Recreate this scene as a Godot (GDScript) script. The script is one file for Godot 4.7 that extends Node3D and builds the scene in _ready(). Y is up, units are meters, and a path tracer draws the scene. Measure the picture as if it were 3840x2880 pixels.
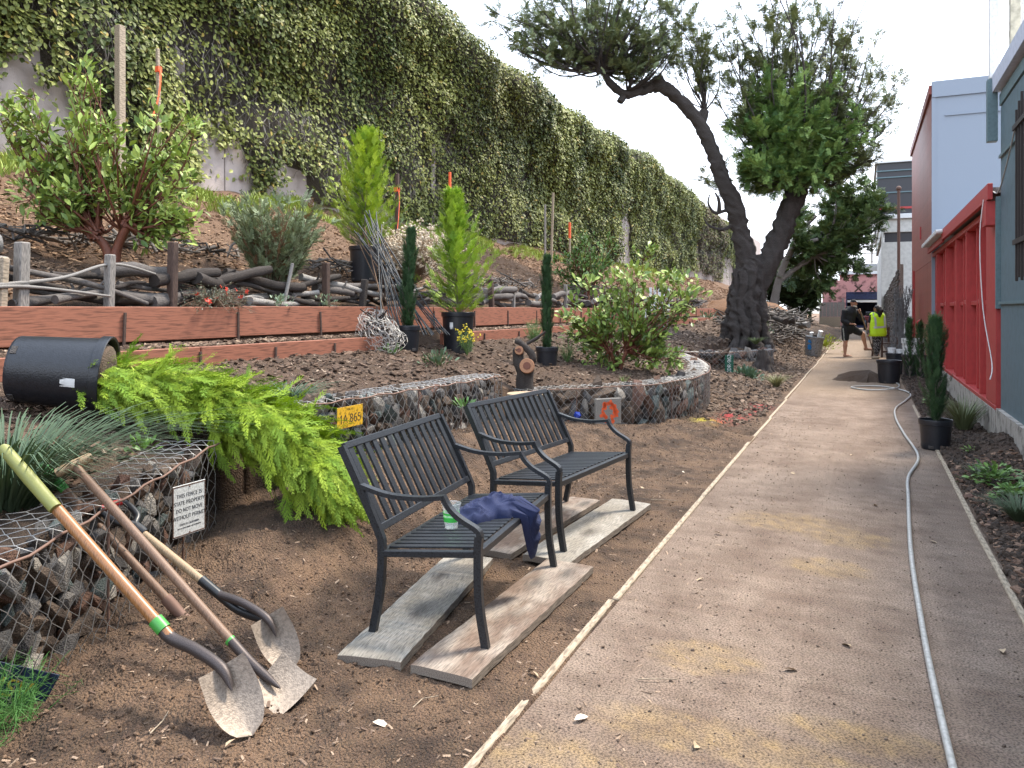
extends Node3D
# A hillside garden beside a path: terraces under an ivy-covered wall on one side, painted sheds on the other.

class MB:
	var v := PackedVector3Array()
	var n := PackedVector3Array()
	var c := PackedColorArray()
	var uv := PackedVector2Array()
	var ix := PackedInt32Array()
	var col := Color(1, 1, 1)
	func vert(p: Vector3, nn: Vector3, u := Vector2.ZERO) -> int:
		v.append(p); n.append(nn); c.append(col); uv.append(u)
		return v.size() - 1
	func tri(a: Vector3, b: Vector3, d: Vector3) -> void:
		var nn := (d - a).cross(b - a).normalized()
		var k := v.size()
		vert(a, nn); vert(b, nn); vert(d, nn)
		ix.append(k); ix.append(k + 1); ix.append(k + 2)
	func quad(a: Vector3, b: Vector3, d: Vector3, e: Vector3, u := Rect2(0, 0, 1, 1)) -> void:
		var nn := (d - a).cross(b - a).normalized()
		var k := v.size()
		vert(a, nn, u.position); vert(b, nn, Vector2(u.position.x, u.end.y)); vert(d, nn, u.end); vert(e, nn, Vector2(u.end.x, u.position.y))
		for i in [0, 1, 2, 0, 2, 3]: ix.append(k + i)
	func tri_o(a: Vector3, b: Vector3, d: Vector3, mid: Vector3) -> void:
		if (d - a).cross(b - a).dot((a + b + d) / 3.0 - mid) < 0: tri(a, d, b)
		else: tri(a, b, d)
	func quad_o(a: Vector3, b: Vector3, d: Vector3, e: Vector3, mid: Vector3) -> void:
		if (d - a).cross(b - a).dot((a + d) / 2.0 - mid) < 0: quad(a, e, d, b)
		else: quad(a, b, d, e)
	func box(size: Vector3, xf := Transform3D(), ch := 0.0) -> void:
		var h := size / 2.0
		var mid := xf.origin
		if ch <= 0.0:
			for ax in 3:
				var u := (ax + 1) % 3
				var w := (ax + 2) % 3
				for s in [-1.0, 1.0]:
					var q: Array[Vector3] = []
					for k in [[-1, -1], [-1, 1], [1, 1], [1, -1]]:
						var p := Vector3.ZERO
						p[ax] = s * h[ax]; p[u] = k[0] * h[u]; p[w] = k[1] * h[w]
						q.append(xf * p)
					quad_o(q[0], q[1], q[2], q[3], mid)
			return
		var g := h - Vector3(ch, ch, ch)
		for ax in 3:
			var u := (ax + 1) % 3
			var w := (ax + 2) % 3
			for s in [-1.0, 1.0]:
				var q: Array[Vector3] = []
				for k in [[-1, -1], [-1, 1], [1, 1], [1, -1]]:
					var p := Vector3.ZERO
					p[ax] = s * h[ax]; p[u] = k[0] * g[u]; p[w] = k[1] * g[w]
					q.append(xf * p)
				quad_o(q[0], q[1], q[2], q[3], mid)
				for t in [-1.0, 1.0]:
					var e: Array[Vector3] = []
					for k in [[0, -1], [0, 1], [1, 1], [1, -1]]:
						var p := Vector3.ZERO
						p[ax] = s * (h[ax] if k[0] == 0 else g[ax]); p[u] = t * (g[u] if k[0] == 0 else h[u]); p[w] = k[1] * g[w]
						e.append(xf * p)
					quad_o(e[0], e[1], e[2], e[3], mid)
		for sx in [-1.0, 1.0]:
			for sy in [-1.0, 1.0]:
				for sz in [-1.0, 1.0]:
					tri_o(xf * Vector3(sx * h.x, sy * g.y, sz * g.z), xf * Vector3(sx * g.x, sy * h.y, sz * g.z), xf * Vector3(sx * g.x, sy * g.y, sz * h.z), mid)
	# a round bar through points; radii one per point; rough adds lumps
	func tube(pts: PackedVector3Array, rad: PackedFloat32Array, seg := 6, cap := true, rough := 0.0, nz: FastNoiseLite = null, squash := 1.0) -> void:
		var m := pts.size()
		var t0 := (pts[1] - pts[0]).normalized()
		var nn := t0.cross(Vector3.UP if absf(t0.y) < 0.9 else Vector3.RIGHT).normalized()
		var first := v.size()
		var along := 0.0
		for i in m:
			var t := (pts[mini(i + 1, m - 1)] - pts[maxi(i - 1, 0)]).normalized()
			nn = (nn - t * nn.dot(t)).normalized()
			var bb := t.cross(nn)
			if i > 0: along += pts[i].distance_to(pts[i - 1])
			for j in seg + 1:
				var a := TAU * (j % seg) / seg
				var r := nn * cos(a) + bb * sin(a) * squash
				var q := rad[mini(i, rad.size() - 1)]
				if rough > 0.0: q *= 1.0 + rough * nz.get_noise_3dv((pts[i] + r * q) * 10.0)
				vert(pts[i] + r * q, r, Vector2(float(j) / seg, along))
		for i in m - 1:
			for j in seg:
				var a := first + i * (seg + 1) + j
				var b := a + seg + 1
				for k in [a, b, a + 1, a + 1, b, b + 1]: ix.append(k)
		if cap:
			for e in [0, m - 1]:
				var t: Vector3 = (pts[0] - pts[1]).normalized() if e == 0 else (pts[m - 1] - pts[m - 2]).normalized()
				var o := vert(pts[e], t)
				var k := v.size()
				for j in seg + 1: vert(v[first + e * (seg + 1) + j], t)
				for j in seg:
					if e == 0: ix.append(o); ix.append(k + j); ix.append(k + j + 1)
					else: ix.append(o); ix.append(k + j + 1); ix.append(k + j)
		if rough > 0.0: smooth(first, m * (seg + 1))
	func smooth(first: int, count: int) -> void:   # area-weighted normals, merging equal points
		var acc := {}
		for k in range(0, ix.size(), 3):
			if ix[k] < first or ix[k] >= first + count: continue
			var w := (v[ix[k + 2]] - v[ix[k]]).cross(v[ix[k + 1]] - v[ix[k]])
			for i in 3:
				var key := Vector3i(v[ix[k + i]] * 4000.0)
				acc[key] = acc.get(key, Vector3.ZERO) + w
		for i in range(first, first + count):
			var s: Vector3 = acc.get(Vector3i(v[i] * 4000.0), n[i])
			if s.length_squared() > 0.0: n[i] = s.normalized()
	# a turned shape round the Y axis: profile of (radius, height) from inside-bottom outwards; outside faces to the right of the walk upwards
	func lathe(prof: PackedVector2Array, seg := 24, xf := Transform3D()) -> void:
		var nb := xf.basis
		for i in prof.size() - 1:
			var a := prof[i]
			var b := prof[i + 1]
			var d := (b - a).normalized()
			var k := v.size()
			for j in seg + 1:
				var w := TAU * (j % seg) / seg
				var r := Vector3(cos(w), 0, sin(w))
				var nn := (nb * (r * d.y + Vector3(0, -d.x, 0))).normalized()
				vert(xf * (r * a.x + Vector3(0, a.y, 0)), nn, Vector2(float(j) / seg, a.y)); vert(xf * (r * b.x + Vector3(0, b.y, 0)), nn, Vector2(float(j) / seg, b.y))
			for j in seg:
				var q := k + j * 2
				for e in [q, q + 2, q + 1, q + 1, q + 2, q + 3]: ix.append(e)
	func blade(pts: PackedVector3Array, wid: PackedFloat32Array, side: Vector3) -> void:   # a thin leaf strip
		var k := v.size()
		for i in pts.size():
			var t := (pts[mini(i + 1, pts.size() - 1)] - pts[maxi(i - 1, 0)]).normalized()
			var s := (side - t * side.dot(t)).normalized()
			var nn := t.cross(s)
			vert(pts[i] - s * wid[i], nn); vert(pts[i] + s * wid[i], nn)
		for i in pts.size() - 1:
			var a := k + i * 2
			for e in [a, a + 1, a + 2, a + 2, a + 1, a + 3]: ix.append(e)
	func append(o: MB, xf: Transform3D) -> void:
		var k := v.size()
		for i in o.v.size():
			v.append(xf * o.v[i]); n.append((xf.basis * o.n[i]).normalized()); c.append(o.c[i] * col); uv.append(o.uv[i])
		for i in o.ix: ix.append(i + k)
	func mesh() -> ArrayMesh:
		var a := []
		a.resize(Mesh.ARRAY_MAX)
		a[Mesh.ARRAY_VERTEX] = v; a[Mesh.ARRAY_NORMAL] = n; a[Mesh.ARRAY_COLOR] = c; a[Mesh.ARRAY_TEX_UV] = uv; a[Mesh.ARRAY_INDEX] = ix
		var m := ArrayMesh.new()
		m.add_surface_from_arrays(Mesh.PRIMITIVE_TRIANGLES, a)
		return m

var rng := RandomNumberGenerator.new()
var used := {}
var nz := FastNoiseLite.new()
var nz2 := FastNoiseLite.new()
var mats := {}
var tex := {}

func R(a: float, b: float) -> float: return rng.randf_range(a, b)
func V(x: float, y: float, z: float) -> Vector3: return Vector3(x, y, z)
func lin(r: float, g: float, b: float) -> Color: return Color(r, g, b).linear_to_srgb()   # real-world reflectance to albedo_color
func rv(a: float) -> Vector3: return Vector3(R(-a, a), R(-a, a), R(-a, a))

func numbered(s: String) -> String:
	var k: int = used.get(s, -1) + 1
	used[s] = k
	return s if k == 0 else "%s_%03d" % [s, k]
func tag(o: Node3D, label: String, category: String, group := "", kind := "") -> Node3D:
	o.set_meta("label", label); o.set_meta("category", category)
	if group: o.set_meta("group", group)
	if kind: o.set_meta("kind", kind)
	return o
func thing(called: String, label: String, category: String, at := Vector3.ZERO, group := "", turn := 0.0) -> Node3D:
	var o := Node3D.new()
	o.name = numbered(called)
	add_child(o)
	o.position = at; o.rotation.y = turn
	tag(o, label, category, group)
	return o
func solo(called: String, m: Mesh, mat: Material, label: String, category: String, group := "", xf := Transform3D()) -> MeshInstance3D:
	var o := MeshInstance3D.new()
	o.name = numbered(called); o.mesh = m; o.material_override = mat
	add_child(o); o.transform = xf
	tag(o, label, category, group)
	return o
func struct(called: String, m: Mesh, mat: Material) -> MeshInstance3D:
	var o := MeshInstance3D.new()
	o.name = numbered(called); o.mesh = m; o.material_override = mat
	add_child(o); o.set_meta("kind", "structure")
	return o
func part(called: String, m: Mesh, mat: Material, parent: Node3D, xf := Transform3D()) -> MeshInstance3D:
	var o := MeshInstance3D.new()
	o.name = called; o.mesh = m; o.material_override = mat
	parent.add_child(o, true); o.transform = xf
	return o
func scatter(called: String, m: Mesh, mat: Material, xfs: Array, cols: Array, parent: Node3D) -> MultiMeshInstance3D:
	var mm := MultiMesh.new()
	mm.transform_format = MultiMesh.TRANSFORM_3D
	mm.use_colors = cols.size() > 0
	mm.mesh = m
	mm.instance_count = xfs.size()
	for i in xfs.size():
		mm.set_instance_transform(i, xfs[i])
		if cols: mm.set_instance_color(i, cols[i])
	var o := MultiMeshInstance3D.new()
	o.name = called if parent != self else numbered(called)
	o.multimesh = mm; o.material_override = mat
	parent.add_child(o, true)
	o.set_meta("kind", "stuff")
	return o
# leaves of a plant: the largest-showing ones as parts of their own, the rest as one mass
func foliage(parent: Node3D, m: Mesh, mat: Material, xfs: Array, cols: Array, singles := 0, singly := "leaf", mass := "foliage") -> void:
	if singles > 0:
		var eye := Vector3(0, 1.5, 0) - parent.position
		var order := range(xfs.size())
		order.sort_custom(func(a, b): return xfs[a].origin.distance_squared_to(eye) < xfs[b].origin.distance_squared_to(eye))
		var tints := []
		for i in 4:
			var t: StandardMaterial3D = mat.duplicate()
			t.vertex_color_use_as_albedo = false
			t.albedo_color = Color(cols[(i * 37) % cols.size()]).linear_to_srgb()
			tints.append(t)
		var rest := []
		var rc := []
		for k in order.size():
			if k < singles * 2 and k % 2 == 0: part(singly, m, tints[(k / 2) % 4], parent, xfs[order[k]])
			else: rest.append(xfs[order[k]]); rc.append(cols[order[k]])
		xfs = rest; cols = rc
	scatter(mass, m, mat, xfs, cols, parent)

func face(dir: Vector3, up: Vector3) -> Basis:   # local +Z along dir, local +Y near up
	var z := dir.normalized()
	var x := up.cross(z)
	if x.length_squared() < 1e-6: x = Vector3.RIGHT.cross(z)
	x = x.normalized()
	return Basis(x, z.cross(x), z)

func ntex(key: String, stops: Array, freq: float, sd := 1, oct := 4, size := 512, kind := FastNoiseLite.TYPE_SIMPLEX_SMOOTH) -> NoiseTexture2D:
	if tex.has(key): return tex[key]
	var f := FastNoiseLite.new()
	f.noise_type = kind; f.frequency = freq; f.seed = sd; f.fractal_octaves = oct
	var t := NoiseTexture2D.new()
	t.width = size; t.height = size; t.seamless = true; t.noise = f
	if stops:
		var g := Gradient.new()
		g.offsets = PackedFloat32Array(); g.colors = PackedColorArray()
		var off := PackedFloat32Array()
		var cs := PackedColorArray()
		for s in stops: off.append(s[0]); cs.append(s[1])
		g.offsets = off; g.colors = cs
		t.color_ramp = g
	tex[key] = t
	return t
const ORD := ["first", "second", "third", "fourth", "fifth", "sixth", "seventh", "eighth", "ninth", "tenth", "eleventh", "twelfth", "thirteenth", "fourteenth", "fifteenth", "sixteenth", "seventeenth", "eighteenth", "nineteenth", "twentieth"]
func ordinal(k: int) -> String: return ORD[k] if k < 20 else "far"
func grey(a: float) -> Color: return Color(a, a, a)
# a material: albedo tint, roughness, and optional grain (texture, per-metre scale) and relief (texture, cm)
func mat(key: String, col: Color, rough: float, grain: Texture2D = null, scale := Vector3.ONE, relief: Texture2D = null, cm := 0.0, metal := 0.0, vc := false) -> StandardMaterial3D:
	if mats.has(key): return mats[key]
	var m := StandardMaterial3D.new()
	m.resource_name = key
	m.albedo_color = col; m.roughness = rough; m.metallic = metal
	m.vertex_color_use_as_albedo = vc
	if grain or relief:
		m.uv1_triplanar = true
		m.uv1_scale = scale
		m.uv1_triplanar_sharpness = 4.0
		if grain: m.albedo_texture = grain
		if relief:
			m.heightmap_enabled = true; m.heightmap_texture = relief; m.heightmap_scale = cm
	mats[key] = m
	return m
func leafmat(key: String, rough: float, back: Color, spec := 0.5) -> StandardMaterial3D:
	var m := mat(key, Color.WHITE, rough, null, Vector3.ONE, null, 0.0, 0.0, true)
	m.backlight_enabled = true; m.backlight = back
	m.metallic_specular = spec
	m.cull_mode = BaseMaterial3D.CULL_DISABLED
	return m

# a single broad leaf along +Z, face up, folded on its midrib
func leaf_mesh(l: float, w: float, fold := 0.18, droop := 0.12) -> ArrayMesh:
	var b := MB.new()
	var st := [[0.0, 0.06], [0.3, 0.8], [0.62, 0.95], [0.86, 0.5], [1.0, 0.0]]
	for s in [-1.0, 1.0]:
		var k := b.v.size()
		for q in st:
			var y: float = -droop * l * q[0] * q[0]
			var nn := Vector3(-s * fold, 1, droop * q[0]).normalized()
			b.vert(V(0, y, q[0] * l), nn); b.vert(V(s * q[1] * w / 2, y + fold * q[1] * w / 2, q[0] * l), nn)
		for i in st.size() - 1:
			var a := k + i * 2
			var w2: Array = [a, a + 1, a + 2, a + 2, a + 1, a + 3] if s > 0 else [a, a + 2, a + 1, a + 1, a + 2, a + 3]
			for e in w2: b.ix.append(e)
	return b.mesh()
# two triangles only, for masses of far leaves
func chip_leaf(l: float, w: float) -> ArrayMesh:
	var b := MB.new()
	var up := Vector3.UP
	var k := [b.vert(V(0, 0, 0), up), b.vert(V(-w / 2, 0.1 * w, l * 0.5), V(0.3, 1, 0).normalized()), b.vert(V(0, -0.08 * l, l), up), b.vert(V(w / 2, 0.1 * w, l * 0.5), V(-0.3, 1, 0).normalized())]
	for e in [k[0], k[2], k[1], k[0], k[3], k[2]]: b.ix.append(e)
	return b.mesh()
# angular stone: a twelve-cornered lump with flat faces
func stone(sd: int, sz: Vector3, rough := 0.28) -> ArrayMesh:
	var g := RandomNumberGenerator.new()
	g.seed = sd
	var t := (1.0 + sqrt(5.0)) / 2.0
	var p: Array[Vector3] = []
	for q in [[-1, t, 0], [1, t, 0], [-1, -t, 0], [1, -t, 0], [0, -1, t], [0, 1, t], [0, -1, -t], [0, 1, -t], [t, 0, -1], [t, 0, 1], [-t, 0, -1], [-t, 0, 1]]:
		var w := Vector3(q[0], q[1], q[2]).normalized() * (1.0 + g.randf_range(-rough, rough))
		w = w.clamp(Vector3.ONE * -0.86, Vector3.ONE * 0.86)
		p.append(w * sz)
	var b := MB.new()
	for f in [[0, 11, 5], [0, 5, 1], [0, 1, 7], [0, 7, 10], [0, 10, 11], [1, 5, 9], [5, 11, 4], [11, 10, 2], [10, 7, 6], [7, 1, 8], [3, 9, 4], [3, 4, 2], [3, 2, 6], [3, 6, 8], [3, 8, 9], [4, 9, 5], [2, 4, 11], [6, 2, 10], [8, 6, 7], [9, 8, 1]]:
		b.tri_o(p[f[0]], p[f[1]], p[f[2]], Vector3.ZERO)
	return b.mesh()
# points on a smooth line through given points
func spline(p: Array, k := 6) -> PackedVector3Array:
	var o := PackedVector3Array()
	for i in p.size() - 1:
		var a: Vector3 = p[maxi(i - 1, 0)]
		var b: Vector3 = p[i]
		var c: Vector3 = p[i + 1]
		var d: Vector3 = p[mini(i + 2, p.size() - 1)]
		for j in k: o.append(b.cubic_interpolate(c, a, d, float(j) / k))
	o.append(p[p.size() - 1])
	return o
func radii(a: float, b: float, m: int) -> PackedFloat32Array:
	var o := PackedFloat32Array()
	for i in m: o.append(lerpf(a, b, float(i) / maxi(m - 1, 1)))
	return o
func pw(tab: Array, z: float) -> float:   # piecewise line through [z, value] with falling z
	if z >= tab[0][0]: return tab[0][1]
	for i in tab.size() - 1:
		if z >= tab[i + 1][0]:
			return lerpf(tab[i][1], tab[i + 1][1], (tab[i][0] - z) / (tab[i][0] - tab[i + 1][0]))
	return tab[tab.size() - 1][1]
func bar(a: Vector3, b: Vector3, w: float, t: float, ch := 0.0, up := Vector3.UP) -> MB:   # a square bar from a to b, w across, t along up
	var m := MB.new()
	var d := b - a
	m.box(V(w, t, d.length()), Transform3D(face(d, up), (a + b) / 2), ch)
	return m
func _ready() -> void:
	rng.seed = 7
	nz.seed = 11; nz.frequency = 0.5; nz.fractal_octaves = 4
	nz2.seed = 23; nz2.frequency = 0.5; nz2.fractal_octaves = 2
	# camera: held level, lens shifted down
	var cam := Camera3D.new()
	cam.name = "camera"
	cam.projection = Camera3D.PROJECTION_FRUSTUM
	cam.near = 0.05; cam.far = 400.0
	cam.size = 0.05 * 2.0 * 0.4994
	cam.frustum_offset = Vector2(0, -0.05 * 0.0978)
	add_child(cam)
	cam.position = V(0, 1.5, 0); cam.rotation_degrees = V(0, 24.56, 0)
	cam.current = true
	# bright overcast sky, a weak veiled sun ahead and to the right
	var env := Environment.new()
	env.background_mode = Environment.BG_SKY
	var sky := Sky.new()
	var sm := ProceduralSkyMaterial.new()
	sm.sky_top_color = Color(0.80, 0.86, 0.95); sm.sky_horizon_color = Color(0.97, 0.98, 1.0)
	sm.sky_curve = 0.2; sm.sky_energy_multiplier = 0.86
	sm.ground_horizon_color = Color(0.5, 0.47, 0.44); sm.ground_bottom_color = Color(0.35, 0.32, 0.3)
	sky.sky_material = sm
	env.sky = sky
	env.tonemap_mode = Environment.TONE_MAPPER_LINEAR
	env.tonemap_exposure = 4.6
	env.sdfgi_enabled = true; env.ssao_enabled = true; env.ssil_enabled = true
	var we := WorldEnvironment.new()
	we.name = "world"; we.environment = env
	add_child(we)
	var sun := DirectionalLight3D.new()
	sun.name = "sun"
	sun.light_energy = 0.5; sun.light_angular_distance = 11.0; sun.light_color = Color(1.0, 0.96, 0.9)
	sun.shadow_enabled = true
	add_child(sun)
	sun.look_at_from_position(V(3.2, 10, -5.0), Vector3.ZERO)
	textures()
	make_ground()
	make_path()
	make_buildings()
	make_wall()
	make_terraces()
	make_gabions()
	make_tree()
	make_far()
	make_benches()
	make_tools()
	make_pots()
	make_shrubs()
	make_right_bed()
	make_people()
	make_litter()

func textures() -> void:
	ntex("speck", [[0.0, grey(0.45)], [0.35, grey(0.75)], [0.6, grey(0.95)], [1.0, grey(1.0)]], 0.09, 3, 4)
	ntex("soft", [[0.0, grey(0.72)], [0.5, grey(0.9)], [1.0, grey(1.0)]], 0.02, 5, 5)
	ntex("faint", [[0.0, grey(0.88)], [0.5, grey(0.96)], [1.0, grey(1.0)]], 0.02, 6, 5)
	ntex("bump", [], 0.05, 9, 5)
	ntex("finebump", [], 0.2, 19, 3)
	ntex("grain", [[0.0, grey(0.55)], [0.45, grey(0.85)], [0.7, grey(1.0)], [1.0, grey(0.8)]], 0.03, 13, 5)
	ntex("stain", [[0.0, grey(0.35)], [0.28, grey(0.8)], [0.5, grey(1.0)], [1.0, grey(1.0)]], 0.012, 29, 5)
	mat("soil", lin(1, 1, 1), 0.95, tex.speck, V(2.3, 2.3, 2.3), tex.bump, 2.0, 0.0, true)
	mat("path", lin(1, 1, 1), 0.93, tex.speck, V(1.7, 1.7, 1.7), tex.finebump, 0.6, 0.0, true)
	mat("chip", Color.WHITE, 0.9, tex.grain, V(6, 6, 6), null, 0.0, 0.0, true)
	mat("redwood", lin(0.32, 0.12, 0.07), 0.75, ntex("boardgrain", [[0.0, grey(0.6)], [0.3, grey(0.82)], [0.55, grey(1.0)], [1.0, grey(0.88)]], 0.02, 17, 5), V(0.35, 5, 5), tex.grain, 0.1)
	mat("oldboard", lin(1, 1, 1), 0.85, tex.grain, V(0.7, 12, 12), tex.grain, 0.2, 0.0, true)
	mat("palewood", lin(0.45, 0.36, 0.26), 0.85, tex.grain, V(3, 3, 0.8), tex.grain, 0.1)
	mat("stake", lin(0.1, 0.06, 0.045), 0.85, tex.grain, V(8, 1.0, 8), tex.grain, 0.2)
	mat("stake_grey", lin(0.32, 0.29, 0.26), 0.88, tex.grain, V(8, 1.0, 8), tex.grain, 0.2)
	mat("log", lin(0.16, 0.14, 0.128), 0.9, tex.grain, V(2.0, 14, 14), tex.grain, 0.5)
	mat("log_dark", lin(0.075, 0.06, 0.052), 0.92, tex.grain, V(2.0, 14, 14), tex.bump, 0.6)
	mat("log_pale", lin(0.34, 0.315, 0.29), 0.88, tex.grain, V(2.0, 14, 14), tex.grain, 0.4)
	mat("bark", lin(0.12, 0.1, 0.09), 0.92, tex.grain, V(7, 1.2, 7), tex.bump, 3.0)
	mat("bark_pale", lin(0.24, 0.21, 0.185), 0.9, tex.grain, V(5, 1.2, 5), tex.bump, 2.0)
	mat("redbark", lin(0.2, 0.065, 0.035), 0.5, tex.soft, V(8, 3, 8), tex.bump, 0.2)
	mat("stem", lin(0.2, 0.17, 0.145), 0.9)
	mat("concrete", lin(0.46, 0.39, 0.36), 0.9, tex.faint, V(0.35, 0.35, 0.35), tex.finebump, 0.3)
	mat("footing", lin(0.38, 0.35, 0.31), 0.92, tex.stain, V(0.8, 0.8, 0.8), tex.bump, 0.4)
	mat("blackmetal", lin(0.03, 0.034, 0.04), 0.38, ntex("chipped", [[0.0, grey(1.0)], [0.62, grey(0.85)], [0.72, grey(0.55)], [1.0, grey(0.5)]], 0.03, 31, 5), V(5, 5, 5), tex.bump, 0.05, 0.15)
	mat("steel", lin(0.3, 0.29, 0.28), 0.45, tex.speck, V(4, 4, 4), null, 0, 0.85)
	mat("wire", lin(0.4, 0.385, 0.365), 0.5, null, V(1, 1, 1), null, 0, 0.7)
	mat("rustwire", lin(0.2, 0.12, 0.09), 0.7, null, V(1, 1, 1), null, 0, 0.3)
	mat("pot", lin(0.016, 0.018, 0.024), 0.38, tex.soft, V(3, 3, 3), tex.bump, 0.1)
	mat("white", lin(0.75, 0.75, 0.74), 0.6, tex.faint, V(2, 2, 2))
	mat("flag", lin(0.85, 0.13, 0.04), 0.6)
	for k in [["r_concrete", 0.24, 0.22, 0.2], ["r_grey", 0.14, 0.13, 0.125], ["r_brown", 0.15, 0.105, 0.075], ["r_brick", 0.17, 0.09, 0.065], ["r_pale", 0.4, 0.36, 0.31], ["r_dark", 0.09, 0.08, 0.075], ["r_rust", 0.16, 0.085, 0.055], ["r_green", 0.14, 0.17, 0.16]]:
		mat(k[0], lin(k[1], k[2], k[3]), 0.92, tex.speck, V(3, 3, 3), tex.bump, 0.6)
	leafmat("leaf", 0.42, Color(0.35, 0.35, 0.2))
	leafmat("gloss", 0.45, Color(0.3, 0.35, 0.15), 0.4)
	leafmat("ivyleaf", 0.5, Color(0.25, 0.28, 0.12), 0.32)
	leafmat("needle", 0.6, Color(0.4, 0.4, 0.25), 0.4)

# ---------------------------------------------------------------- the ground
var GF := [[-1.2, -2.55], [-1.8, -2.72], [-2.3, -2.95], [-2.85, -3.2], [-3.4, -3.45], [-4.1, -3.42], [-7.3, -3.42], [-7.75, -3.4], [-8.3, -3.1], [-8.85, -2.55], [-9.6, -2.18], [-10.8, -2.02], [-12.3, -2.2], [-13.8, -2.6], [-16.0, -3.2], [-22, -3.0], [-60, -3.0]]
var HB := [[-1.5, 0.08], [-2.3, 0.12], [-2.8, 0.13], [-3.4, 0.24], [-4.1, 0.34], [-5.5, 0.38], [-7.3, 0.34], [-8.0, 0.22], [-9.0, 0.1], [-11.0, 0.06], [-13.5, 0.12], [-16, 0.35], [-19, 0.45], [-30, 0.5], [-60, 0.3]]
var HT := [[-1.2, 0.56], [-2.0, 0.58], [-2.6, 0.62], [-3.4, 0.7], [-4.1, 0.84], [-7.3, 0.8], [-8.0, 0.58], [-9, 0.55], [-13, 0.56], [-16, 0.62], [-20, 0.72], [-30, 0.75], [-60, 0.45]]
func sst(a: float, b: float, x: float) -> float: return smoothstep(a, b, x)
func ground_at(x: float, z: float) -> float:
	var gf := pw(GF, z)
	var rough := nz.get_noise_2d(x * 6.0, z * 6.0) * 0.035 + sst(-9.0, -16.0, z) * nz2.get_noise_2d(x * 2.2, z * 2.2) * 0.07 * sst(-1.2, -1.8, x) + nz2.get_noise_2d(x * 30.0, z * 30.0) * 0.012
	if x > 0.72:
		var h := 0.03 + 0.2 * exp(-pow((x - 1.25) / 0.3, 2) - pow((z + 9.0) / 0.8, 2)) + 0.12 * exp(-pow((x - 1.1) / 0.35, 2) - pow((z + 16.5) / 1.5, 2))
		return (h + rough * 0.8) if x < 5.0 else 0.0
	if x > -1.13: return -0.03
	var far := sst(-60.0, -90.0, z)
	if x > gf - 0.18:
		var t := (-1.13 - x) / (-1.13 - gf)
		var bench := sst(-2.2, -3.2, z) * sst(-8.2, -6.6, z)
		var h := pw(HB, z) * lerpf(sst(0.1, 1.0, t), sst(0.52, 0.86, t), bench)
		h += 0.04 * bench * exp(-pow((t - 0.8) / 0.14, 2))
		h -= 0.09 * exp(-pow((x + 1.45) / 0.3, 2) - pow((z + 9.6) / 0.16, 2))
		h += 0.07 * exp(-pow((x + 1.55) / 0.4, 2) - pow((z + 9.1) / 0.25, 2))
		var amt: float = lerpf(0.35, 1.0, sst(0.1, 0.45, t))
		if z > -2.9 or x < -2.2: amt *= 1.3
		return h * (1 - far) + rough * amt + 0.006
	if x > -5.02:
		var t := clampf((gf - 0.18 - x) / (gf - 0.18 + 4.9), 0, 1)
		return lerpf(pw(HT, z) - 0.05, 1.04, t) * (1 - far) + rough * 1.4 + 0.08 * exp(-pow((x + 4.3) / 0.4, 2) - pow((z + 10.2) / 0.8, 2))
	if x > -5.5: return 1.2 * (1 - far) + rough * 0.5
	var h := 1.5 + 0.47 * maxf(0.0, -5.7 - x)
	h = minf(h, 3.72)
	return h * (1 - far) + rough * (1.2 if x > -9.5 else 0.4) + nz2.get_noise_2d(x * 1.3, z * 1.3) * 0.12 * sst(-5.8, -6.6, x)
func ground_col(x: float, z: float) -> Color:
	var a := nz2.get_noise_2d(x * 2.5 + 50, z * 2.5) * 0.5 + 0.5
	var b := nz.get_noise_2d(x * 9.0, z * 9.0 + 30) * 0.5 + 0.5
	var dark := Color(0.07, 0.042, 0.026)
	var dry := Color(0.22, 0.135, 0.082)
	var mulch := Color(0.17, 0.105, 0.066)
	var k := 0.25 + 0.5 * a + 0.35 * (b - 0.5)
	if x > 0.7: return dark.lerp(Color(0.13, 0.085, 0.06), k)
	if x > pw(GF, z) - 0.2:
		k = lerpf(k, 0.8, sst(-2.1, -1.3, x) * 0.5) + 0.06 + 0.9 * nz.get_noise_2d(x * 3.3 + 7, z * 3.3) + 0.5 * nz2.get_noise_2d(x * 14.0, z * 14.0)
		var c := dark.lerp(dry, clampf(k, 0, 1))
		c = c.lerp(Color(0.1, 0.065, 0.045), sst(-11.0, -16.0, z) * sst(-1.3, -2.2, x) * clampf(0.35 + nz.get_noise_2d(x * 2.0, z * 2.0), 0, 0.8))
		var red := exp(-pow((x + 1.62 + (z + 10.6) * 0.12) / 0.16, 2)) * sst(-12.8, -12.0, z) * sst(-9.7, -10.3, z) * sst(0.42, 0.6, b)
		c = c.lerp(Color(0.62, 0.05, 0.06), clampf(red * 0.9, 0, 1))
		var yel := exp(-pow((x + 1.85) / 0.16, 2) - pow((z + 10.0) / 0.16, 2)) * sst(0.35, 0.55, b)
		return c.lerp(Color(0.6, 0.5, 0.05), clampf(yel, 0, 1))
	if x > -5.44: return dark.lerp(mulch, clampf(k + 0.1, 0, 1))
	return dark.lerp(Color(0.27, 0.16, 0.095), clampf(k * 0.8 + 0.5 * sst(-6.6, -8.0, x), 0, 1))
func steps(list: Array) -> PackedFloat32Array:   # [from, to, step], ...
	var o := PackedFloat32Array()
	for s in list:
		var m := int(round(absf(s[1] - s[0]) / s[2]))
		for i in m: o.append(lerpf(s[0], s[1], float(i) / m))
	o.append(list[list.size() - 1][1])
	return o
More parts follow.
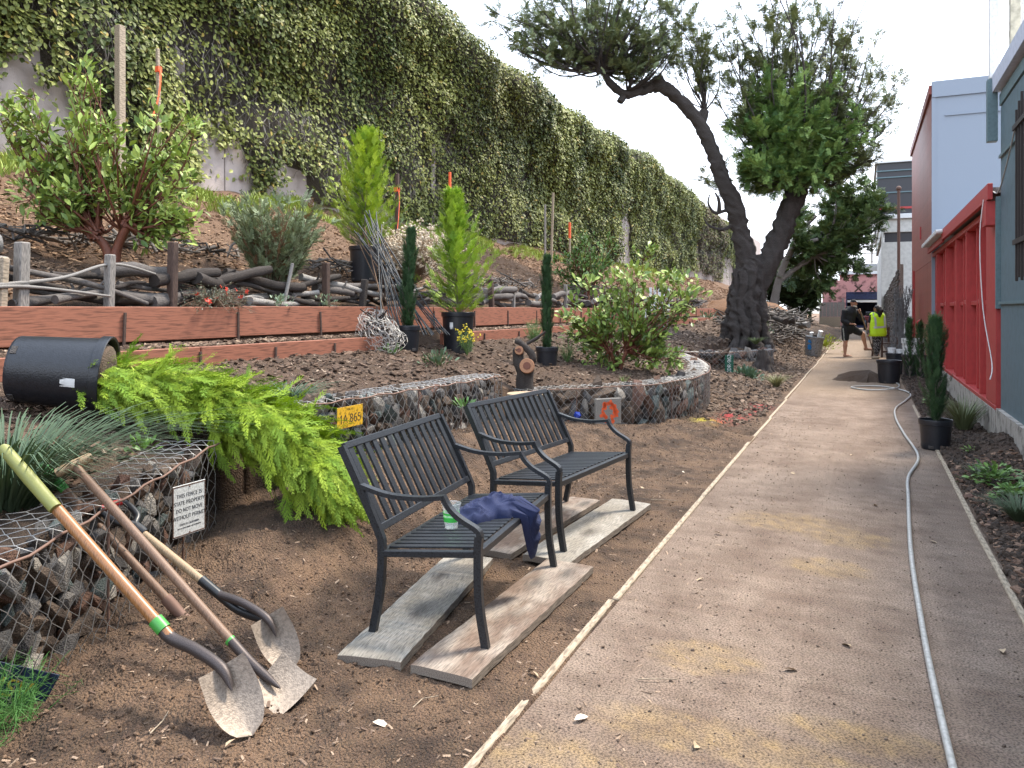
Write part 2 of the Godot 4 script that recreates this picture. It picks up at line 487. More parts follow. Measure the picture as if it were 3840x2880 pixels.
func sheet(xs: PackedFloat32Array, zs: PackedFloat32Array, h: Callable, cf: Callable) -> ArrayMesh:
	var b := MB.new()
	for z in zs:
		for x in xs:
			b.col = cf.call(x, z)
			b.vert(V(x, h.call(x, z), z), Vector3.UP, Vector2(x, z))
	var w := xs.size()
	for i in zs.size() - 1:
		for j in w - 1:
			var a := i * w + j
			for e in [a, a + w, a + 1, a + 1, a + w, a + w + 1]: b.ix.append(e)
	var acc := PackedVector3Array()
	acc.resize(b.v.size())
	for k in range(0, b.ix.size(), 3):
		var p := b.ix[k]; var q := b.ix[k + 1]; var r := b.ix[k + 2]
		var nn := (b.v[r] - b.v[p]).cross(b.v[q] - b.v[p])
		acc[p] += nn; acc[q] += nn; acc[r] += nn
	for i in acc.size(): b.n[i] = acc[i].normalized()
	return b.mesh()
func make_ground() -> void:
	var xs := steps([[-140.0, -20.0, 20.0], [-20.0, -10.0, 1.0], [-10.0, -5.5, 0.1], [-5.5, -3.9, 0.06], [-3.9, -1.1, 0.024], [-1.1, 0.7, 0.3], [0.7, 1.6, 0.045], [1.6, 10.0, 1.2], [10.0, 130.0, 20.0]])
	var zs := steps([[30.0, 2.0, 4.0], [2.0, -1.2, 0.2], [-1.2, -8.0, 0.027], [-8.0, -14.0, 0.05], [-14.0, -32.0, 0.14], [-32.0, -80.0, 1.0], [-80.0, -260.0, 12.0]])
	struct("ground", sheet(xs, zs, ground_at, ground_col), mats.soil)
func path_h(x: float, z: float) -> float:
	return 0.004 + nz.get_noise_2d(x * 3.0, z * 2.0) * 0.006 + nz2.get_noise_2d(x * 26.0, z * 26.0) * 0.003
func path_col(x: float, z: float) -> Color:
	var a := nz2.get_noise_2d(x * 3.0 + 9, z * 1.6) * 0.5 + 0.5
	var b := nz.get_noise_2d(x * 7.0, z * 7.0) * 0.5 + 0.5
	var c := Color(0.2, 0.135, 0.097).lerp(Color(0.345, 0.255, 0.193), clampf(a * 1.1 + b * 0.9 - 0.5 + 0.35 * nz.get_noise_2d(x * 2.0, z * 16.0), 0, 1))
	var y := 0.0
	for s in [[-0.95, -2.35, 0.4, 0.2], [-0.55, -2.72, 0.42, 0.16], [-0.25, -2.7, 0.4, 0.14], [0.0, -2.95, 0.3, 0.12], [-0.62, -3.35, 0.25, 0.18], [-0.62, -2.25, 0.25, 0.2], [-0.45, -5.7, 0.45, 0.3], [-0.1, -5.5, 0.3, 0.25], [-0.2, -4.8, 0.25, 0.2]]:
		y = maxf(y, exp(-pow((x - s[0]) / s[2], 2) - pow((z - s[1]) / s[3], 2)))
	var g := nz.get_noise_2d(x * 22.0, z * 22.0) * 0.5 + 0.5
	c = c.lerp(Color(0.4, 0.265, 0.1), clampf(sst(0.3, 0.75, y * (0.25 + a * 0.5 + b * 0.7 + g * 0.45)), 0, 1) * (0.08 + 0.6 * g * g + 0.25 * b * g))
	c = c * (0.8 + 0.4 * g)
	var tan_far := sst(-13.0, -16.0, z)
	return c.lerp(Color(0.33, 0.235, 0.15), tan_far * 0.6)
func make_path() -> void:
	var xs := steps([[-1.14, 0.74, 0.03]])
	var zs := steps([[2.0, -1.5, 0.5], [-1.5, -7.0, 0.03], [-7.0, -16.0, 0.08], [-16.0, -34.0, 0.3], [-34.0, -75.0, 2.0]])
	struct("path", sheet(xs, zs, path_h, path_col), mats.path)
	# edging boards set on edge, a little uneven
	var z := 1.0
	var num := 0
	while z > -36.0:
		var l := 2.4
		for s in [-1.16, 0.7]:
			if s > 0 and z < -12.5: continue
			var y0 := R(0.006, 0.014)
			var x0: float = s + R(-0.012, 0.012)
			var b := MB.new()
			b.box(V(0.036, 0.12, l - 0.01), Transform3D(), 0.006)
			var o := solo("edging_board", b.mesh(), mats.palewood, "pale timber strip edging the path's %s side, %s counting away from the camera" % ["bench" if s < 0 else "shed", ordinal(num)], "edging", "timber strips edging the path")
			o.transform = Transform3D(Basis(Vector3.UP, R(-0.008, 0.008)), V(x0, y0 - 0.052, z - l / 2))
		z -= l
		num += 1
# ---------------------------------------------------------------- buildings beside the path
func slab(a: Vector3, b: Vector3, ch := 0.0) -> ArrayMesh:   # a box between two corners
	var m := MB.new()
	m.box((b - a).abs(), Transform3D(Basis(), (a + b) / 2), ch)
	return m.mesh()
func make_buildings() -> void:
	var teal := mat("teal", lin(0.105, 0.165, 0.195), 0.6, tex.faint, V(0.7, 0.7, 0.7), tex.finebump, 0.12)
	var teal_trim := mat("teal_trim", lin(0.12, 0.19, 0.21), 0.55, tex.faint, V(2, 2, 2))
	var lilac := mat("lilac", lin(0.55, 0.58, 0.68), 0.6, tex.faint, V(1, 1, 1))
	var greyblue := mat("greyblue", lin(0.235, 0.275, 0.335), 0.6, null, V(0.4, 0.15, 0.4), tex.finebump, 0.08)
	var red := mat("red", lin(0.44, 0.045, 0.042), 0.55, tex.faint, V(1.5, 0.6, 1.5), tex.grain, 0.1)
	var redply := mat("redply", lin(0.36, 0.075, 0.05), 0.5, tex.grain, V(6, 0.35, 6), tex.grain, 0.12)
	var iron := mat("iron", lin(0.03, 0.022, 0.02), 0.6)
	var glass := mat("darkglass", lin(0.03, 0.035, 0.04), 0.08)
	# teal shed
	var t := thing("teal_shed", "teal painted plywood shed on a concrete footing with a barred window", "shed", V(1.36, 0, -9.97))
	part("footing", slab(V(-0.03, -0.3, 0.02), V(5, 0.4, 13)), mats.footing, t)
	for k in 6:
		part("wall_panel", slab(V(0.02, 0.385, 2.1 * k + 0.006), V(0.3, 3.72, 2.1 * (k + 1) - 0.006)), teal, t)
	part("end_wall", slab(V(0.025, 0.39, 0.003), V(5, 3.9, 0.2)), teal, t)
	for y in [1.55, 3.16]: part("batten", slab(V(-0.002, y, 0.0), V(0.025, y + 0.03, 12.4)), teal_trim, t)
	part("trim_board", slab(V(0.004, 3.735, 0.02), V(0.2, 3.86, 12.6)), teal_trim, t)
	part("fascia", slab(V(-0.06, 3.9, -0.03), V(0.03, 4.08, 12.8)), lilac, t)
	part("roof", slab(V(-0.03, 4.02, -0.02), V(5.2, 4.1, 12.7)), mats.white, t)
	var w := part("window", slab(V(-0.02, 1.95, 1.87), V(0.05, 3.1, 2.95)), teal_trim, t)
	part("pane", slab(V(-0.028, 2.02, 1.93), V(-0.021, 3.04, 2.89)), glass, w)
	part("sill", slab(V(-0.09, 1.88, 1.83), V(0.0, 1.95, 2.99)), teal_trim, w)
	for k in 9: part("window_bar", bar(V(-0.1, 1.75 + 0.03 * (k % 2), 1.75 + k * 0.13), V(-0.1, 3.3 + 0.05 * (k % 3), 1.75 + k * 0.13), 0.022, 0.022, 0.003, Vector3.RIGHT).mesh(), iron, t)
	for y in [2.08, 3.12]:
		part("cross_bar", slab(V(-0.125, y, 1.68), V(-0.111, y + 0.045, 3.05)), iron, t)
		for zz in [1.7, 3.01]: part("bracket", slab(V(-0.111, y + 0.005, zz), V(0.019, y + 0.035, zz + 0.03)), iron, t)
	# cage on the roof of the teal shed: white posts, brace and hexagon wire
	var g := thing("roof_cage", "white timber frame with hexagon wire standing on the teal shed roof", "frame", V(1.36, 0, -9.97))
	part("post", slab(V(-0.085, 4.06, -0.1), V(0.005, 7.2, -0.01), 0.004), mats.white, g)
	part("post_foot", slab(V(-0.105, 3.36, -0.115), V(-0.004, 4.055, -0.004), 0.005), teal_trim, g)
	part("post", slab(V(0.16, 4.11, -0.05), V(0.26, 7.2, 0.05), 0.004), mats.white, g)
	part("post", slab(V(0.0, 4.11, 0.66), V(0.09, 7.2, 0.75), 0.004), mat("creamwood", lin(0.6, 0.55, 0.42), 0.7, tex.soft), g)
	part("rail", slab(V(0.0, 5.05, 0.0), V(0.08, 5.16, 0.655)), mats.white, g)
	part("brace", bar(V(0.0, 5.05, -0.05), V(0.05, 6.6, 1.3), 0.05, 0.1, 0.004, Vector3.RIGHT).mesh(), mats.white, g)
	part("hexagon_wire", hexwire(1.2, 3.0, 0.06, 0.0018), mats.wire, g, Transform3D(Basis(Vector3.UP, -PI / 2), V(0.1, 4.12, 0.0)))
	# cable drooping down the shed corner
	var cb := MB.new()
	cb.tube(spline([V(1.3, 3.3, -8.4), V(1.3, 2.95, -9.0), V(1.31, 2.75, -9.6), V(1.31, 2.8, -9.98)]), radii(0.007, 0.007, 30), 5)
	solo("cable", cb.mesh(), mats.wire, "thin pale cable looping across the teal shed wall to the window bars", "cable")
	# red stud wall
	t = thing("red_stud_wall", "open red painted stud wall with a white corrugated roof edge", "wall", V(1.36, 0, -10.05))
	part("footing", slab(V(-0.02, -0.3, -8.9), V(0.6, 0.36, -0.02)), mats.footing, t)
	part("back_panel", slab(V(0.24, 0.4, -8.93), V(0.3, 2.8, -0.02)), red, t)
	part("sill_plate", slab(V(-0.015, 0.361, -8.92), V(0.239, 0.41, -0.03), 0.004), red, t)
	part("top_plate", slab(V(-0.005, 2.62, -8.92), V(0.239, 2.7, -0.03), 0.004), red, t)
	part("end_board", slab(V(-0.012, 0.412, -0.78), V(0.1, 2.62, -0.03), 0.004), red, t)
	var zs := [-1.5, -2.2, -2.95, -3.75, -4.3, -5.05, -6.0, -6.95, -7.9, -8.85]
	for k in zs.size():
		part("stud", slab(V(0.0 if k % 2 == 0 else 0.05, 0.412, zs[k]), V(0.238, 2.618, zs[k] + (0.09 if k % 2 == 0 else 0.05)), 0.004), red, t)
		var z1: float = -0.785 if k == 0 else zs[k - 1] - 0.004
		part("nogging", slab(V(0.055, 1.55 + 0.02 * (k % 2), zs[k] + 0.094), V(0.236, 1.61 + 0.02 * (k % 2), z1), 0.004), red, t)
	part("fascia_board", slab(V(-0.1, 2.72, -5.6), V(-0.05, 2.9, 0.05), 0.004), red, t)
	part("fascia_board", slab(V(-0.095, 2.69, -8.9), V(-0.055, 2.8, -5.605), 0.004), red, t)
	part("corner_block", slab(V(-0.11, 2.44, -0.3), V(0.0, 2.71, -0.02), 0.004), red, t)
	part("corner_strip", slab(V(-0.02, 1.5, -0.02), V(0.06, 2.75, 0.02), 0.004), teal_trim, t)
	part("roof_felt", slab(V(-0.045, 2.8, -5.6), V(2.4, 2.86, -0.02)), mats.stake_grey, t)
	for k in 10:
		var zc := -8.85 + k * 0.375
		var cr := MB.new()
		cr.tube(PackedVector3Array([V(-0.2, 2.86, zc), V(2.4, 3.05, zc)]), radii(0.19, 0.19, 2), 10, true, 0.0, null, 0.2)
		part("roof_sheet", cr.mesh(), mats.white, t)
	cb = MB.new()
	cb.tube(spline([V(1.25, 2.75, -10.25), V(1.22, 2.3, -10.3), V(1.24, 1.5, -10.2), V(1.3, 0.9, -10.0), V(1.27, 0.72, -9.9)]), radii(0.006, 0.006, 40), 5)
	solo("cable", cb.mesh(), mats.white, "white cable hanging down the end of the red stud wall", "cable")
	# tall red and grey-blue building
	t = thing("tall_building", "tall building with pale grey-blue end wall and red plywood side", "building", V(1.36, 0, -19.05))
	part("end_wall", slab(V(0.03, 0, -0.3), V(7, 6.25, -0.01)), greyblue, t)
	part("end_trim", slab(V(0.0, 6.1, -0.1), V(7.1, 6.45, 0.03), 0.004), greyblue, t)
	part("corner_trim", slab(V(-0.004, 0.3, -0.07), V(0.07, 6.1, 0.008)), greyblue, t)
	part("drip_edge", slab(V(0.25, 5.68, -0.02), V(7, 5.71, 0.02)), greyblue, t)
	part("drip_edge", slab(V(0.02, 3.22, -0.02), V(2.3, 3.235, 0.006)), greyblue, t)
	part("footing", slab(V(0.0, -0.3, -7.6), V(6, 0.3, -0.075)), mats.footing, t)
	for k in 6:
		part("side_panel", slab(V(0.0, 2.56, -1.26 * (k + 1) - 0.07), V(0.06, 6.2, -1.26 * k - 0.078)), redply, t)
		part("side_panel", slab(V(0.0, 0.301, -1.26 * (k + 1) - 0.07), V(0.06, 2.55, -1.26 * k - 0.078)), redply, t)
	part("inner_wall", slab(V(0.061, 0.302, -7.6), V(6.9, 6.2, -0.32)), redply, t)
	part("roof_edge", slab(V(-0.05, 6.205, -7.75), V(7.1, 6.4, -0.105)), redply, t)
	part("vent", slab(V(-0.03, 3.3, -3.6), V(-0.001, 3.62, -3.4)), red, t)
	part("downpipe", slab(V(-0.06, 0.3, -6.2), V(-0.002, 2.6, -6.1)), red, t)
	# white building behind, with dark glazed upper storey
	var cream := mat("cream", lin(0.6, 0.59, 0.55), 0.8, tex.faint, V(0.4, 0.4, 0.4))
	var black := mat("blackclad", lin(0.018, 0.02, 0.027), 0.35)
	t = thing("white_building", "white rendered building with a black upper storey behind the red building", "building", V(0.96, 0, -45))
	part("wall", slab(V(0, 0, -20), V(14, 5.0, 0)), cream, t)
	part("dark_band", slab(V(0.05, 5.0, -20), V(14, 5.5, -0.05)), black, t)
	part("cornice", slab(V(-0.1, 5.5, -20), V(14, 6.2, 0.1), 0.02), cream, t)
	part("gutter", slab(V(-0.2, 6.2, -20), V(14, 6.45, 0.25), 0.02), mats.white, t)
	part("upper_wall", slab(V(-0.3, 6.45, -20), V(14, 9.2, -0.2)), black, t)
	for y in [7.6, 8.4, 8.75]: part("sash_bar", slab(V(-0.35, y, -0.21), V(14, y + 0.06, -0.12)), teal_trim, t)
	part("red_stripe", slab(V(-0.3, 6.75, -0.2), V(14, 6.86, -0.14)), red, t)
	part("roof_edge", slab(V(-0.4, 9.2, -20), V(14.1, 9.3, -0.05)), mats.white, t)
	part("drainpipe", slab(V(-0.1, 0, 0.0), V(0.0, 5.5, 0.12)), cream, t)
	# pipe post
	var pm := MB.new()
	pm.tube(PackedVector3Array([V(1.12, -0.1, -30), V(1.12, 5.65, -30)]), radii(0.055, 0.05, 2), 10)
	t = thing("pipe_post", "rusty steel pipe post with a round cap above the reed screen", "post")
	part("pipe", pm.mesh(), mat("rust", lin(0.17, 0.1, 0.075), 0.8, tex.speck, V(4, 1, 4)), t)
	var sp := SphereMesh.new()
	sp.radius = 0.09; sp.height = 0.18; sp.radial_segments = 12; sp.rings = 6
	part("cap", sp, mats.rust, t, Transform3D(Basis(), V(1.12, 5.7, -30)))
	# reed screen
	t = thing("reed_screen", "dark brown woven reed screen fence beyond the red building", "fence", V(1.0, 0, -27))
	var reed := mat("reed", lin(0.12, 0.1, 0.09), 0.9, tex.grain, V(3, 9, 3), tex.bump, 0.5)
	for k in 9:
		var pnl := MB.new()
		var top := 2.7 - 0.07 * k + R(-0.05, 0.05)
		for r in 26:
			pnl.box(V(0.05, top / 26 - 0.012, 1.98), Transform3D(Basis(Vector3.UP, R(-0.01, 0.01)), V(R(-0.02, 0.02), (r + 0.5) * top / 26, -k * 2.0 - 1.0)), 0.012)
		part("reed_panel", pnl.mesh(), reed, t)
	for k in 10: part("post", slab(V(0.04, 0, -k * 2.0 - 0.06), V(0.14, 2.9 - 0.1 * k, -k * 2.0 + 0.06)), mats.stake_grey, t)
# wire netting of flattened hexagons, in the local XY plane
func hexwire(w: float, h: float, cell: float, r: float) -> ArrayMesh:
	var b := MB.new()
	var nx := int(w / cell)
	var ny := int(h / (cell * 1.5))
	for i in nx:
		for j in ny:
			var o := V((i + 0.5 * (j % 2)) * cell, j * cell * 1.5, R(-0.008, 0.008))
			var a := o + V(0, 0, 0)
			for q in [[V(0, 0, 0), V(0, cell, 0)], [V(0, cell, 0), V(cell * 0.5, cell * 1.5, 0)], [V(0, cell, 0), V(-cell * 0.5, cell * 1.5, 0)]]:
				b.tube(PackedVector3Array([a + q[0], a + q[1]]), radii(r, r, 2), 3, false)
	return b.mesh()

# ---------------------------------------------------------------- the wall above the slope and its ivy
func bare(z: float, y: float) -> float:   # 1 where the concrete shows
	var s := 0.0
	for q in [[-6.6, 3.8, 0.9, 1.0], [-9.9, 3.7, 0.55, 0.95], [-11.6, 3.6, 0.7, 0.65], [-34.2, 3.7, 1.0, 3.0], [-63.5, 3.7, 3.5, 2.3], [-14.6, 3.6, 0.5, 0.4], [-52, 3.6, 6.0, 0.5]]:
		var e: float = 1.0 - pow((z - q[0]) / q[2], 2) - pow((y - q[1]) / q[3], 2)
		s = maxf(s, sst(-0.25, 0.35, e + nz.get_noise_2d(z * 3.0, y * 3.0) * 1.2))
	return s
func bulge(z: float, t: float) -> float:   # how far the ivy stands off the wall; t 0 at the foot, 1 at the top
	return 0.12 + 0.5 * sst(0.35, 0.95, t) + 0.24 * (nz2.get_noise_2d(z * 0.55, t * 5.0) + 0.12) + 0.12 * nz.get_noise_2d(z * 2.0, t * 9.0)
func ivy_point(z: float, t: float, off: float) -> Vector3:   # t beyond 1 rolls over the top
	var y0 := 3.6
	var top := 8.62 + 0.28 * nz2.get_noise_1d(z * 0.5 + 40) + 0.3 * exp(-pow((z + 37.5) / 2.5, 2)) - 0.35 * exp(-pow((z + 34) / 0.8, 2)) - 0.5 * sst(-44, -56, z) - 0.35 * sst(-12, -26, z)
	var b := maxf(0.05, bulge(z, minf(t, 1.0))) + off
	if t <= 1.0: return V(-10.0 + b, lerpf(y0, top, t), z)
	var a := (t - 1.0) / 0.25 * PI * 0.75
	return V(-10.0 + b * cos(a) - 0.25 * (1 - cos(a)), top + (b * 0.7 + 0.1) * sin(a), z)
func make_wall() -> void:
	var w := thing("concrete_wall", "tall pinkish concrete retaining wall mostly hidden by ivy", "wall", V(-10, 0, 0))
	var z := 6.0
	while z > -84.0:
		part("wall_panel", slab(V(-0.25, 2.6, z - 3.98), V(0, 8.6, z), 0.012), mats.concrete, w)
		z -= 4.0
	for k in 10:
		part("joint_rib", slab(V(0.0, 3.0, -8.0 * k - 1.1), V(0.03, 8.5, -8.0 * k - 0.9)), mats.concrete, w)
	var iv := thing("ivy", "ivy with glossy yellow-green leaves and grey stems covering the tall wall", "ivy")
	# thatch of old stems against the wall
	var b := MB.new()
	var rows := 26
	var colsn := 300
	for i in colsn + 1:
		var zz := lerpf(2.0, -78.0, pow(float(i) / colsn, 1.5))
		for j in rows + 1:
			var t := float(j) / rows * 1.22
			var p := ivy_point(zz, t, -0.12 + 0.07 * nz.get_noise_2d(zz * 9.0, t * 40.0))
			p.x = lerpf(maxf(p.x, -9.98), -10.1, bare(zz, p.y))
			if t > 1.02: p = ivy_point(zz, t, -0.12)
			b.col = Color(0.085, 0.07, 0.052).lerp(Color(0.13, 0.108, 0.082), nz.get_noise_2d(zz * 6.0, t * 20.0) * 0.5 + 0.5)
			b.vert(p, Vector3.RIGHT)
	for i in colsn:
		for j in rows:
			var a := i * (rows + 1) + j
			for e in [a, a + 1, a + rows + 1, a + rows + 1, a + 1, a + rows + 2]: b.ix.append(e)
	b.smooth(0, b.v.size())
	part("thatch", b.mesh(), mat("thatch", Color.WHITE, 0.95, tex.speck, V(2, 2, 2), tex.bump, 3.0, 0.0, true), iv)
	# hanging stems
	b = MB.new()
	for k in 2600:
		var zz := lerpf(-3.0, -60.0, pow(rng.randf(), 1.7))
		var t := R(0.05, 0.95)
		if rng.randf() < 0.75: t = R(0.05, 0.6)
		var pts := PackedVector3Array()
		var dz := R(-0.5, 0.5)
		var sw := R(0, TAU)
		var l := R(0.4, 1.5)
		var skip := false
		for i in 7:
			var tt := t - l * i / 6.0 / 5.0
			if tt < 0.0: break
			var p := ivy_point(zz + dz * i / 6.0 + 0.07 * sin(sw + i * 1.7), tt, R(-0.09, -0.02) + 0.08 * sin(i * 0.9 + sw))
			if bare(p.z, p.y) > 0.6 and rng.randf() < 0.8: break
			pts.append(p)
		if pts.size() < 3: continue
		var g := R(0.08, 0.34)
		b.col = Color(g, g * 0.9, g * 0.8)
		b.tube(pts, radii(R(0.005, 0.01), 0.003, pts.size()), 4, false)
	part("stems", b.mesh(), mat("vine", Color.WHITE, 0.9, null, V(1, 1, 1), null, 0, 0, true), iv).set_meta("kind", "stuff")
	# leaves
	var xf := []
	var cs := []
	for k in 250000:
		var u := rng.randf()
		var zz := lerpf(-3.5, -72.0, pow(u, 1.75))
		var t := rng.randf() * 1.22
		var dens := 0.85 + 1.0 * nz.get_noise_2d(zz * 0.9, t * 6.0) + 0.55 * sst(0.45, 0.8, t)
		if t < 0.5 and zz > -26: dens -= 0.2 + 0.35 * nz2.get_noise_2d(zz * 0.5, 7.0)
		if zz < -50 and zz > -60: dens -= 0.45
		if bare(zz, lerpf(3.6, 8.6, t)) > 0.03: dens += 0.6
		if rng.randf() > clampf(dens, 0.2, 1.0): continue
		var p := ivy_point(zz, t, R(-0.06, 0.1))
		var br := bare(zz, p.y)
		if br > 0.75 and rng.randf() < 0.97: continue
		var s := R(0.55, 1.35) * (1.0 if zz > -22 else 1.25)
		var dir := V(R(-0.1, 0.7), R(-1.0, 0.15), R(-0.8, 0.8))
		xf.append(Transform3D(face(dir, V(1.0, R(0.1, 1.1), R(-0.5, 0.5))).scaled(Vector3.ONE * s), p))
		var q := rng.randf()
		var y := nz2.get_noise_2d(zz * 0.7, t * 3.0) * 0.5 + 0.5
		var c := Color(0.045, 0.07, 0.02).lerp(Color(0.32, 0.33, 0.085), clampf(0.1 + q * 0.6 + (y - 0.5) * 0.7, 0, 1))
		if q > 0.97: c = Color(0.32, 0.24, 0.06)
		if zz < -50 and zz > -60 and rng.randf() < 0.6: c = Color(0.13, 0.09, 0.06)
		cs.append(c)
	scatter("leaves", leaf_mesh(0.082, 0.055), mats.ivyleaf, xf, cs, iv)

# ---------------------------------------------------------------- terraces: stained boards, stakes, logs
func make_terraces() -> void:
	var z := -1.0
	var k := 0
	var spans := []
	for up in [true, false]:
		z = -1.9 if up else -1.0
		var bn := 0
		var sn := 0
		while z > -33.0:
			var l := 3.66
			var x0 := -5.42 if up else -4.95
			if not up and z < -7.0 and z > -8.7:   # the gap where the pots and bars stand
				z = -8.62
				spans.append(z)
			var b := MB.new()
			var l2 := l
			if not up and z > -7.3 and z - l < -7.3: l2 = z + 7.3
			b.box(V(l2 - 0.012, 0.286, 0.04), Transform3D(), 0.005)
			solo("terrace_board", b.mesh(), mats.redwood, "reddish stained board of the %s terrace edge, %s from the left" % ["upper" if up else "lower", ordinal(bn)], "board", "stained boards of the %s terrace" % ("upper" if up else "lower"), Transform3D(Basis(Vector3.UP, PI / 2 + R(-0.006, 0.006)), V(x0 + R(-0.006, 0.006), (1.52 if up else 1.19) - 0.143 + R(-0.006, 0.006), z - l2 / 2)))
			if k % 1 == 0:
				var s := MB.new()
				var h := 0.27 if up else 0.2
				s.box(V(0.016, h, 0.022), Transform3D(Basis(Vector3.RIGHT, R(-0.03, 0.03)), V(0, 0, 0)), 0.002)
				for zz in [z - l2 * 0.33, z - l2 * 0.66, z - l2 + 0.01]:
					solo("steel_stake", s.mesh(), mats.stake, "dark flat steel stake before the %s terrace boards, %s from the left" % ["upper" if up else "lower", ordinal(sn)], "stake", "steel stakes of the %s boards" % ("upper" if up else "lower"), Transform3D(Basis(Vector3.RIGHT, R(-0.04, 0.04)), V(x0 + 0.032, (1.47 if up else 1.15) - h / 2, zz)))
					sn += 1
			z -= l2
			k += 1
			bn += 1
	# wooden stakes holding the logs
	for s in [[-5.52, -3.57, 0.46, 0.085, "stake_grey", "weathered square stake beside the stacked timbers", 0.02], [-5.5, -3.42, 0.33, 0.06, "palewood", "broken yellowish stake beside the stacked timbers", 0.05], [-5.52, -4.28, 0.4, 0.07, "stake_grey", "pale grey round-topped stake in front of the short logs", 0.03], [-5.54, -4.92, 0.56, 0.075, "stake", "dark red-brown square stake beside the red-flowered plant", 0.02], [-5.54, -7.05, 0.5, 0.075, "stake", "dark square stake beside the small grey-leaved plants", 0.0], [-5.54, -7.75, 0.36, 0.075, "log_dark", "short leaning round stake near the steel bars", 0.16], [-5.6, -6.45, 0.5, 0.035, "log_pale", "thin pale leaning branch stake in the log row", 0.3], [-5.6, -8.3, 0.55, 0.06, "stake", "brown square stake half hidden behind the steel bars", 0.0], [-5.52, -11.27, 0.46, 0.08, "stake", "dark stake right of the lime green conifer in the pot", -0.1], [-5.55, -12.2, 0.36, 0.06, "log_pale", "pale stake among the far pale branches", 0.05], [-5.55, -13.6, 0.45, 0.07, "stake", "dark stake left of the slim potted cypress", 0.02], [-5.55, -14.8, 0.45, 0.07, "stake_grey", "grey stake right behind the slim potted cypress", -0.05], [-5.5, -16.6, 0.45, 0.07, "stake", "dark stake behind the red-stemmed shrub", 0.04]]:
		var b := MB.new()
		b.box(V(s[3], s[2] + 0.25, s[3] * 0.9), Transform3D(), 0.008)
		var y := ground_at(s[0], s[1])
		solo("stake", b.mesh(), mats[s[4]], s[5], "stake", "stakes holding the log row", Transform3D(Basis(Vector3.RIGHT, -s[6]), V(s[0], y + s[2] / 2 - 0.1, s[1])))
	# big timbers at the near end
	var i := 0
	for s in [[-5.66, 1.97, -2.6, 1.75, 0.075, "log_pale", "squared grey timber on top of the stack"], [-5.68, 1.84, -2.7, 1.7, 0.06, "log_pale", "split grey timber second in the stack"], [-5.64, 1.74, -2.65, 1.7, 0.05, "log", "grey round pole third in the stack"], [-5.62, 1.6, -2.45, 1.6, 0.1, "log", "thick grey log lowest in the stack"]]:
		log_thing("timber", V(s[0], s[1], s[2]), V(0.02, -0.01, -1).normalized(), s[3], s[4], s[5], s[6], "stacked timbers at the left end")
	# the row of logs
	for q in 140:
		var zz := -3.9 - 26.0 * pow(q / 140.0, 1.2)
		var l := R(0.4, 1.25)
		var r := R(0.018, 0.062)
		var kind: String = ["log", "log_dark", "log_dark", "log_pale", "log"][rng.randi() % 5]
		var y: float = 1.52 + r + [0.0, 0.06, 0.13, 0.2][q % 4] + R(0.0, 0.04)
		log_thing("log", V(-5.62 + R(-0.1, 0.05), y, zz), V(R(-0.3, 0.3), R(-0.22, 0.22), -1).normalized(), l, r, kind, "%s log lying in the terrace row, %s" % [{"log": "weathered grey", "log_dark": "dark brown", "log_pale": "bleached pale"}[kind] + (" thin" if r < 0.03 else " thick" if r > 0.05 else ""), "left of the dark red-brown stake" if zz > -4.9 else "behind the red-flowered plant" if zz > -5.8 else "below the sage bush" if zz > -7.1 else "behind the steel bars" if zz > -9.5 else "right of the tagged pot" if zz > -12 else "behind the slim potted cypress" if zz > -16 else "far along towards the big tree"], "logs in the row on the terrace")
	# long thin curved branches in front of the logs
	for s in [[[V(-5.45, 1.62, -2.9), V(-5.5, 1.72, -3.8), V(-5.52, 1.86, -4.3), V(-5.55, 1.8, -4.75)], "long thin pale branch arching across the log row"], [[V(-5.46, 1.58, -2.9), V(-5.47, 1.66, -3.5), V(-5.47, 1.6, -4.25)], "thin straight branch lying low across the log row"]]:
		var b := MB.new()
		var pts := spline(s[0], 8)
		b.tube(pts, radii(0.018, 0.01, pts.size()), 6, true, 0.2, nz)
		solo("branch", b.mesh(), mats.log_pale, s[1], "branch")
func log_thing(called: String, at: Vector3, dir: Vector3, l: float, r: float, m: String, label: String, group: String) -> void:
	var b := MB.new()
	var pts := PackedVector3Array()
	var rr := PackedFloat32Array()
	var ph := R(0, 9)
	var bend := R(-0.05, 0.05)
	for i in 9:
		var t := i / 8.0 - 0.5
		pts.append(V(t * l, bend * l * (0.25 - t * t) * 2.0 + 0.006 * sin(ph + i), 0.008 * sin(ph * 2 + i * 1.3)))
		rr.append(r * (1.0 - 0.25 * t + 0.07 * sin(ph + i * 1.1)))
	b.tube(pts, rr, 9, true, 0.35, nz)
	if rng.randf() < 0.4:
		var s := pts[5]
		b.tube(PackedVector3Array([s, s + V(0.06, 0.1, R(-0.05, 0.05)) * (r / 0.06), s + V(0.1, 0.17, R(-0.1, 0.1)) * (r / 0.06)]), radii(r * 0.4, r * 0.22, 3), 6)
	var bs := face(dir, Vector3.UP) * Basis(Vector3.UP, -PI / 2)
	solo(called, b.mesh(), mats[m], label, "log", group, Transform3D(bs, at))

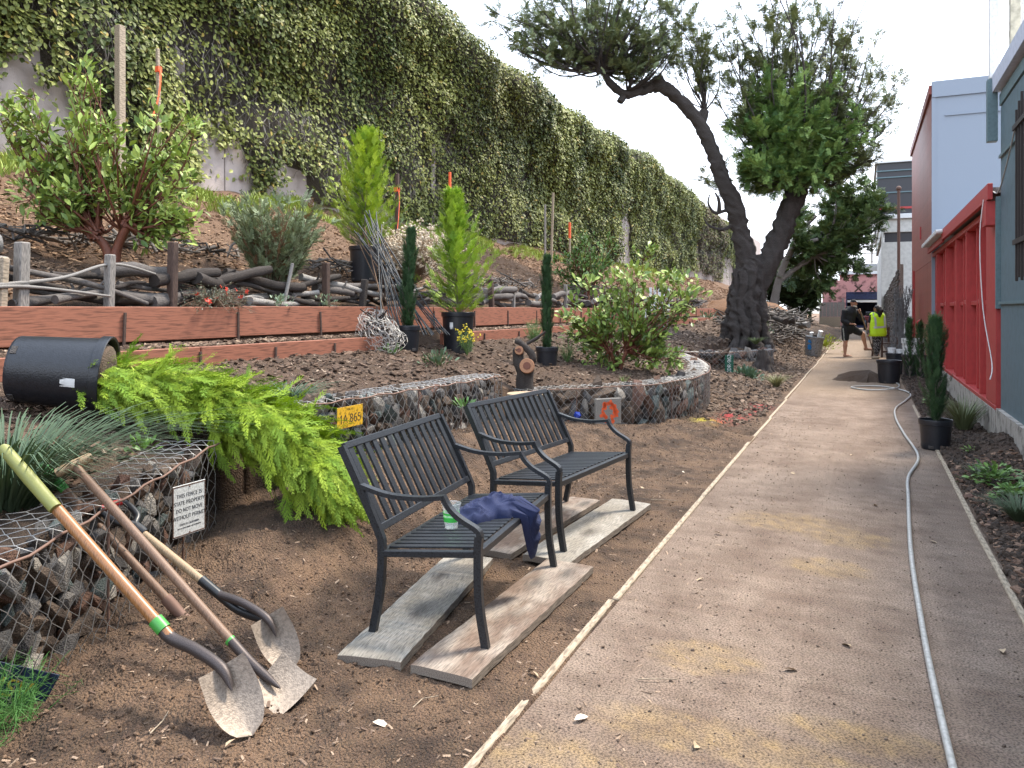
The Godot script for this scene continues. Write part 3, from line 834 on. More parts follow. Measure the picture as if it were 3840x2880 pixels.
# ---------------------------------------------------------------- wire cages of rubble
func make_gabions() -> void:
	var stones := []
	for k in 10: stones.append(stone(100 + k, V(0.06 + 0.03 * (k % 4), 0.04 + 0.02 * (k % 3), 0.035 + 0.014 * (k % 4)), 0.34))
	var defs := [
		["chain-link rubble cage holding the white STATE PROPERTY sign", [V(-2.35, 0, -0.9), V(-2.55, 0, -1.3), V(-2.72, 0, -1.8), V(-2.95, 0, -2.3), V(-3.2, 0, -2.85), V(-3.45, 0, -3.4)], 0.58, 0.72, 0.0, 0.2, 0.088],
		["chain-link rubble cage with the yellow number plate", [V(-3.42, 0, -4.05), V(-3.4, 0, -4.7), V(-3.4, 0, -5.5), V(-3.4, 0, -6.4), V(-3.42, 0, -7.25)], 0.85, 0.8, 0.3, 0.3, 0.105],
		["long curved rubble cage with the orange painted slab", [V(-3.42, 0, -7.75), V(-3.1, 0, -8.3), V(-2.55, 0, -8.85), V(-2.18, 0, -9.6), V(-2.02, 0, -10.8), V(-2.2, 0, -12.3), V(-2.6, 0, -13.8), V(-3.2, 0, -15.4)], 0.58, 0.6, 0.08, 0.1, 0.15],
		["short rubble cage end with the green number plate", [V(-3.5, 0, -15.9), V(-3.0, 0, -15.75), V(-2.5, 0, -15.8), V(-2.38, 0, -16.0)], 0.6, 0.62, 0.05, 0.05, 0.16],
		["low curved rubble cage at the foot of the big tree", [V(-3.3, 0, -17.6), V(-2.75, 0, -17.9), V(-2.25, 0, -18.6), V(-2.0, 0, -19.5), V(-2.1, 0, -20.4)], 0.52, 0.5, 0.0, 0.0, 0.17]]
	for d in defs:
		var g := thing("gabion", d[0], "gabion", V(0, 0, 0), "wire cages of rubble")
		var pts := spline(d[1], 8)
		var dist := PackedFloat32Array([0.0])
		for i in range(1, pts.size()): dist.append(dist[i - 1] + pts[i].distance_to(pts[i - 1]))
		var total := dist[dist.size() - 1]
		var at := func(u: float) -> Transform3D:   # a frame on the front face: x along, y up, z outwards
			var i := clampi(dist.bsearch(u) - 1, 0, pts.size() - 2)
			var f := clampf((u - dist[i]) / (dist[i + 1] - dist[i]), 0, 1)
			var t := (pts[mini(i + 2, pts.size() - 1)] - pts[maxi(i - 1, 0)]).normalized()
			return Transform3D(Basis(t, Vector3.UP, t.cross(Vector3.UP)), pts[i].lerp(pts[i + 1], f))
		var top := func(u: float) -> float: return lerpf(d[2], d[3], u / total)
		var bot := func(u: float) -> float: return lerpf(d[4], d[5], u / total) - 0.06
		# core of earth and fines
		var b := MB.new()
		var m := 24
		for i in m:
			var a: Transform3D = at.call(total * i / m)
			var e: Transform3D = at.call(total * (i + 1) / m)
			var y1: float = top.call(total * i / m) - 0.035
			var y0: float = bot.call(total * i / m)
			var y2: float = top.call(total * (i + 1) / m) - 0.035
			b.quad_o(a * V(0, y0, -0.13), a * V(0, y1, -0.13), e * V(0, y2, -0.13), e * V(0, y0, -0.13), a * V(0, 0, -0.5))
			b.quad_o(a * V(0, y1, -0.13), e * V(0, y2, -0.13), e * V(0, y2, -0.42), a * V(0, y1, -0.42), a * V(0, -3, -0.2))
		for i in [0, 1]:
			var a: Transform3D = at.call(total * i)
			b.quad_o(a * V(0, bot.call(total * i), -0.09), a * V(0, top.call(total * i) - 0.06, -0.09), a * V(0, top.call(total * i) - 0.06, -0.42), a * V(0, bot.call(total * i), -0.42), at.call(total * 0.5) * V(0, 0, -0.2))
		part("earth_fill", b.mesh(), mat("cagesoil", lin(0.12, 0.08, 0.055), 0.95, tex.speck, V(3, 3, 3), tex.bump, 2.0), g)
		# stones behind the wire, and along the top and ends
		var sp: float = d[6]
		var u := 0.03
		var spots := []
		while u < total:
			var y: float = bot.call(u) + 0.05
			while y < top.call(u) - 0.02:
				spots.append([clampf(u + R(-0.03, 0.03), 0.02, total - 0.02), y + R(-0.02, 0.02), R(-0.135, -0.1)])
				y += sp * 0.84
			for k in 1: spots.append([clampf(u + R(-0.03, 0.03), 0.03, total - 0.03), top.call(u) - 0.075, -0.19 - 0.13 * k + R(-0.03, 0.03)])
			u += sp
		for e in [0.03, total - 0.03]:
			for q in 6: spots.append([e, bot.call(e) + 0.08 + 0.17 * (q % 3), -0.14 - 0.13 * (q / 3)])
		var names := ["r_concrete", "r_grey", "r_brown", "r_brick", "r_pale", "r_dark", "r_brown", "r_rust", "r_brown", "r_green", "r_grey"]
		var cnt := 0
		for s in spots:
			if cnt >= 290: break
			cnt += 1
			var a: Transform3D = at.call(s[0])
			var big := sp / 0.12 * R(0.7, 1.3)
			var bs := a.basis * Basis.from_euler(V(R(-0.4, 0.4), R(-0.4, 0.4), R(-3, 3)))
			part("stone", stones[rng.randi() % 10], mats[names[rng.randi() % names.size()]], g, Transform3D(bs.scaled(Vector3.ONE * big), a * V(0, s[1], s[2])))
		# the chain-link wire: zigzag strands that hook into one another
		b = MB.new()
		var p := 0.05
		var wr: float = 0.0022 if d[2] < 0.6 and sp < 0.13 else 0.003
		var nu := int(total / p)
		for i in nu:
			var line := PackedVector3Array()
			var hh: float = top.call(i * p) - bot.call(i * p)
			var rows := int((hh + 0.34) / p)
			for j in rows + 1:
				var s2 := j * p
				var uu := clampf((i + (float((i + j) % 2)) * 1.08 - 0.04) * p, 0, total)
				var a: Transform3D = at.call(uu)
				var o := 0.006 * (1 if j % 2 else -1) + 0.012 * nz.get_noise_2d(uu * 8.0, s2 * 8.0)
				if s2 < hh: line.append(a * V(0, bot.call(uu) + s2, o))
				else: line.append(a * V(0, top.call(uu) + o + 0.012, hh - s2))
			b.tube(line, radii(wr, wr, line.size()), 4, false)
		part("chain_link", b.mesh(), mats.wire, g).set_meta("kind", "stuff")
		# edge rod and rebar pickets
		var rod := PackedVector3Array()
		for i in 30: rod.append(at.call(total * i / 29.0) * V(0, top.call(total * i / 29.0) + 0.008 * sin(i * 1.7), 0.012))
		b = MB.new()
		b.tube(rod, radii(0.006, 0.006, 30), 6)
		part("edge_rod", b.mesh(), mats.rustwire, g)
		for i in int(total / 0.75) + 1:
			var uu := minf(0.02 + i * 0.75, total - 0.02)
			var a: Transform3D = at.call(uu)
			b = MB.new()
			b.tube(PackedVector3Array([a * V(0, bot.call(uu) - 0.1, -0.012), a * V(0, top.call(uu) + 0.02, -0.012)]), radii(0.006, 0.006, 2), 6)
			part("picket", b.mesh(), mats.rustwire, g)
# ---------------------------------------------------------------- trees
func chain(b: MB, j: Array, seg := 12, rough := 0.3) -> void:   # a limb through [point, radius] joints
	var p := []
	for q in j: p.append(q[0])
	var pts := spline(p, 9)
	var rr := PackedFloat32Array()
	for i in pts.size():
		var f := minf(i / 9.0, j.size() - 1.001)
		rr.append(lerpf(j[int(f)][1], j[int(f) + 1][1], f - int(f)))
	b.tube(pts, rr, seg, true, rough, nz)
# a twig with small leaflets, about 0.3 m long along +Z
func spray_mesh(l: float, pairs: int, leaf_l: float, leaf_w: float, spread := 0.8, curl := 0.1) -> ArrayMesh:
	var b := MB.new()
	var lf := RandomNumberGenerator.new()
	lf.seed = pairs * 77
	for i in pairs:
		var t := (i + 0.4) / pairs
		for s in [-1.0, 1.0]:
			var o := V(0, -curl * l * t * t, t * l)
			var d := V(s * spread * lf.randf_range(0.8, 1.2), lf.randf_range(-0.3, 0.35), lf.randf_range(0.4, 1.0)).normalized()
			var ll := leaf_l * (1.15 - 0.6 * t) * lf.randf_range(0.8, 1.2)
			var sd := d.cross(V(lf.randf_range(-0.3, 0.3), 1, 0)).normalized()
			b.blade(PackedVector3Array([o, o + d * ll * 0.55 + V(0, 0.01, 0) * ll, o + d * ll]), PackedFloat32Array([leaf_w * 0.3, leaf_w, leaf_w * 0.12]), sd)
	b.tube(PackedVector3Array([Vector3.ZERO, V(0, -curl * l * 0.25, l * 0.5), V(0, -curl * l, l)]), radii(0.004, 0.0015, 3), 3, false)
	return b.mesh()
# branches from a root point to points spread through clumps, with twigs; collects leaf places
func boughs(b: MB, root: Vector3, clump: Array, r0: float, twigs: int, leaves: Array, per: int, updir := 0.4) -> void:
	for k in clump[3]:
		var o := rv(1.0)
		while o.length() > 1.0: o = rv(1.0)
		var tip: Vector3 = clump[0] + V(o.x * clump[1], o.y * clump[2], o.z * clump[1])
		var mid := root.lerp(tip, R(0.35, 0.6)) + rv(0.12 * root.distance_to(tip)) + V(0, -0.08, 0) * root.distance_to(tip)
		var pts := spline([root + rv(0.05), mid, tip], 4)
		b.tube(pts, radii(r0 * R(0.6, 1.0), r0 * 0.12, pts.size()), 5, false)
		for t in twigs:
			var f := R(0.45, 1.0)
			var p := pts[int(f * (pts.size() - 1))]
			var d := (rv(1.0) + V(0, updir, 0) + (tip - mid).normalized() * 0.6).normalized()
			var l: float = R(0.3, 0.75) * minf(1.0, clump[1])
			var e := p + d * l
			b.tube(PackedVector3Array([p, p + d * l * 0.5 + rv(0.04), e]), radii(r0 * 0.14 + 0.003, 0.003, 3), 3, false)
			for q in per:
				leaves.append([p.lerp(e, R(0.2, 1.05)) + rv(0.06), (d + rv(0.9)).normalized()])
func make_tree() -> void:
	var t := thing("big_tree", "big leaning tree with a dark gnarled forked trunk and feathery crown", "tree", V(-2.89, 0.55, -21.22))
	var o := t.position
	var b := MB.new()
	# trunk with root flare and rope-like ridges
	var trunk := [[V(-2.89, 0.4, -21.22), 0.52], [V(-2.89, 0.66, -21.22), 0.46], [V(-2.91, 1.22, -21.21), 0.42], [V(-2.84, 1.83, -21.24), 0.42], [V(-2.75, 2.51, -21.29), 0.38], [V(-2.8, 2.9, -21.27), 0.26]]
	var left := [[V(-2.73, 2.1, -21.29), 0.27], [V(-2.86, 3.0, -21.21), 0.24], [V(-3.0, 3.6, -21.2), 0.23], [V(-3.09, 4.12, -21.13), 0.23], [V(-3.40, 4.92, -20.98), 0.20], [V(-3.65, 5.66, -20.87), 0.18], [V(-3.95, 6.40, -20.73), 0.17], [V(-4.43, 7.04, -20.51), 0.16], [V(-4.94, 7.44, -20.28), 0.16], [V(-5.39, 7.31, -20.08), 0.12], [V(-5.78, 7.23, -19.90), 0.11], [V(-6.12, 7.49, -19.74), 0.10], [V(-6.32, 7.86, -19.65), 0.07]]
	var right := [[V(-2.75, 1.7, -21.33), 0.26], [V(-2.36, 2.63, -21.46), 0.28], [V(-2.06, 3.38, -21.60), 0.27], [V(-1.79, 4.18, -21.72), 0.27], [V(-1.61, 4.65, -21.80), 0.28], [V(-1.65, 4.9, -21.79), 0.17]]
	var sh := func(j: Array) -> Array:
		var r := []
		for q in j: r.append([q[0] - o, q[1]])
		return r
	chain(b, sh.call(trunk), 34, 0.5)
	for k in 9:   # ridges winding up the trunk
		var a := TAU * k / 9.0 + R(-0.2, 0.2)
		var line := []
		for i in 7:
			var h := i / 6.0
			var c := V(lerpf(-2.89, -2.78, h), lerpf(0.35, 2.5, h), lerpf(-21.22, -21.28, h)) - o
			var rr := lerpf(0.47, 0.36, h) * (1.0 + 0.5 * pow(1 - h, 5))
			line.append([c + V(cos(a + h * 0.5 + 0.15 * sin(i * 1.7 + k)), 0, sin(a + h * 0.5)) * rr, (0.14 - 0.05 * h) * R(0.8, 1.2) * (1.0 + 0.25 * sin(i * 2.3 + k))])
		chain(b, line, 12, 0.5)
	part("trunk", b.mesh(), mats.bark, t)
	b = MB.new()
	chain(b, sh.call(left), 26, 0.42)
	chain(b, sh.call([[V(-4.9, 7.35, -20.3), 0.2], [V(-5.05, 7.66, -20.23), 0.19]]), 12, 0.3)
	chain(b, sh.call([[V(-3.98, 6.3, -20.73), 0.15], [V(-3.85, 6.79, -20.78), 0.13]]), 12, 0.3)
	chain(b, sh.call([[V(-5.8, 7.2, -19.9), 0.1], [V(-5.9, 7.0, -19.8), 0.09]]), 10, 0.3)
	chain(b, sh.call([[V(-3.05, 3.8, -21.13), 0.16], [V(-3.2, 4.0, -21.05), 0.14]]), 10, 0.4)
	part("limb", b.mesh(), mats.bark, t)
	b = MB.new()
	chain(b, sh.call(right), 26, 0.5)
	part("limb", b.mesh(), mats.bark, t)
	b = MB.new()
	for q in [[V(-3.15, 3.93, -21.1), V(-3.31, 4.12, -21.03), V(-3.59, 4.05, -20.90), V(-3.76, 4.30, -20.82), V(-3.72, 4.55, -20.8)], [V(-3.1, 3.8, -21.1), V(-3.4, 3.62, -21.0), V(-3.75, 3.72, -20.9), V(-3.9, 3.95, -20.9)], [V(-3.5, 4.08, -20.95), V(-3.5, 4.4, -20.9), V(-3.6, 4.6, -20.85)]]:
		var p := []
		for w in q: p.append(w - o)
		var s := spline(p, 5)
		b.tube(s, radii(0.07, 0.015, s.size()), 6)
	part("dead_branch", b.mesh(), mats.bark, t)
	# crown
	b = MB.new()
	var lv := []
	var thin := []
	for c in [[V(-8.25, 8.99, -18.77), 0.86, 0.68, 9], [V(-6.9, 8.3, -18.6), 1.5, 0.8, 16], [V(-6.77, 9.88, -20.55), 1.11, 0.74, 14], [V(-5.2, 9.1, -20.05), 1.2, 0.9, 16], [V(-5.00, 8.84, -21.35), 0.74, 0.86, 12], [V(-8.06, 9.88, -19.95), 1.11, 0.62, 10], [V(-8.9, 9.3, -18.9), 0.8, 0.7, 10], [V(-6.90, 10.47, -19.38), 2.4, 0.74, 14]]:
		boughs(b, V(-6.32, 7.86, -19.65) - o, [c[0] - o, c[1], c[2], c[3]], 0.05, 6, lv, 8)
	boughs(b, V(-5.7, 7.3, -19.9) - o, [V(-5.0, 8.3, -19.6) - o, 0.9, 0.6, 12], 0.045, 5, lv, 11)
	var dense := []
	for c in [[V(-2.5, 6.7, -21.44), 1.15, 1.0, 19], [V(-1.58, 7.0, -21.16), 1.0, 0.86, 17], [V(-0.9, 6.28, -22.05), 1.1, 1.1, 19], [V(-2.23, 5.54, -20.86), 0.99, 0.86, 18], [V(-1.40, 5.29, -21.70), 1.05, 0.74, 16], [V(-2.8, 5.3, -21.70), 0.49, 0.49, 6]]:
		boughs(b, V(-1.65, 4.86, -21.79) - o, [c[0] - o, c[1], c[2], c[3]], 0.035, 6, dense, 16)
	for c in [[V(-3.42, 9.24, -20.97), 0.74, 0.74, 8], [V(-2.41, 8.99, -21.44), 1.11, 0.99, 14], [V(-1.21, 9.17, -22.54), 1.11, 0.99, 14], [V(-0.06, 7.76, -22.51), 1.1, 0.95, 16], [V(-0.4, 8.9, -22.4), 1.0, 0.8, 12], [V(0.40, 6.72, -23.05), 0.74, 0.74, 10], [V(-0.06, 5.54, -22.51), 0.74, 0.74, 9], [V(-3.42, 7.63, -20.97), 0.62, 0.74, 6], [V(-1.85, 10.4, -21.69), 2.4, 0.74, 16], [V(-0.63, 7.0, -22.69), 0.8, 0.8, 8]]:
		boughs(b, V(-1.65, 4.86, -21.79) - o, [c[0] - o, c[1], c[2], c[3]], 0.045, 6, thin, 9)
	for c in [[V(-3.9, 8.6, -20.7), 0.7, 0.7, 9], [V(-4.3, 9.6, -20.6), 0.8, 0.7, 9]]: boughs(b, V(-3.85, 6.79, -20.78) - o, [c[0] - o, c[1], c[2], c[3]], 0.03, 5, thin, 7)
	boughs(b, V(-3.2, 4.6, -21.05) - o, [V(-3.94, 5.08, -21.84) - o, 0.49, 0.31, 5], 0.03, 4, thin, 6)
	part("branches", b.mesh(), mats.bark, t)
	var sp := spray_mesh(0.24, 8, 0.085, 0.012, 0.9)
	leaf_mass("crown", t, sp, lv, Color(0.08, 0.11, 0.05), Color(0.2, 0.235, 0.105), 0.6, 1.0)
	leaf_mass("crown", t, sp, dense, Color(0.07, 0.155, 0.05), Color(0.26, 0.37, 0.1), 0.8, 1.3)
	leaf_mass("crown", t, sp, thin, Color(0.08, 0.105, 0.05), Color(0.2, 0.23, 0.09), 0.7, 1.15)
func leaf_mass(called: String, t: Node3D, m: Mesh, places: Array, a: Color, c: Color, s0: float, s1: float, matk := "needle") -> void:
	var xf := []
	var cs := []
	for p in places:
		xf.append(Transform3D(face(p[1], V(R(-0.5, 0.5), 1, R(-0.5, 0.5))).scaled(Vector3.ONE * R(s0, s1)), p[0]))
		cs.append(a.lerp(c, rng.randf()))
	scatter(called, m, mats[matk], xf, cs, t)
func make_far() -> void:
	# a second tree further down the path
	var t := thing("far_tree", "broad green tree with pale branches standing far down the path", "tree", V(-2.0, 0.3, -40.86))
	var o := t.position
	var b := MB.new()
	for q in [[[V(-4.2, 0.2, -40.86), 0.25], [V(-4.1, 1.8, -40.857), 0.21], [V(-3.8, 3.2, -40.8), 0.18], [V(-3.3, 4.3, -40.6), 0.15], [V(-2.7, 4.7, -40.4), 0.12], [V(-2.0, 4.9, -40.4), 0.08]], [[V(-3.9, 2.9, -40.8), 0.15], [V(-2.6, 3.9, -41.07), 0.12], [V(-1.2, 4.9, -41.45), 0.09], [V(-0.4, 6.6, -41.6), 0.06]], [[V(-3.5, 4.0, -40.7), 0.12], [V(-3.0, 5.2, -41.2), 0.1], [V(-2.2, 6.2, -42.0), 0.07]]]:
		var j := []
		for w in q: j.append([w[0] - o, w[1]])
		chain(b, j, 10, 0.25)
	part("trunk", b.mesh(), mats.bark_pale, t)
	b = MB.new()
	var lv := []
	for c in [[V(-0.31, 7.5, -41.64), 2.0, 0.9, 16], [V(0.7, 6.9, -42.1), 1.1, 1.1, 9], [V(-1.98, 5.32, -40.88), 2.0, 1.1, 12], [V(-0.77, 4.56, -43.6), 1.8, 0.9, 12], [V(-1.82, 3.31, -42.0), 2.0, 0.8, 12], [V(-3.03, 6.36, -43.6), 1.37, 1.37, 9], [V(-0.10, 5.78, -41.7), 1.37, 0.8, 10]]:
		boughs(b, V(-2.2, 4.2, -40.9) - o, [c[0] - o, c[1], c[2], c[3]], 0.06, 7, lv, 10)
	part("branches", b.mesh(), mats.bark_pale, t)
	leaf_mass("crown", t, spray_mesh(0.4, 6, 0.16, 0.03, 0.9), lv, Color(0.03, 0.06, 0.02), Color(0.11, 0.16, 0.05), 0.8, 1.3)
	t = thing("far_tree", "dark shrubby tree at the left end of the pink building", "tree", V(-4.9, 0.3, -58))
	o = t.position
	b = MB.new()
	lv = []
	chain(b, [[V(0, -0.2, 0), 0.25], [V(0.3, 2.0, 0), 0.18], [V(0.6, 3.6, 0), 0.1]], 8, 0.2)
	part("trunk", b.mesh(), mats.bark, t)
	b = MB.new()
	for c in [[V(0.3, 3.5, 0), 2.6, 1.6, 20], [V(1.2, 2.0, 0), 1.4, 1.3, 12], [V(-2.0, 2.6, 0), 2.0, 1.6, 14]]: boughs(b, V(0.3, 1.6, 0), c, 0.06, 7, lv, 10)
	part("branches", b.mesh(), mats.bark, t)
	leaf_mass("crown", t, spray_mesh(0.5, 6, 0.2, 0.04, 0.9), lv, Color(0.025, 0.045, 0.018), Color(0.07, 0.1, 0.035), 0.9, 1.4)
	# pink building with a container in front
	var pink := mat("pink", lin(0.5, 0.24, 0.22), 0.9, tex.stain, V(0.25, 0.25, 0.25))
	t = thing("pink_building", "low faded pink building with a grey metal roof at the path's end", "building", V(-3.3, 0, -73.2))
	part("wall", slab(V(0, 0, -10), V(9, 4.0, 0)), pink, t)
	part("parapet", slab(V(1.4, 4.0, -9.9), V(9, 4.5, -0.05)), pink, t)
	part("roof", slab(V(1.3, 4.5, -10), V(9.1, 4.75, 0.15)), mats.white, t)
	var cr := MB.new()
	cr.tube(PackedVector3Array([V(2.4, 5.0, -4), V(9, 5.0, -4)]), radii(1.6, 1.6, 2), 14, true, 0.0, null, 0.4)
	part("duct", cr.mesh(), mats.steel, t)
	var navy := mat("navy", lin(0.018, 0.03, 0.1), 0.5, tex.soft, V(0.5, 0.5, 0.5))
	t = thing("shipping_container", "dark blue container with its roller door open at the path's end", "container", V(-1.25, 0, -66.5))
	for s in [0.0, 2.5]: part("side_wall", slab(V(s, 0.15, -6), V(s + 0.06, 2.75, 0)), navy, t)
	part("roof", slab(V(0, 2.75, -6), V(2.56, 2.83, 0.02)), navy, t)
	part("floor", slab(V(0, 0.0, -6), V(2.56, 0.15, 0)), navy, t)
	part("back_wall", slab(V(0.06, 0.15, -6), V(2.5, 2.74, -5.9)), navy, t)
	part("header", slab(V(0.06, 2.25, -0.06), V(2.5, 2.74, 0.0)), navy, t)
	part("roller_door", slab(V(0.07, 2.0, -0.3), V(2.49, 2.2, -0.08), 0.02), mats.white, t)
	part("shelf", slab(V(0.3, 0.9, -4), V(2.2, 1.0, -3)), mats.stake, t)
	for x in [0.9, 1.9]:
		var xm := thing("timber_cross", "crossed dark timbers standing on the container roof, the %s one" % ("larger" if x < 1 else "smaller"), "cross", V(-1.25 + x, 2.83, -66.2), "timber crosses on the container")
		var s := 0.34 if x < 1 else 0.24
		for q in [-1.0, 1.0]: part("arm", bar(V(-q * s * 0.8, 0.0, q * 0.05), V(q * s * 0.8, s * 1.6, q * 0.05), 0.1, 0.12).mesh(), mats.stake, xm)
	# fences and a wagon near the container
	t = thing("plank_fence", "grey plank fence with a pale panel left of the container", "fence", V(-3.1, 0, -64))
	for k in 7: part("plank", slab(V(k * 0.26, 0.9, 0), V(k * 0.26 + 0.24, 2.0, 0.04)), mats.stake_grey, t)
	part("pale_panel", slab(V(0.0, 0.1, 0.05), V(1.5, 0.88, 0.1)), mats.palewood, t)
	for k in [0.0, 1.6]: part("post", slab(V(k, 0, -0.12), V(k + 0.14, 3.1 - k * 0.5, -0.005)), mats.stake_grey, t)
	t = thing("yard_tractor", "small red garden machine with dark wheels before the container", "tractor", V(0.5, 0, -60))
	part("body", slab(V(-0.5, 0.45, -1.0), V(0.5, 1.0, 0.4), 0.05), mat("machine", lin(0.16, 0.02, 0.02), 0.5), t)
	part("hood", slab(V(-0.35, 1.0, -0.7), V(0.35, 1.3, 0.3), 0.05), mats.pot, t)
	for s in [-0.5, 0.35]:
		var wm := MB.new()
		wm.lathe(PackedVector2Array([Vector2(0.0, 0), Vector2(0.3, 0), Vector2(0.36, 0.05), Vector2(0.36, 0.17), Vector2(0.3, 0.22), Vector2(0, 0.22)]), 16, Transform3D(Basis(V(0, 0, 1), -PI / 2), V(s, 0.36, 0.42)))
		part("wheel", wm.mesh(), mats.pot, t)
	# overhead line pole far away
	t = thing("utility_pole", "thin utility pole with wires far behind the trees", "pole", V(1.0, 0, -110))
	part("pole", slab(V(-0.12, 0, -0.12), V(0.12, 10.5, 0.12)), mats.stake_grey, t)
	for y in [8.6, 9.6]: part("crossarm", slab(V(-1.0, y, -0.05), V(1.0, y + 0.12, 0.05)), mats.stake_grey, t)
	for y in [8.8, 9.8, 7.6]:
		b = MB.new()
		b.tube(spline([V(-25, y + 0.3, 0), V(-12, y - 0.3, 0), V(0, y, 0), V(14, y - 0.3, 0)], 4), radii(0.03, 0.03, 20), 4)
		part("wire", b.mesh(), mats.pot, t)
	# brush piles between tree and path
	var n := 0
	for s in [[V(-3.4, 0.85, -29.5), V(1.5, 0.75, 4.2), 480, "long tangled pile of grey branches on the bank beyond the big tree"], [V(-2.6, 0.55, -26.5), V(0.9, 0.45, 1.8), 190, "small heap of broken branches and roots above the steel bin"], [V(-6.6, 2.05, -9.2), V(0.3, 0.14, 1.1), 90, "pile of thin twigs on the slope left of the upper potted conifer"], [V(-6.9, 2.15, -5.4), V(0.3, 0.12, 1.8), 120, "dark heap of cut sticks on the slope behind the red-stemmed shrub"], [V(-6.4, 1.95, -13.5), V(0.4, 0.16, 1.6), 90, "heap of grey sticks on the slope right of the potted conifers"], [V(-6.2, 1.9, -19.5), V(0.5, 0.25, 2.6), 130, "branch heap along the far terrace left of the big tree"]]:
		t = thing("brush_pile", s[3], "brush pile", s[0], "piles of branches")
		b = MB.new()
		for k in s[2]:
			var q := rv(1.0)
			while V(q.x, 0, q.z).length() > 1: q = rv(1.0)
			var c: Vector3 = q * s[1]
			c.y = absf(q.y) * s[1].y * (1.1 - 0.6 * V(q.x, 0, q.z).length())
			var l := R(0.25, 0.9) * (1.3 if n == 0 else 0.7)
			var d := (V(R(-0.7, 0.7), R(-0.25, 0.3), R(-1, 1))).normalized()
			var g := R(0.045, 0.2)
			b.col = Color(g, g * 0.86, g * 0.74)
			var rr := R(0.008, 0.03) * (1.5 if n < 2 else 0.7)
			b.tube(PackedVector3Array([c - d * l / 2, c - d * l * 0.15 + rv(0.05), c + d * l * 0.2 + rv(0.06), c + d * l / 2]), radii(rr, rr * 0.5, 4), 5)
		var pm := part("sticks", b.mesh(), mats.vine, t)
		pm.set_meta("kind", "stuff")
		n += 1
	for k in 9:
		log_thing("log", V(-2.9 + R(-0.5, 0.9), 0.95 + R(-0.25, 0.25), -24.5 - k * 0.9), V(R(-1, 1), R(-0.2, 0.25), R(-1, 0.2)).normalized(), R(0.6, 1.3), R(0.07, 0.14), ["log", "log_dark", "log_pale"][k % 3], "thick weathered log thrown on the bank behind the big tree", "logs on the bank beyond the tree")
	t = thing("mulch_heap", "heap of orange wood chips on the bank beyond the big tree", "mulch heap", V(-4.6, 1.15, -33))
	b = MB.new()
	var prof := PackedVector2Array()
	for k in 9: prof.append(Vector2(1.9 * cos(k / 8.0 * PI / 2), 0.75 * sin(k / 8.0 * PI / 2)))
	b.lathe(prof, 24)
	for k in b.v.size(): b.v[k] += b.v[k].normalized() * nz.get_noise_3dv(b.v[k] * 2.0) * 0.25
	b.smooth(0, b.v.size())
	b.col = Color.WHITE
	part("heap", b.mesh(), mat("orangemulch", lin(0.36, 0.19, 0.1), 0.95, tex.speck, V(3, 3, 3), tex.bump, 3.0), t)
	# concrete log lying against the big tree, and a pale chair behind the shrub
	t = thing("garden_chair", "white slatted chair half hidden behind the red-stemmed shrub by the tree", "chair", V(-4.35, 1.05, -17.6))
	part("seat", slab(V(-0.25, 0.4, -0.25), V(0.25, 0.44, 0.25), 0.01), mats.white, t)
	for k in 5: part("back_slat", slab(V(-0.24 + k * 0.105, 0.45, -0.25), V(-0.18 + k * 0.105, 0.95, -0.22)), mats.white, t)
	for s in [[-0.23, -0.23], [0.19, -0.23], [-0.23, 0.19], [0.19, 0.19]]: part("leg", slab(V(s[0], 0, s[1]), V(s[0] + 0.04, 0.4, s[1] + 0.04)), mats.white, t)
# ---------------------------------------------------------------- benches, boards, tools
func sweep(b: MB, pts: PackedVector3Array, w: float, t: float, side: Vector3) -> void:   # flat-sided bar through points; w across side
	var rings := []
	for i in pts.size():
		var d := (pts[mini(i + 1, pts.size() - 1)] - pts[maxi(i - 1, 0)]).normalized()
		var s := (side - d * side.dot(d)).normalized()
		var u := d.cross(s)
		rings.append([pts[i] - s * w / 2 - u * t / 2, pts[i] + s * w / 2 - u * t / 2, pts[i] + s * w / 2 + u * t / 2, pts[i] - s * w / 2 + u * t / 2])
	for i in pts.size() - 1:
		var mid := (pts[i] + pts[i + 1]) / 2
		for k in 4: b.quad_o(rings[i][k], rings[i][(k + 1) % 4], rings[i + 1][(k + 1) % 4], rings[i + 1][k], mid)
	for e in [0, pts.size() - 1]:
		var c: Vector3 = pts[1] if e == 0 else pts[e - 1]
		b.quad_o(rings[e][0], rings[e][1], rings[e][2], rings[e][3], c)
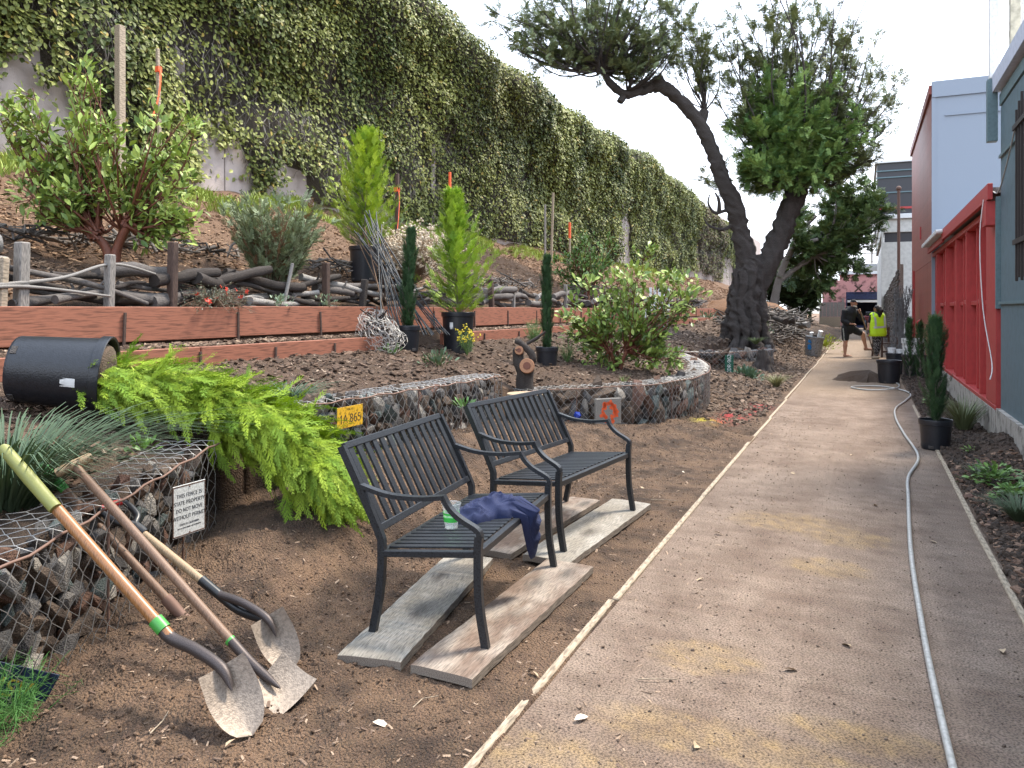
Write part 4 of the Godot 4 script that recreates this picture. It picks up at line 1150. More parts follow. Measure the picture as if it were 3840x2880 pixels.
func make_bench(label: String) -> Node3D:
	var t := thing("bench", label, "bench", Vector3.ZERO, "black metal benches")
	var m: Material = mats.blackmetal
	for s in [-1.0, 1.0]:
		var x: float = 0.545 * s
		var b := MB.new()
		sweep(b, spline([V(x, 0, 0.27), V(x, 0.2, 0.24), V(x, 0.42, 0.235), V(x, 0.5, 0.24)], 5), 0.028, 0.034, Vector3.RIGHT)
		part("front_leg", b.mesh(), m, t)
		b = MB.new()
		sweep(b, spline([V(x, 0, -0.27), V(x, 0.2, -0.235), V(x, 0.4, -0.225), V(x, 0.5, -0.25), V(x, 0.87, -0.43)], 5), 0.028, 0.034, Vector3.RIGHT)
		part("back_leg", b.mesh(), m, t)
		b = MB.new()
		sweep(b, spline([V(x, 0.69, -0.335), V(x, 0.655, -0.2), V(x, 0.65, -0.05), V(x, 0.665, 0.075)], 4), 0.036, 0.02, Vector3.RIGHT)
		sweep(b, spline([V(x, 0.672, 0.07), V(x, 0.62, 0.1), V(x, 0.575, 0.15), V(x, 0.53, 0.23), V(x, 0.5, 0.245)], 4), 0.034, 0.022, Vector3.RIGHT)
		part("armrest", b.mesh(), m, t)
		part("side_rail", bar(V(x, 0.378, -0.22), V(x, 0.42, 0.22), 0.03, 0.03, 0.003).mesh(), m, t)
	part("front_rail", slab(V(-0.53, 0.4, 0.215), V(0.53, 0.436, 0.245), 0.003), m, t)
	part("rear_rail", slab(V(-0.53, 0.36, -0.238), V(0.53, 0.39, -0.208), 0.003), m, t)
	for k in 19:
		var x := -0.495 + k * 0.055
		part("seat_slat", bar(V(x, 0.397, -0.207), V(x, 0.438, 0.214), 0.036, 0.01, 0.002).mesh(), m, t)
	var up := V(0, 0.37, -0.18).normalized()
	var fwd := V(0, 0.115, 0.35).normalized()
	var bx := Basis(Vector3.RIGHT, up, Vector3.RIGHT.cross(up))
	var at := func(h: float) -> Vector3: return V(0, 0.5, -0.25) + V(0, 0.37, -0.18) * h
	for h in [0.99, -0.03]:
		var b := MB.new()
		b.box(V(1.062, 0.034, 0.022), Transform3D(), 0.003)
		part("back_rail", b.mesh(), m, t, Transform3D(bx, at.call(h)))
	for k in 14:
		var b := MB.new()
		b.box(V(0.043, 0.4, 0.012), Transform3D(), 0.002)
		part("back_slat", b.mesh(), m, t, Transform3D(bx, at.call(0.48) + V(-0.49 + k * 0.0754, 0, 0)))
	return t
# smooth blob fields, meshed as surface nets
class Blob:
	var o: Vector3
	var c: float
	var nx: int
	var ny: int
	var nzz: int
	var f := PackedFloat32Array()
	func _init(lo: Vector3, hi: Vector3, cell: float) -> void:
		o = lo; c = cell
		nx = int((hi.x - lo.x) / c) + 2; ny = int((hi.y - lo.y) / c) + 2; nzz = int((hi.z - lo.z) / c) + 2
		f.resize(nx * ny * nzz); f.fill(1.0)
	func cap(a: Vector3, b: Vector3, ra: float, rb: float, k := 0.03, flat := Vector3.ONE) -> void:
		var m := maxf(ra, rb) + k + 2 * c
		var lo := ((a.min(b) - Vector3.ONE * m - o) / c).floor()
		var hi := ((a.max(b) + Vector3.ONE * m - o) / c).ceil()
		var ab := (b - a) * flat
		var l2 := maxf(ab.length_squared(), 1e-9)
		for z in range(maxi(0, int(lo.z)), mini(nzz, int(hi.z))):
			for y in range(maxi(0, int(lo.y)), mini(ny, int(hi.y))):
				for x in range(maxi(0, int(lo.x)), mini(nx, int(hi.x))):
					var p := (o + Vector3(x, y, z) * c - a) * flat
					var t := clampf(p.dot(ab) / l2, 0.0, 1.0)
					var d := (p - ab * t).length() - lerpf(ra, rb, t)
					var i := (z * ny + y) * nx + x
					var q := f[i]
					var h := maxf(k - absf(q - d), 0.0)
					f[i] = minf(q, d) - h * h / (4.0 * k)
	func mesh(b: MB, wob = null) -> void:
		if wob:
			for z in nzz: for y in ny: for x in nx:
				var i := (z * ny + y) * nx + x
				if absf(f[i]) < 0.06: f[i] += wob.call(o + Vector3(x, y, z) * c)
		var id := PackedInt32Array()
		id.resize(f.size()); id.fill(-1)
		var first := b.v.size()
		var st := [1, nx, nx * ny]
		for z in nzz - 1:
			for y in ny - 1:
				for x in nx - 1:
					var i := (z * ny + y) * nx + x
					var v0 := f[i]
					if v0 > 3.0 * c or v0 < -3.0 * c: continue
					var s := Vector3.ZERO
					var m := 0
					for e in 12:
						var ax := e >> 2
						var u := (ax + 1) % 3
						var w := (ax + 2) % 3
						var p: int = i + (st[u] if e & 1 else 0) + (st[w] if e & 2 else 0)
						var va := f[p]
						var vb := f[p + st[ax]]
						if (va < 0) != (vb < 0):
							var q := Vector3.ZERO
							q[ax] = va / (va - vb)
							if e & 1: q[u] = 1.0
							if e & 2: q[w] = 1.0
							s += q; m += 1
					if m: id[i] = b.vert(o + (Vector3(x, y, z) + s / m) * c, Vector3.UP)
		for z in range(1, nzz - 1):
			for y in range(1, ny - 1):
				for x in range(1, nx - 1):
					var i := (z * ny + y) * nx + x
					if id[i] < 0: continue
					for ax in 3:
						if (f[i] < 0) == (f[i + st[ax]] < 0): continue
						var u: int = st[(ax + 1) % 3]
						var w: int = st[(ax + 2) % 3]
						var q := [id[i], id[i - u], id[i - u - w], id[i - w]]
						if q.min() < 0: continue
						if f[i] < 0: q.reverse()
						for e in [0, 1, 2, 0, 2, 3]: b.ix.append(q[e])
		b.smooth(first, b.v.size() - first)
func make_benches() -> void:
	var t := make_bench("black metal slatted bench nearest the camera, with a jacket and cup on it")
	t.transform = Transform3D(Basis(Vector3.UP, PI / 2 + 0.105), V(-1.79, 0.052, -3.45)).scaled_local(V(1, 0.945, 1))
	t = make_bench("empty black metal slatted bench, the farther of the two")
	t.transform = Transform3D(Basis(Vector3.UP, PI / 2 - 0.11), V(-1.83, 0.056, -4.86)).scaled_local(V(1, 0.945, 1))
	# planks under the benches
	for s in [[V(-1.98, 0.025, -3.32), 1.36, 0.285, 0.17, "oldboard", "pale grey plank under the back legs of the near bench"], [V(-1.53, 0.025, -3.4), 1.45, 0.285, -0.01, "brown", "stained brown plank with a knot under the near bench's front legs"], [V(-1.63, 0.028, -4.88), 1.5, 0.3, -0.06, "oldboard", "pale plank under the front legs of the farther bench"], [V(-1.98, 0.02, -4.87), 1.45, 0.24, -0.06, "brown", "grey-brown plank under the back legs of the farther bench"]]:
		var b := MB.new()
		var nx := 40
		var nw := 9
		var brown: bool = s[4] == "brown"
		var seed2: float = s[1] * 40.0 + s[0].z * 7.0
		for top in [1.0, -1.0]:
			var k := b.v.size()
			for i in nx + 1:
				for j in nw + 1:
					var x: float = (float(i) / nx - 0.5) * s[1]
					var z: float = (float(j) / nw - 0.5) * s[2]
					var q := nz.get_noise_2d(x * 3.0 + seed2, z * 9.0) + 0.5 * nz2.get_noise_2d(x * 9.0 + seed2, z * 30.0)
					var c := Color(0.31, 0.275, 0.225).lerp(Color(0.46, 0.425, 0.37), clampf(0.4 + q, 0, 1)) if not brown else Color(0.22, 0.15, 0.11).lerp(Color(0.43, 0.36, 0.295), clampf(0.4 + q * 1.3, 0, 1))
					for kn in [[-0.15, 0.03], [0.32, -0.05], [0.56, 0.06]]:
						c = c.lerp(Color(0.12, 0.1, 0.085), clampf((exp(-pow((x - kn[0]) / 0.11, 2) - pow((z - kn[1]) / 0.045, 2))) * (0.75 + q), 0, 1))
					b.col = c
					b.vert(V(x, 0.018 * top + w_(x) - 0.004 * pow(z / s[2] * 2, 6), z + e_(x + (5.0 if j > 4 else 0.0)) * absf(z / s[2] * 2)), Vector3.UP * top)
			for i in nx:
				for j in nw:
					var p := k + i * (nw + 1) + j
					var w2: Array = [p, p + nw + 1, p + 1, p + 1, p + nw + 1, p + nw + 2] if top < 0 else [p, p + 1, p + nw + 1, p + nw + 1, p + 1, p + nw + 2]
					for e in w2: b.ix.append(e)
			b.smooth(k, b.v.size() - k)
		var off := (nx + 1) * (nw + 1)
		b.col = Color(0.3, 0.25, 0.2)
		for i in nx:
			for j in [0, nw]:
				var p: int = i * (nw + 1) + j
				b.quad_o(b.v[p], b.v[p + nw + 1], b.v[off + p + nw + 1], b.v[off + p], V(b.v[p].x, 0, 0))
		for i in [0, nx]:
			for j in nw:
				var p: int = i * (nw + 1) + j
				b.quad_o(b.v[p], b.v[p + 1], b.v[off + p + 1], b.v[off + p], Vector3.ZERO)
		solo("plank", b.mesh(), mats.oldboard, s[5], "plank", "old planks under the benches", Transform3D(Basis(Vector3.UP, PI / 2 + s[3]) * Basis(Vector3.RIGHT, R(-0.02, 0.02)), s[0] + V(0, 0.012, 0)))
	# blue jacket crumpled on the seat, one sleeve over the front edge
	var rid := FastNoiseLite.new()
	rid.seed = 5; rid.frequency = 1.0; rid.fractal_type = FastNoiseLite.FRACTAL_RIDGED; rid.fractal_octaves = 2
	var jb := MB.new()
	var ju := 56
	var jv := 64
	for lay in [1.0, 0.0]:
		var k := jb.v.size()
		for i in ju + 1:
			for j in jv + 1:
				var ang := TAU * i / ju
				var rr := float(j) / jv
				var out := 0.17 + 0.05 * sin(ang * 2 + 0.6) + 0.035 * sin(ang * 3 + 2.0) + 0.02 * nz.get_noise_2d(cos(ang) * 3, sin(ang) * 3)
				var x := cos(ang) * out * rr * 1.15
				var z := sin(ang) * out * rr + 0.03
				if ang > PI * 0.25 and ang < PI * 0.62: z += rr * rr * 0.34 * sin((ang - PI * 0.25) / (PI * 0.37) * PI)
				var fold := rid.get_noise_3d(x * 7.0 + 3 + 0.5 * nz2.get_noise_2d(x * 8, z * 8), z * 6.5 + x * 3.0, 0.3) * 0.5 + 0.5
				var h := (0.02 + 0.1 * fold * (1 - 0.35 * rr) + 0.03 * (1 - rr)) * sqrt(maxf(0.0, 1.0 - pow(rr, 6)))
				if lay < 1.0: h *= 0.0
				var p := V(x, h, z)
				if z > 0.2:
					var dn := z - 0.2
					p = V(x + 0.2 * dn * nz2.get_noise_2d(x * 9, 2), 0.0 - dn + h * 0.2, 0.2 + h * 0.9 + 0.012)
				jb.vert(p, Vector3.UP)
		for i in ju:
			for j in jv:
				var p := k + i * (jv + 1) + j
				var w2: Array = [p, p + 1, p + jv + 1, p + jv + 1, p + 1, p + jv + 2]
				if lay > 0.5: w2 = [p, p + jv + 1, p + 1, p + 1, p + jv + 1, p + jv + 2]
				for e in w2: jb.ix.append(e)
		jb.smooth(k, jb.v.size() - k)
	var cloth := mat("navycloth", lin(0.014, 0.026, 0.1), 0.85, tex.speck, V(9, 9, 9), tex.finebump, 0.15)
	cloth.rim_enabled = true; cloth.rim = 0.25; cloth.rim_tint = 0.6
	solo("jacket", jb.mesh(), cloth, "crumpled navy blue jacket lying over the near bench's seat edge", "jacket", "", Transform3D(Basis(Vector3.UP, PI / 2 + 0.105), V(-1.74, 0.452, -3.52)) * Transform3D(Basis(Vector3.RIGHT, -0.09), Vector3.ZERO).scaled_local(V(0.92, 0.78, 0.9)))
	# plastic cup
	t = thing("plastic_cup", "clear plastic cup with a green band on the near bench seat", "cup", V(-1.79, 0.452, -3.22))
	var clear := mat("clearplastic", Color(0.95, 0.97, 0.97, 0.12), 0.05)
	clear.transparency = BaseMaterial3D.TRANSPARENCY_ALPHA
	var b := MB.new()
	b.lathe(PackedVector2Array([Vector2(0.0, 0.002), Vector2(0.031, 0.002), Vector2(0.045, 0.118), Vector2(0.048, 0.12), Vector2(0.046, 0.122), Vector2(0.043, 0.118), Vector2(0.0295, 0.005), Vector2(0.0, 0.005)]), 28)
	part("wall", b.mesh(), clear, t)
	b = MB.new()
	b.lathe(PackedVector2Array([Vector2(0.0358, 0.035), Vector2(0.0385, 0.058)]), 28)
	part("green_band", b.mesh(), mat("cupgreen", lin(0.06, 0.55, 0.08), 0.4), t)
	b = MB.new()
	b.lathe(PackedVector2Array([Vector2(0.0395, 0.0685), Vector2(0.0405, 0.078)]), 28)
	part("print_dots", b.mesh(), mats.cupgreen, t)
	b = MB.new()
	b.lathe(PackedVector2Array([Vector2(0.0, 0.007), Vector2(0.029, 0.007), Vector2(0.033, 0.035), Vector2(0.0, 0.035)]), 24)
	part("water", b.mesh(), clear, t)
func w_(x: float) -> float: return 0.006 * nz2.get_noise_1d(x * 2.0)
func e_(x: float) -> float: return 0.006 * nz.get_noise_1d(x * 12.0)
# a shovel from handle top to blade tip; the blade faces up
func blade_mesh(l: float, w: float, pointed: bool, dish: float) -> MB:
	var b := MB.new()
	for sgn in [1.0, -1.0]:
		var k := b.v.size()
		for i in 13:
			var s := i / 12.0
			var hw := w / 2 * (1.0 if not pointed else sqrt(maxf(0.0, 1.0 - pow(maxf(0.0, (s - 0.35) / 0.65), 2.2))) * 0.98 + 0.02)
			hw *= lerpf(0.92, 1.0, minf(1.0, s * 3))
			for j in 9:
				var t := j / 4.0 - 1.0
				b.vert(V(t * hw, dish * (t * t) * (1 - 0.35 * s) - 0.02 * sin(s * PI) - 0.012 * exp(-pow(t / 0.25, 2)) * (1 - s) + (0.0022 if sgn > 0 else 0.0), s * l), V(0, sgn, 0))
		for i in 12:
			for j in 8:
				var a := k + i * 9 + j
				var w2: Array = [a, a + 9, a + 1, a + 1, a + 9, a + 10] if sgn < 0 else [a, a + 1, a + 9, a + 9, a + 1, a + 10]
				for e in w2: b.ix.append(e)
		b.smooth(k, 117)
	return b
func shovel(label: String, top: Vector3, neck: Vector3, root: Vector3, tip: Vector3, bw: float, pointed: bool, up: Vector3, handle: Material, hr: float) -> Node3D:
	var t := thing("shovel", label, "shovel", tip, "digging tools against the rubble cage")
	var a := top - tip
	var n := neck - tip
	var r := root - tip
	var d := (n - a).normalized()
	var bd := (-r).normalized()
	var b := MB.new()
	b.tube(PackedVector3Array([a, a.lerp(n, 0.3), a.lerp(n, 0.6), n]), PackedFloat32Array([hr * 0.92, hr * 1.02, hr, hr * 0.98]), 14)
	part("handle", b.mesh(), handle, t)
	b = MB.new()
	var l := n.distance_to(r)
	var sp := spline([n - d * 0.07, n, n.lerp(r, 0.5) + d * l * 0.06 - bd * l * 0.08, r + bd * 0.01, r + bd * 0.09], 5)
	b.tube(sp, PackedFloat32Array(radii(hr * 1.12, hr * 0.95, sp.size() - 5)) + PackedFloat32Array([hr * 0.85, hr * 0.7, hr * 0.55, hr * 0.35, hr * 0.1]), 12)
	part("socket", b.mesh(), mat("socket", lin(0.1, 0.08, 0.075), 0.5, tex.speck, V(6, 6, 6), null, 0, 0.5), t)
	part("blade", blade_mesh(r.length(), bw, pointed, 0.03).mesh(), mat("bladesteel", lin(0.42, 0.34, 0.27), 0.6, tex.soft, V(5, 5, 5), tex.bump, 0.15, 0.3), t, Transform3D(face(bd, up), r))
	return t
func make_tools() -> void:
	var ash := mat("ash", lin(0.42, 0.19, 0.07), 0.35, tex.grain, V(16, 1.6, 16))
	var worn := mat("worn", lin(0.27, 0.16, 0.1), 0.55, tex.grain, V(16, 1.6, 16))
	var pale := mat("palehandle", lin(0.48, 0.34, 0.2), 0.6, tex.grain, V(16, 1.6, 16))
	var olive := mat("olive", lin(0.24, 0.25, 0.07), 0.5)
	var green := mat("bandgreen", lin(0.06, 0.3, 0.05), 0.4)
	var blk := mat("blackplastic", lin(0.015, 0.015, 0.016), 0.35)
	var redp := mat("redplastic", lin(0.5, 0.03, 0.035), 0.4)
	# long-handled shovel with an olive grip
	var top := V(-3.05, 0.953, -1.905)
	var tip := V(-1.894, 0.045, -2.015)
	var t := shovel("long-handled round shovel with an olive green grip and green band, nearest the camera", top, V(-2.276, 0.31, -2.016), V(-2.05, 0.245, -2.03), tip, 0.175, true, V(0.75, 0.35, 0.6), ash, 0.021)
	var d := (tip - top).normalized()
	var b := MB.new()
	var a := top - tip
	b.tube(PackedVector3Array([a - d * 0.012, a, a + d * 0.17, a + d * 0.34]), PackedFloat32Array([0.016, 0.0225, 0.0245, 0.0235]), 16)
	part("grip", b.mesh(), olive, t)
	b = MB.new()
	d = (V(-2.276, 0.31, -2.016) - top).normalized()
	var nk := V(-2.276, 0.31, -2.016) - tip
	b.tube(PackedVector3Array([nk - d * 0.09, nk - d * 0.04]), radii(0.0265, 0.0265, 2), 16)
	part("band", b.mesh(), green, t)
	# T-handled flat shovel
	top = V(-3.08, 0.83, -2.22); tip = V(-1.9, 0.03, -2.25)
	t = shovel("worn T-handled shovel with a flat brown dirt-covered blade", top, V(-2.165, 0.175, -2.254), V(-2.06, 0.12, -2.25), tip + V(0, 0.02, 0), 0.2, false, V(0.3, 0.85, 0.35), worn, 0.018)
	b = MB.new()
	var e := V(0.35, 0.3, -0.6).normalized()
	a = top - t.position
	b.tube(PackedVector3Array([a - e * 0.075, a - e * 0.068, a, a + e * 0.068, a + e * 0.075]), PackedFloat32Array([0.014, 0.021, 0.023, 0.021, 0.014]), 12)
	part("cross_grip", b.mesh(), pale, t)
	b = MB.new()
	d = (tip - top).normalized()
	nk = V(-2.165, 0.175, -2.254) - t.position
	b.tube(PackedVector3Array([nk - d * 0.08, nk - d * 0.065]), radii(0.021, 0.021, 2), 12)
	part("band", b.mesh(), green, t)
	# D-handled spade with red grip
	top = V(-3.03, 0.62, -2.37); tip = V(-2.095, 0.045, -2.454)
	d = (tip - top).normalized()
	t = shovel("short D-handled spade with a red and black grip", top + d * 0.16, V(-2.48, 0.295, -2.44), V(-2.225, 0.24, -2.446), tip, 0.15, true, V(0.75, 0.3, 0.6), pale, 0.017)
	d = (V(-2.48, 0.295, -2.44) - top).normalized()
	a = top - tip
	var sd := V(0.2, 0.15, -1).normalized()
	b = MB.new()
	b.tube(spline([a + d * 0.2, a + d * 0.14, a + d * 0.09 - sd * 0.045, a - sd * 0.055, a - d * 0.012 - sd * 0.03], 5), radii(0.02, 0.011, 21), 10)
	b.tube(spline([a + d * 0.2, a + d * 0.14, a + d * 0.09 + sd * 0.045, a + sd * 0.055, a - d * 0.012 + sd * 0.03], 5), radii(0.02, 0.011, 21), 10)
	part("yoke", b.mesh(), blk, t)
	b = MB.new()
	b.tube(PackedVector3Array([a - d * 0.012 - sd * 0.045, a - d * 0.016, a - d * 0.012 + sd * 0.045]), radii(0.015, 0.015, 3), 12)
	part("grip", b.mesh(), redp, t)
	b = MB.new()
	nk = V(-2.48, 0.295, -2.44) - tip
	b.tube(spline([nk - d * 0.1, nk, nk + d * 0.12 + V(0, 0.003, 0), V(-2.235, 0.225, -2.446) - tip], 4), radii(0.0215, 0.0165, 13), 12)
	part("ferrule", b.mesh(), blk, t)
	# digging bar behind with a green grip, its foot a gnarled root-grubber
	t = thing("mattock", "old hand tool with a bright green grip leaning behind the shovels", "mattock", V(-2.69, 0.06, -2.53), "digging tools against the rubble cage")
	a = V(-3.27, 0.7, -2.3) - t.position
	d = (-a).normalized()
	b = MB.new()
	b.tube(PackedVector3Array([a, a * 0.5, a * 0.22]), radii(0.017, 0.019, 3), 12)
	part("handle", b.mesh(), worn, t)
	b = MB.new()
	b.tube(PackedVector3Array([a - d * 0.14, a - d * 0.13, a, a + d * 0.02]), PackedFloat32Array([0.012, 0.02, 0.021, 0.019]), 12)
	part("grip", b.mesh(), green, t)
	b = MB.new()
	b.tube(spline([a * 0.24, a * 0.1, V(0.03, 0.02, 0.01), V(0.06, -0.03, 0.03)], 4), radii(0.024, 0.014, 13), 8, true, 0.4, nz)
	part("head", b.mesh(), mats.rustwire, t)
	# signs wired to the cages
	t = thing("warning_sign", "white enamel sign reading THIS FENCE IS STATE PROPERTY", "sign", V(-3.19, 0.46, -2.94), "", PI / 2 + 0.02)
	t.scale = V(0.86, 0.86, 1)
	b = MB.new()
	b.box(V(0.25, 0.31, 0.004), Transform3D(), 0.0015)
	part("plate", b.mesh(), mat("signwhite", lin(0.72, 0.73, 0.71), 0.35, tex.soft, V(6, 6, 6)), t)
	b = MB.new()
	for q in [[V(0, 0.147, 0), V(0.25, 0.006, 0.006)], [V(0, -0.147, 0), V(0.25, 0.006, 0.006)], [V(-0.122, 0, 0), V(0.006, 0.288, 0.006)], [V(0.122, 0, 0), V(0.006, 0.288, 0.006)]]: b.box(q[1], Transform3D(Basis(), q[0]))
	part("rusty_rim", b.mesh(), mats.r_rust, t)
	var y := 0.09
	var ink := mat("ink", lin(0.02, 0.022, 0.03), 0.5)
	for s in [["THIS FENCE IS", 0.031], ["STATE PROPERTY", 0.031], ["DO NOT MOVE", 0.031], ["WITHOUT PERMIT", 0.031], ["STATE OF CALIFORNIA", 0.015], ["DEPT OF PUBLIC WORKS - DIV OF HIGHWAYS", 0.009]]:
		text(s[0], s[1], t, ink, V(0, y, 0.0025))
		y -= 0.043 if s[1] > 0.02 else 0.022
	for s in [V(0, 0.138, 0.003), V(0, -0.138, 0.003)]:
		b = MB.new()
		b.lathe(PackedVector2Array([Vector2(0, 0), Vector2(0.005, 0), Vector2(0.004, 0.003), Vector2(0, 0.004)]), 8, Transform3D(Basis(Vector3.RIGHT, PI / 2), s))
		part("bolt", b.mesh(), mats.rustwire, t)
	t = thing("number_plate", "yellow number plate with black figures wired to the rubble cage", "number plate", V(-3.375, 0.722, -4.57), "", PI / 2)
	b = MB.new()
	b.box(V(0.305, 0.152, 0.003), Transform3D(Basis(V(0, 0, 1), 0.0)), 0.001)
	part("plate", b.mesh(), mat("plateyellow", lin(0.72, 0.42, 0.03), 0.45, tex.stain, V(5, 5, 5)), t)
	text("CAL 51", 0.022, t, ink, V(0, 0.055, 0.002))
	text("1A 865", 0.085, t, ink, V(0, -0.012, 0.002))
	t = thing("number_plate", "worn green number plate with white figures on the small rubble cage", "number plate", V(-2.43, 0.4, -15.72), "", 0.35)
	b = MB.new()
	b.box(V(0.17, 0.36, 0.004), Transform3D(), 0.001)
	part("plate", b.mesh(), mat("plategreen", lin(0.01, 0.1, 0.06), 0.45, tex.stain, V(5, 5, 5)), t)
	text("CDR-962", 0.1, t, mats.white, V(0.0, 0, 0.003), PI / 2)
	t = thing("number_plate", "dark blue number plate with yellow figures at the near cage's foot", "number plate", V(-2.74, 0.17, -1.72), "", PI / 2 - 0.5)
	b = MB.new()
	b.box(V(0.29, 0.15, 0.004), Transform3D(Basis(V(0, 0, 1), -0.5)), 0.001)
	part("plate", b.mesh(), mat("plateblue", lin(0.01, 0.025, 0.07), 0.4, tex.stain, V(5, 5, 5)), t)
	text("MSV", 0.08, t, mat("plateink", lin(0.6, 0.4, 0.05), 0.5), V(0, 0, 0.003), -0.5)
	# painted slab and blue glass in the curved cage
	b = MB.new()
	b.box(V(0.34, 0.31, 0.05), Transform3D(), 0.008)
	t = thing("painted_slab", "pale concrete slab sprayed with an orange ring in the curved cage", "slab", V(-2.72, 0.3, -8.65), "", PI / 4 + 0.05)
	part("slab", b.mesh(), mats.r_pale, t)
	b = MB.new()
	for k in 46:
		var an := R(0, TAU)
		b.append(splat(R(0.012, 0.03)), Transform3D(Basis(), V(cos(an) * 0.085 + R(-0.03, 0.03), sin(an) * 0.09 + R(-0.03, 0.03), 0.0265)))
	part("orange_paint", b.mesh(), mats.flag, t)
	solo("glass_lump", stone(5, V(0.05, 0.05, 0.04)), mat("blueglass", lin(0.03, 0.06, 0.35), 0.1), "cobalt blue glass lump left of the orange painted slab", "glass", "", Transform3D(Basis(), V(-3.0, 0.27, -8.37)))
func splat(r: float) -> MB:
	var b := MB.new()
	var c := b.vert(Vector3.ZERO, Vector3.BACK)
	for k in 8: b.vert(V(cos(TAU * k / 8), sin(TAU * k / 8), 0) * r * R(0.7, 1.2), Vector3.BACK)
	for k in 8:
		b.ix.append(c); b.ix.append(c + 1 + (k + 1) % 8); b.ix.append(c + 1 + k)
	return b
func text(s: String, h: float, parent: Node3D, m: Material, at: Vector3, roll := 0.0) -> void:
	var tm := TextMesh.new()
	var fnt := SystemFont.new()
	fnt.font_names = PackedStringArray(["Droid Sans"])
	tm.font = fnt
	tm.text = s; tm.font_size = 64; tm.pixel_size = h / 64.0; tm.depth = 0.001; tm.curve_step = 1.0
	part("lettering", tm, m, parent, Transform3D(Basis(V(0, 0, 1), roll), at))
# ---------------------------------------------------------------- pots, conifers, bars, wire
func frond_mesh(l: float, n: int, w: float, sd: int, slim := 1.0) -> ArrayMesh:   # a feathery conifer spray along +Z
	var b := MB.new()
	var g := RandomNumberGenerator.new()
	g.seed = sd
	b.blade(PackedVector3Array([Vector3.ZERO, V(0, 0.01, l * 0.5), V(0, -0.01, l)]), PackedFloat32Array([w, w * 0.8, w * 0.3]), Vector3.RIGHT)
	for i in n:
		var t := (i + 0.6) / n
		for s in [-1.0, 1.0]:
			var o := V(0, 0.01 * sin(t * PI), t * l)
			var ll := l * slim * (0.42 * (1 - t) + 0.1) * g.randf_range(0.75, 1.2)
			var d := V(s * slim * g.randf_range(0.5, 0.75), g.randf_range(-0.25, 0.3), 0.8).normalized()
			b.blade(PackedVector3Array([o, o + d * ll * 0.6, o + d * ll + V(0, -0.004, 0)]), PackedFloat32Array([w * 0.8, w * 0.9, w * 0.15]), d.cross(Vector3.UP))
			for k in 3:
				var q := o + d * ll * (0.3 + 0.22 * k)
				for s2 in [-1.0, 1.0]:
					var e := d.rotated(Vector3.UP, s2 * 0.65).rotated(d, g.randf_range(-0.5, 0.5))
					b.blade(PackedVector3Array([q, q + e * ll * 0.34]), PackedFloat32Array([w * 0.75, w * 0.1]), e.cross(Vector3.UP))
	return b.mesh()
func pot_mesh(r: float, h: float) -> ArrayMesh:
	var b := MB.new()
	var p := PackedVector2Array([Vector2(0, 0.0), Vector2(r * 0.8, 0.0), Vector2(r * 0.82, 0.012), Vector2(r * 0.93, h - 0.055), Vector2(r * 0.99, h - 0.05), Vector2(r, h - 0.02), Vector2(r, h), Vector2(r * 0.985, h + 0.004), Vector2(r * 0.93, h), Vector2(r * 0.9, h - 0.05), Vector2(r * 0.79, 0.02), Vector2(0, 0.02)])
	b.lathe(p, 36)
	return b.mesh()
func make_pot(label: String, at: Vector3, r: float, h: float, soil := true, tilt := Basis(), group := "black nursery pots", tagged := false) -> Node3D:
	var t := thing("plant_pot", label, "plant pot", at, group)
	t.basis = tilt
	part("pot_wall", pot_mesh(r, h), mats.pot, t)
	if soil:
		var b := MB.new()
		b.lathe(PackedVector2Array([Vector2(r * 0.9, h * 0.86), Vector2(r * 0.5, h * 0.88), Vector2(0, h * 0.87)]), 20)
		for i in b.v.size(): b.v[i].y += 0.012 * nz.get_noise_3dv(b.v[i] * 20)
		part("potting_soil", b.mesh(), mat("pottingsoil", lin(0.045, 0.03, 0.022), 0.95, tex.speck, V(5, 5, 5), tex.bump, 2.0), t)
	for k in 4:
		var a := k * PI / 2 + 0.4
		var b := MB.new()
		b.box(V(0.05, 0.03, 0.01), Transform3D(Basis(Vector3.UP, -a + PI / 2), V(cos(a), 0, sin(a)) * r * 0.815 + V(0, 0.03, 0)))
		part("drain_hole", b.mesh(), mats.r_dark, t)
	if tagged:
		var b := MB.new()
		var a0 := 1.0
		for i in 4:
			var a := a0 + i * 0.06
			var e := a + 0.06
			var r0 := r * 0.905
			b.quad_o(V(cos(a), 0, sin(a)) * r0 * 0.985 + V(0, h * 0.6, 0), V(cos(e), 0, sin(e)) * r0 * 0.985 + V(0, h * 0.6, 0), V(cos(e), 0, sin(e)) * r0 * 1.013 + V(0, h * 0.76, 0), V(cos(a), 0, sin(a)) * r0 * 1.013 + V(0, h * 0.76, 0), V(0, h * 0.68, 0))
		part("price_tag", b.mesh(), mats.white, t)
	return t
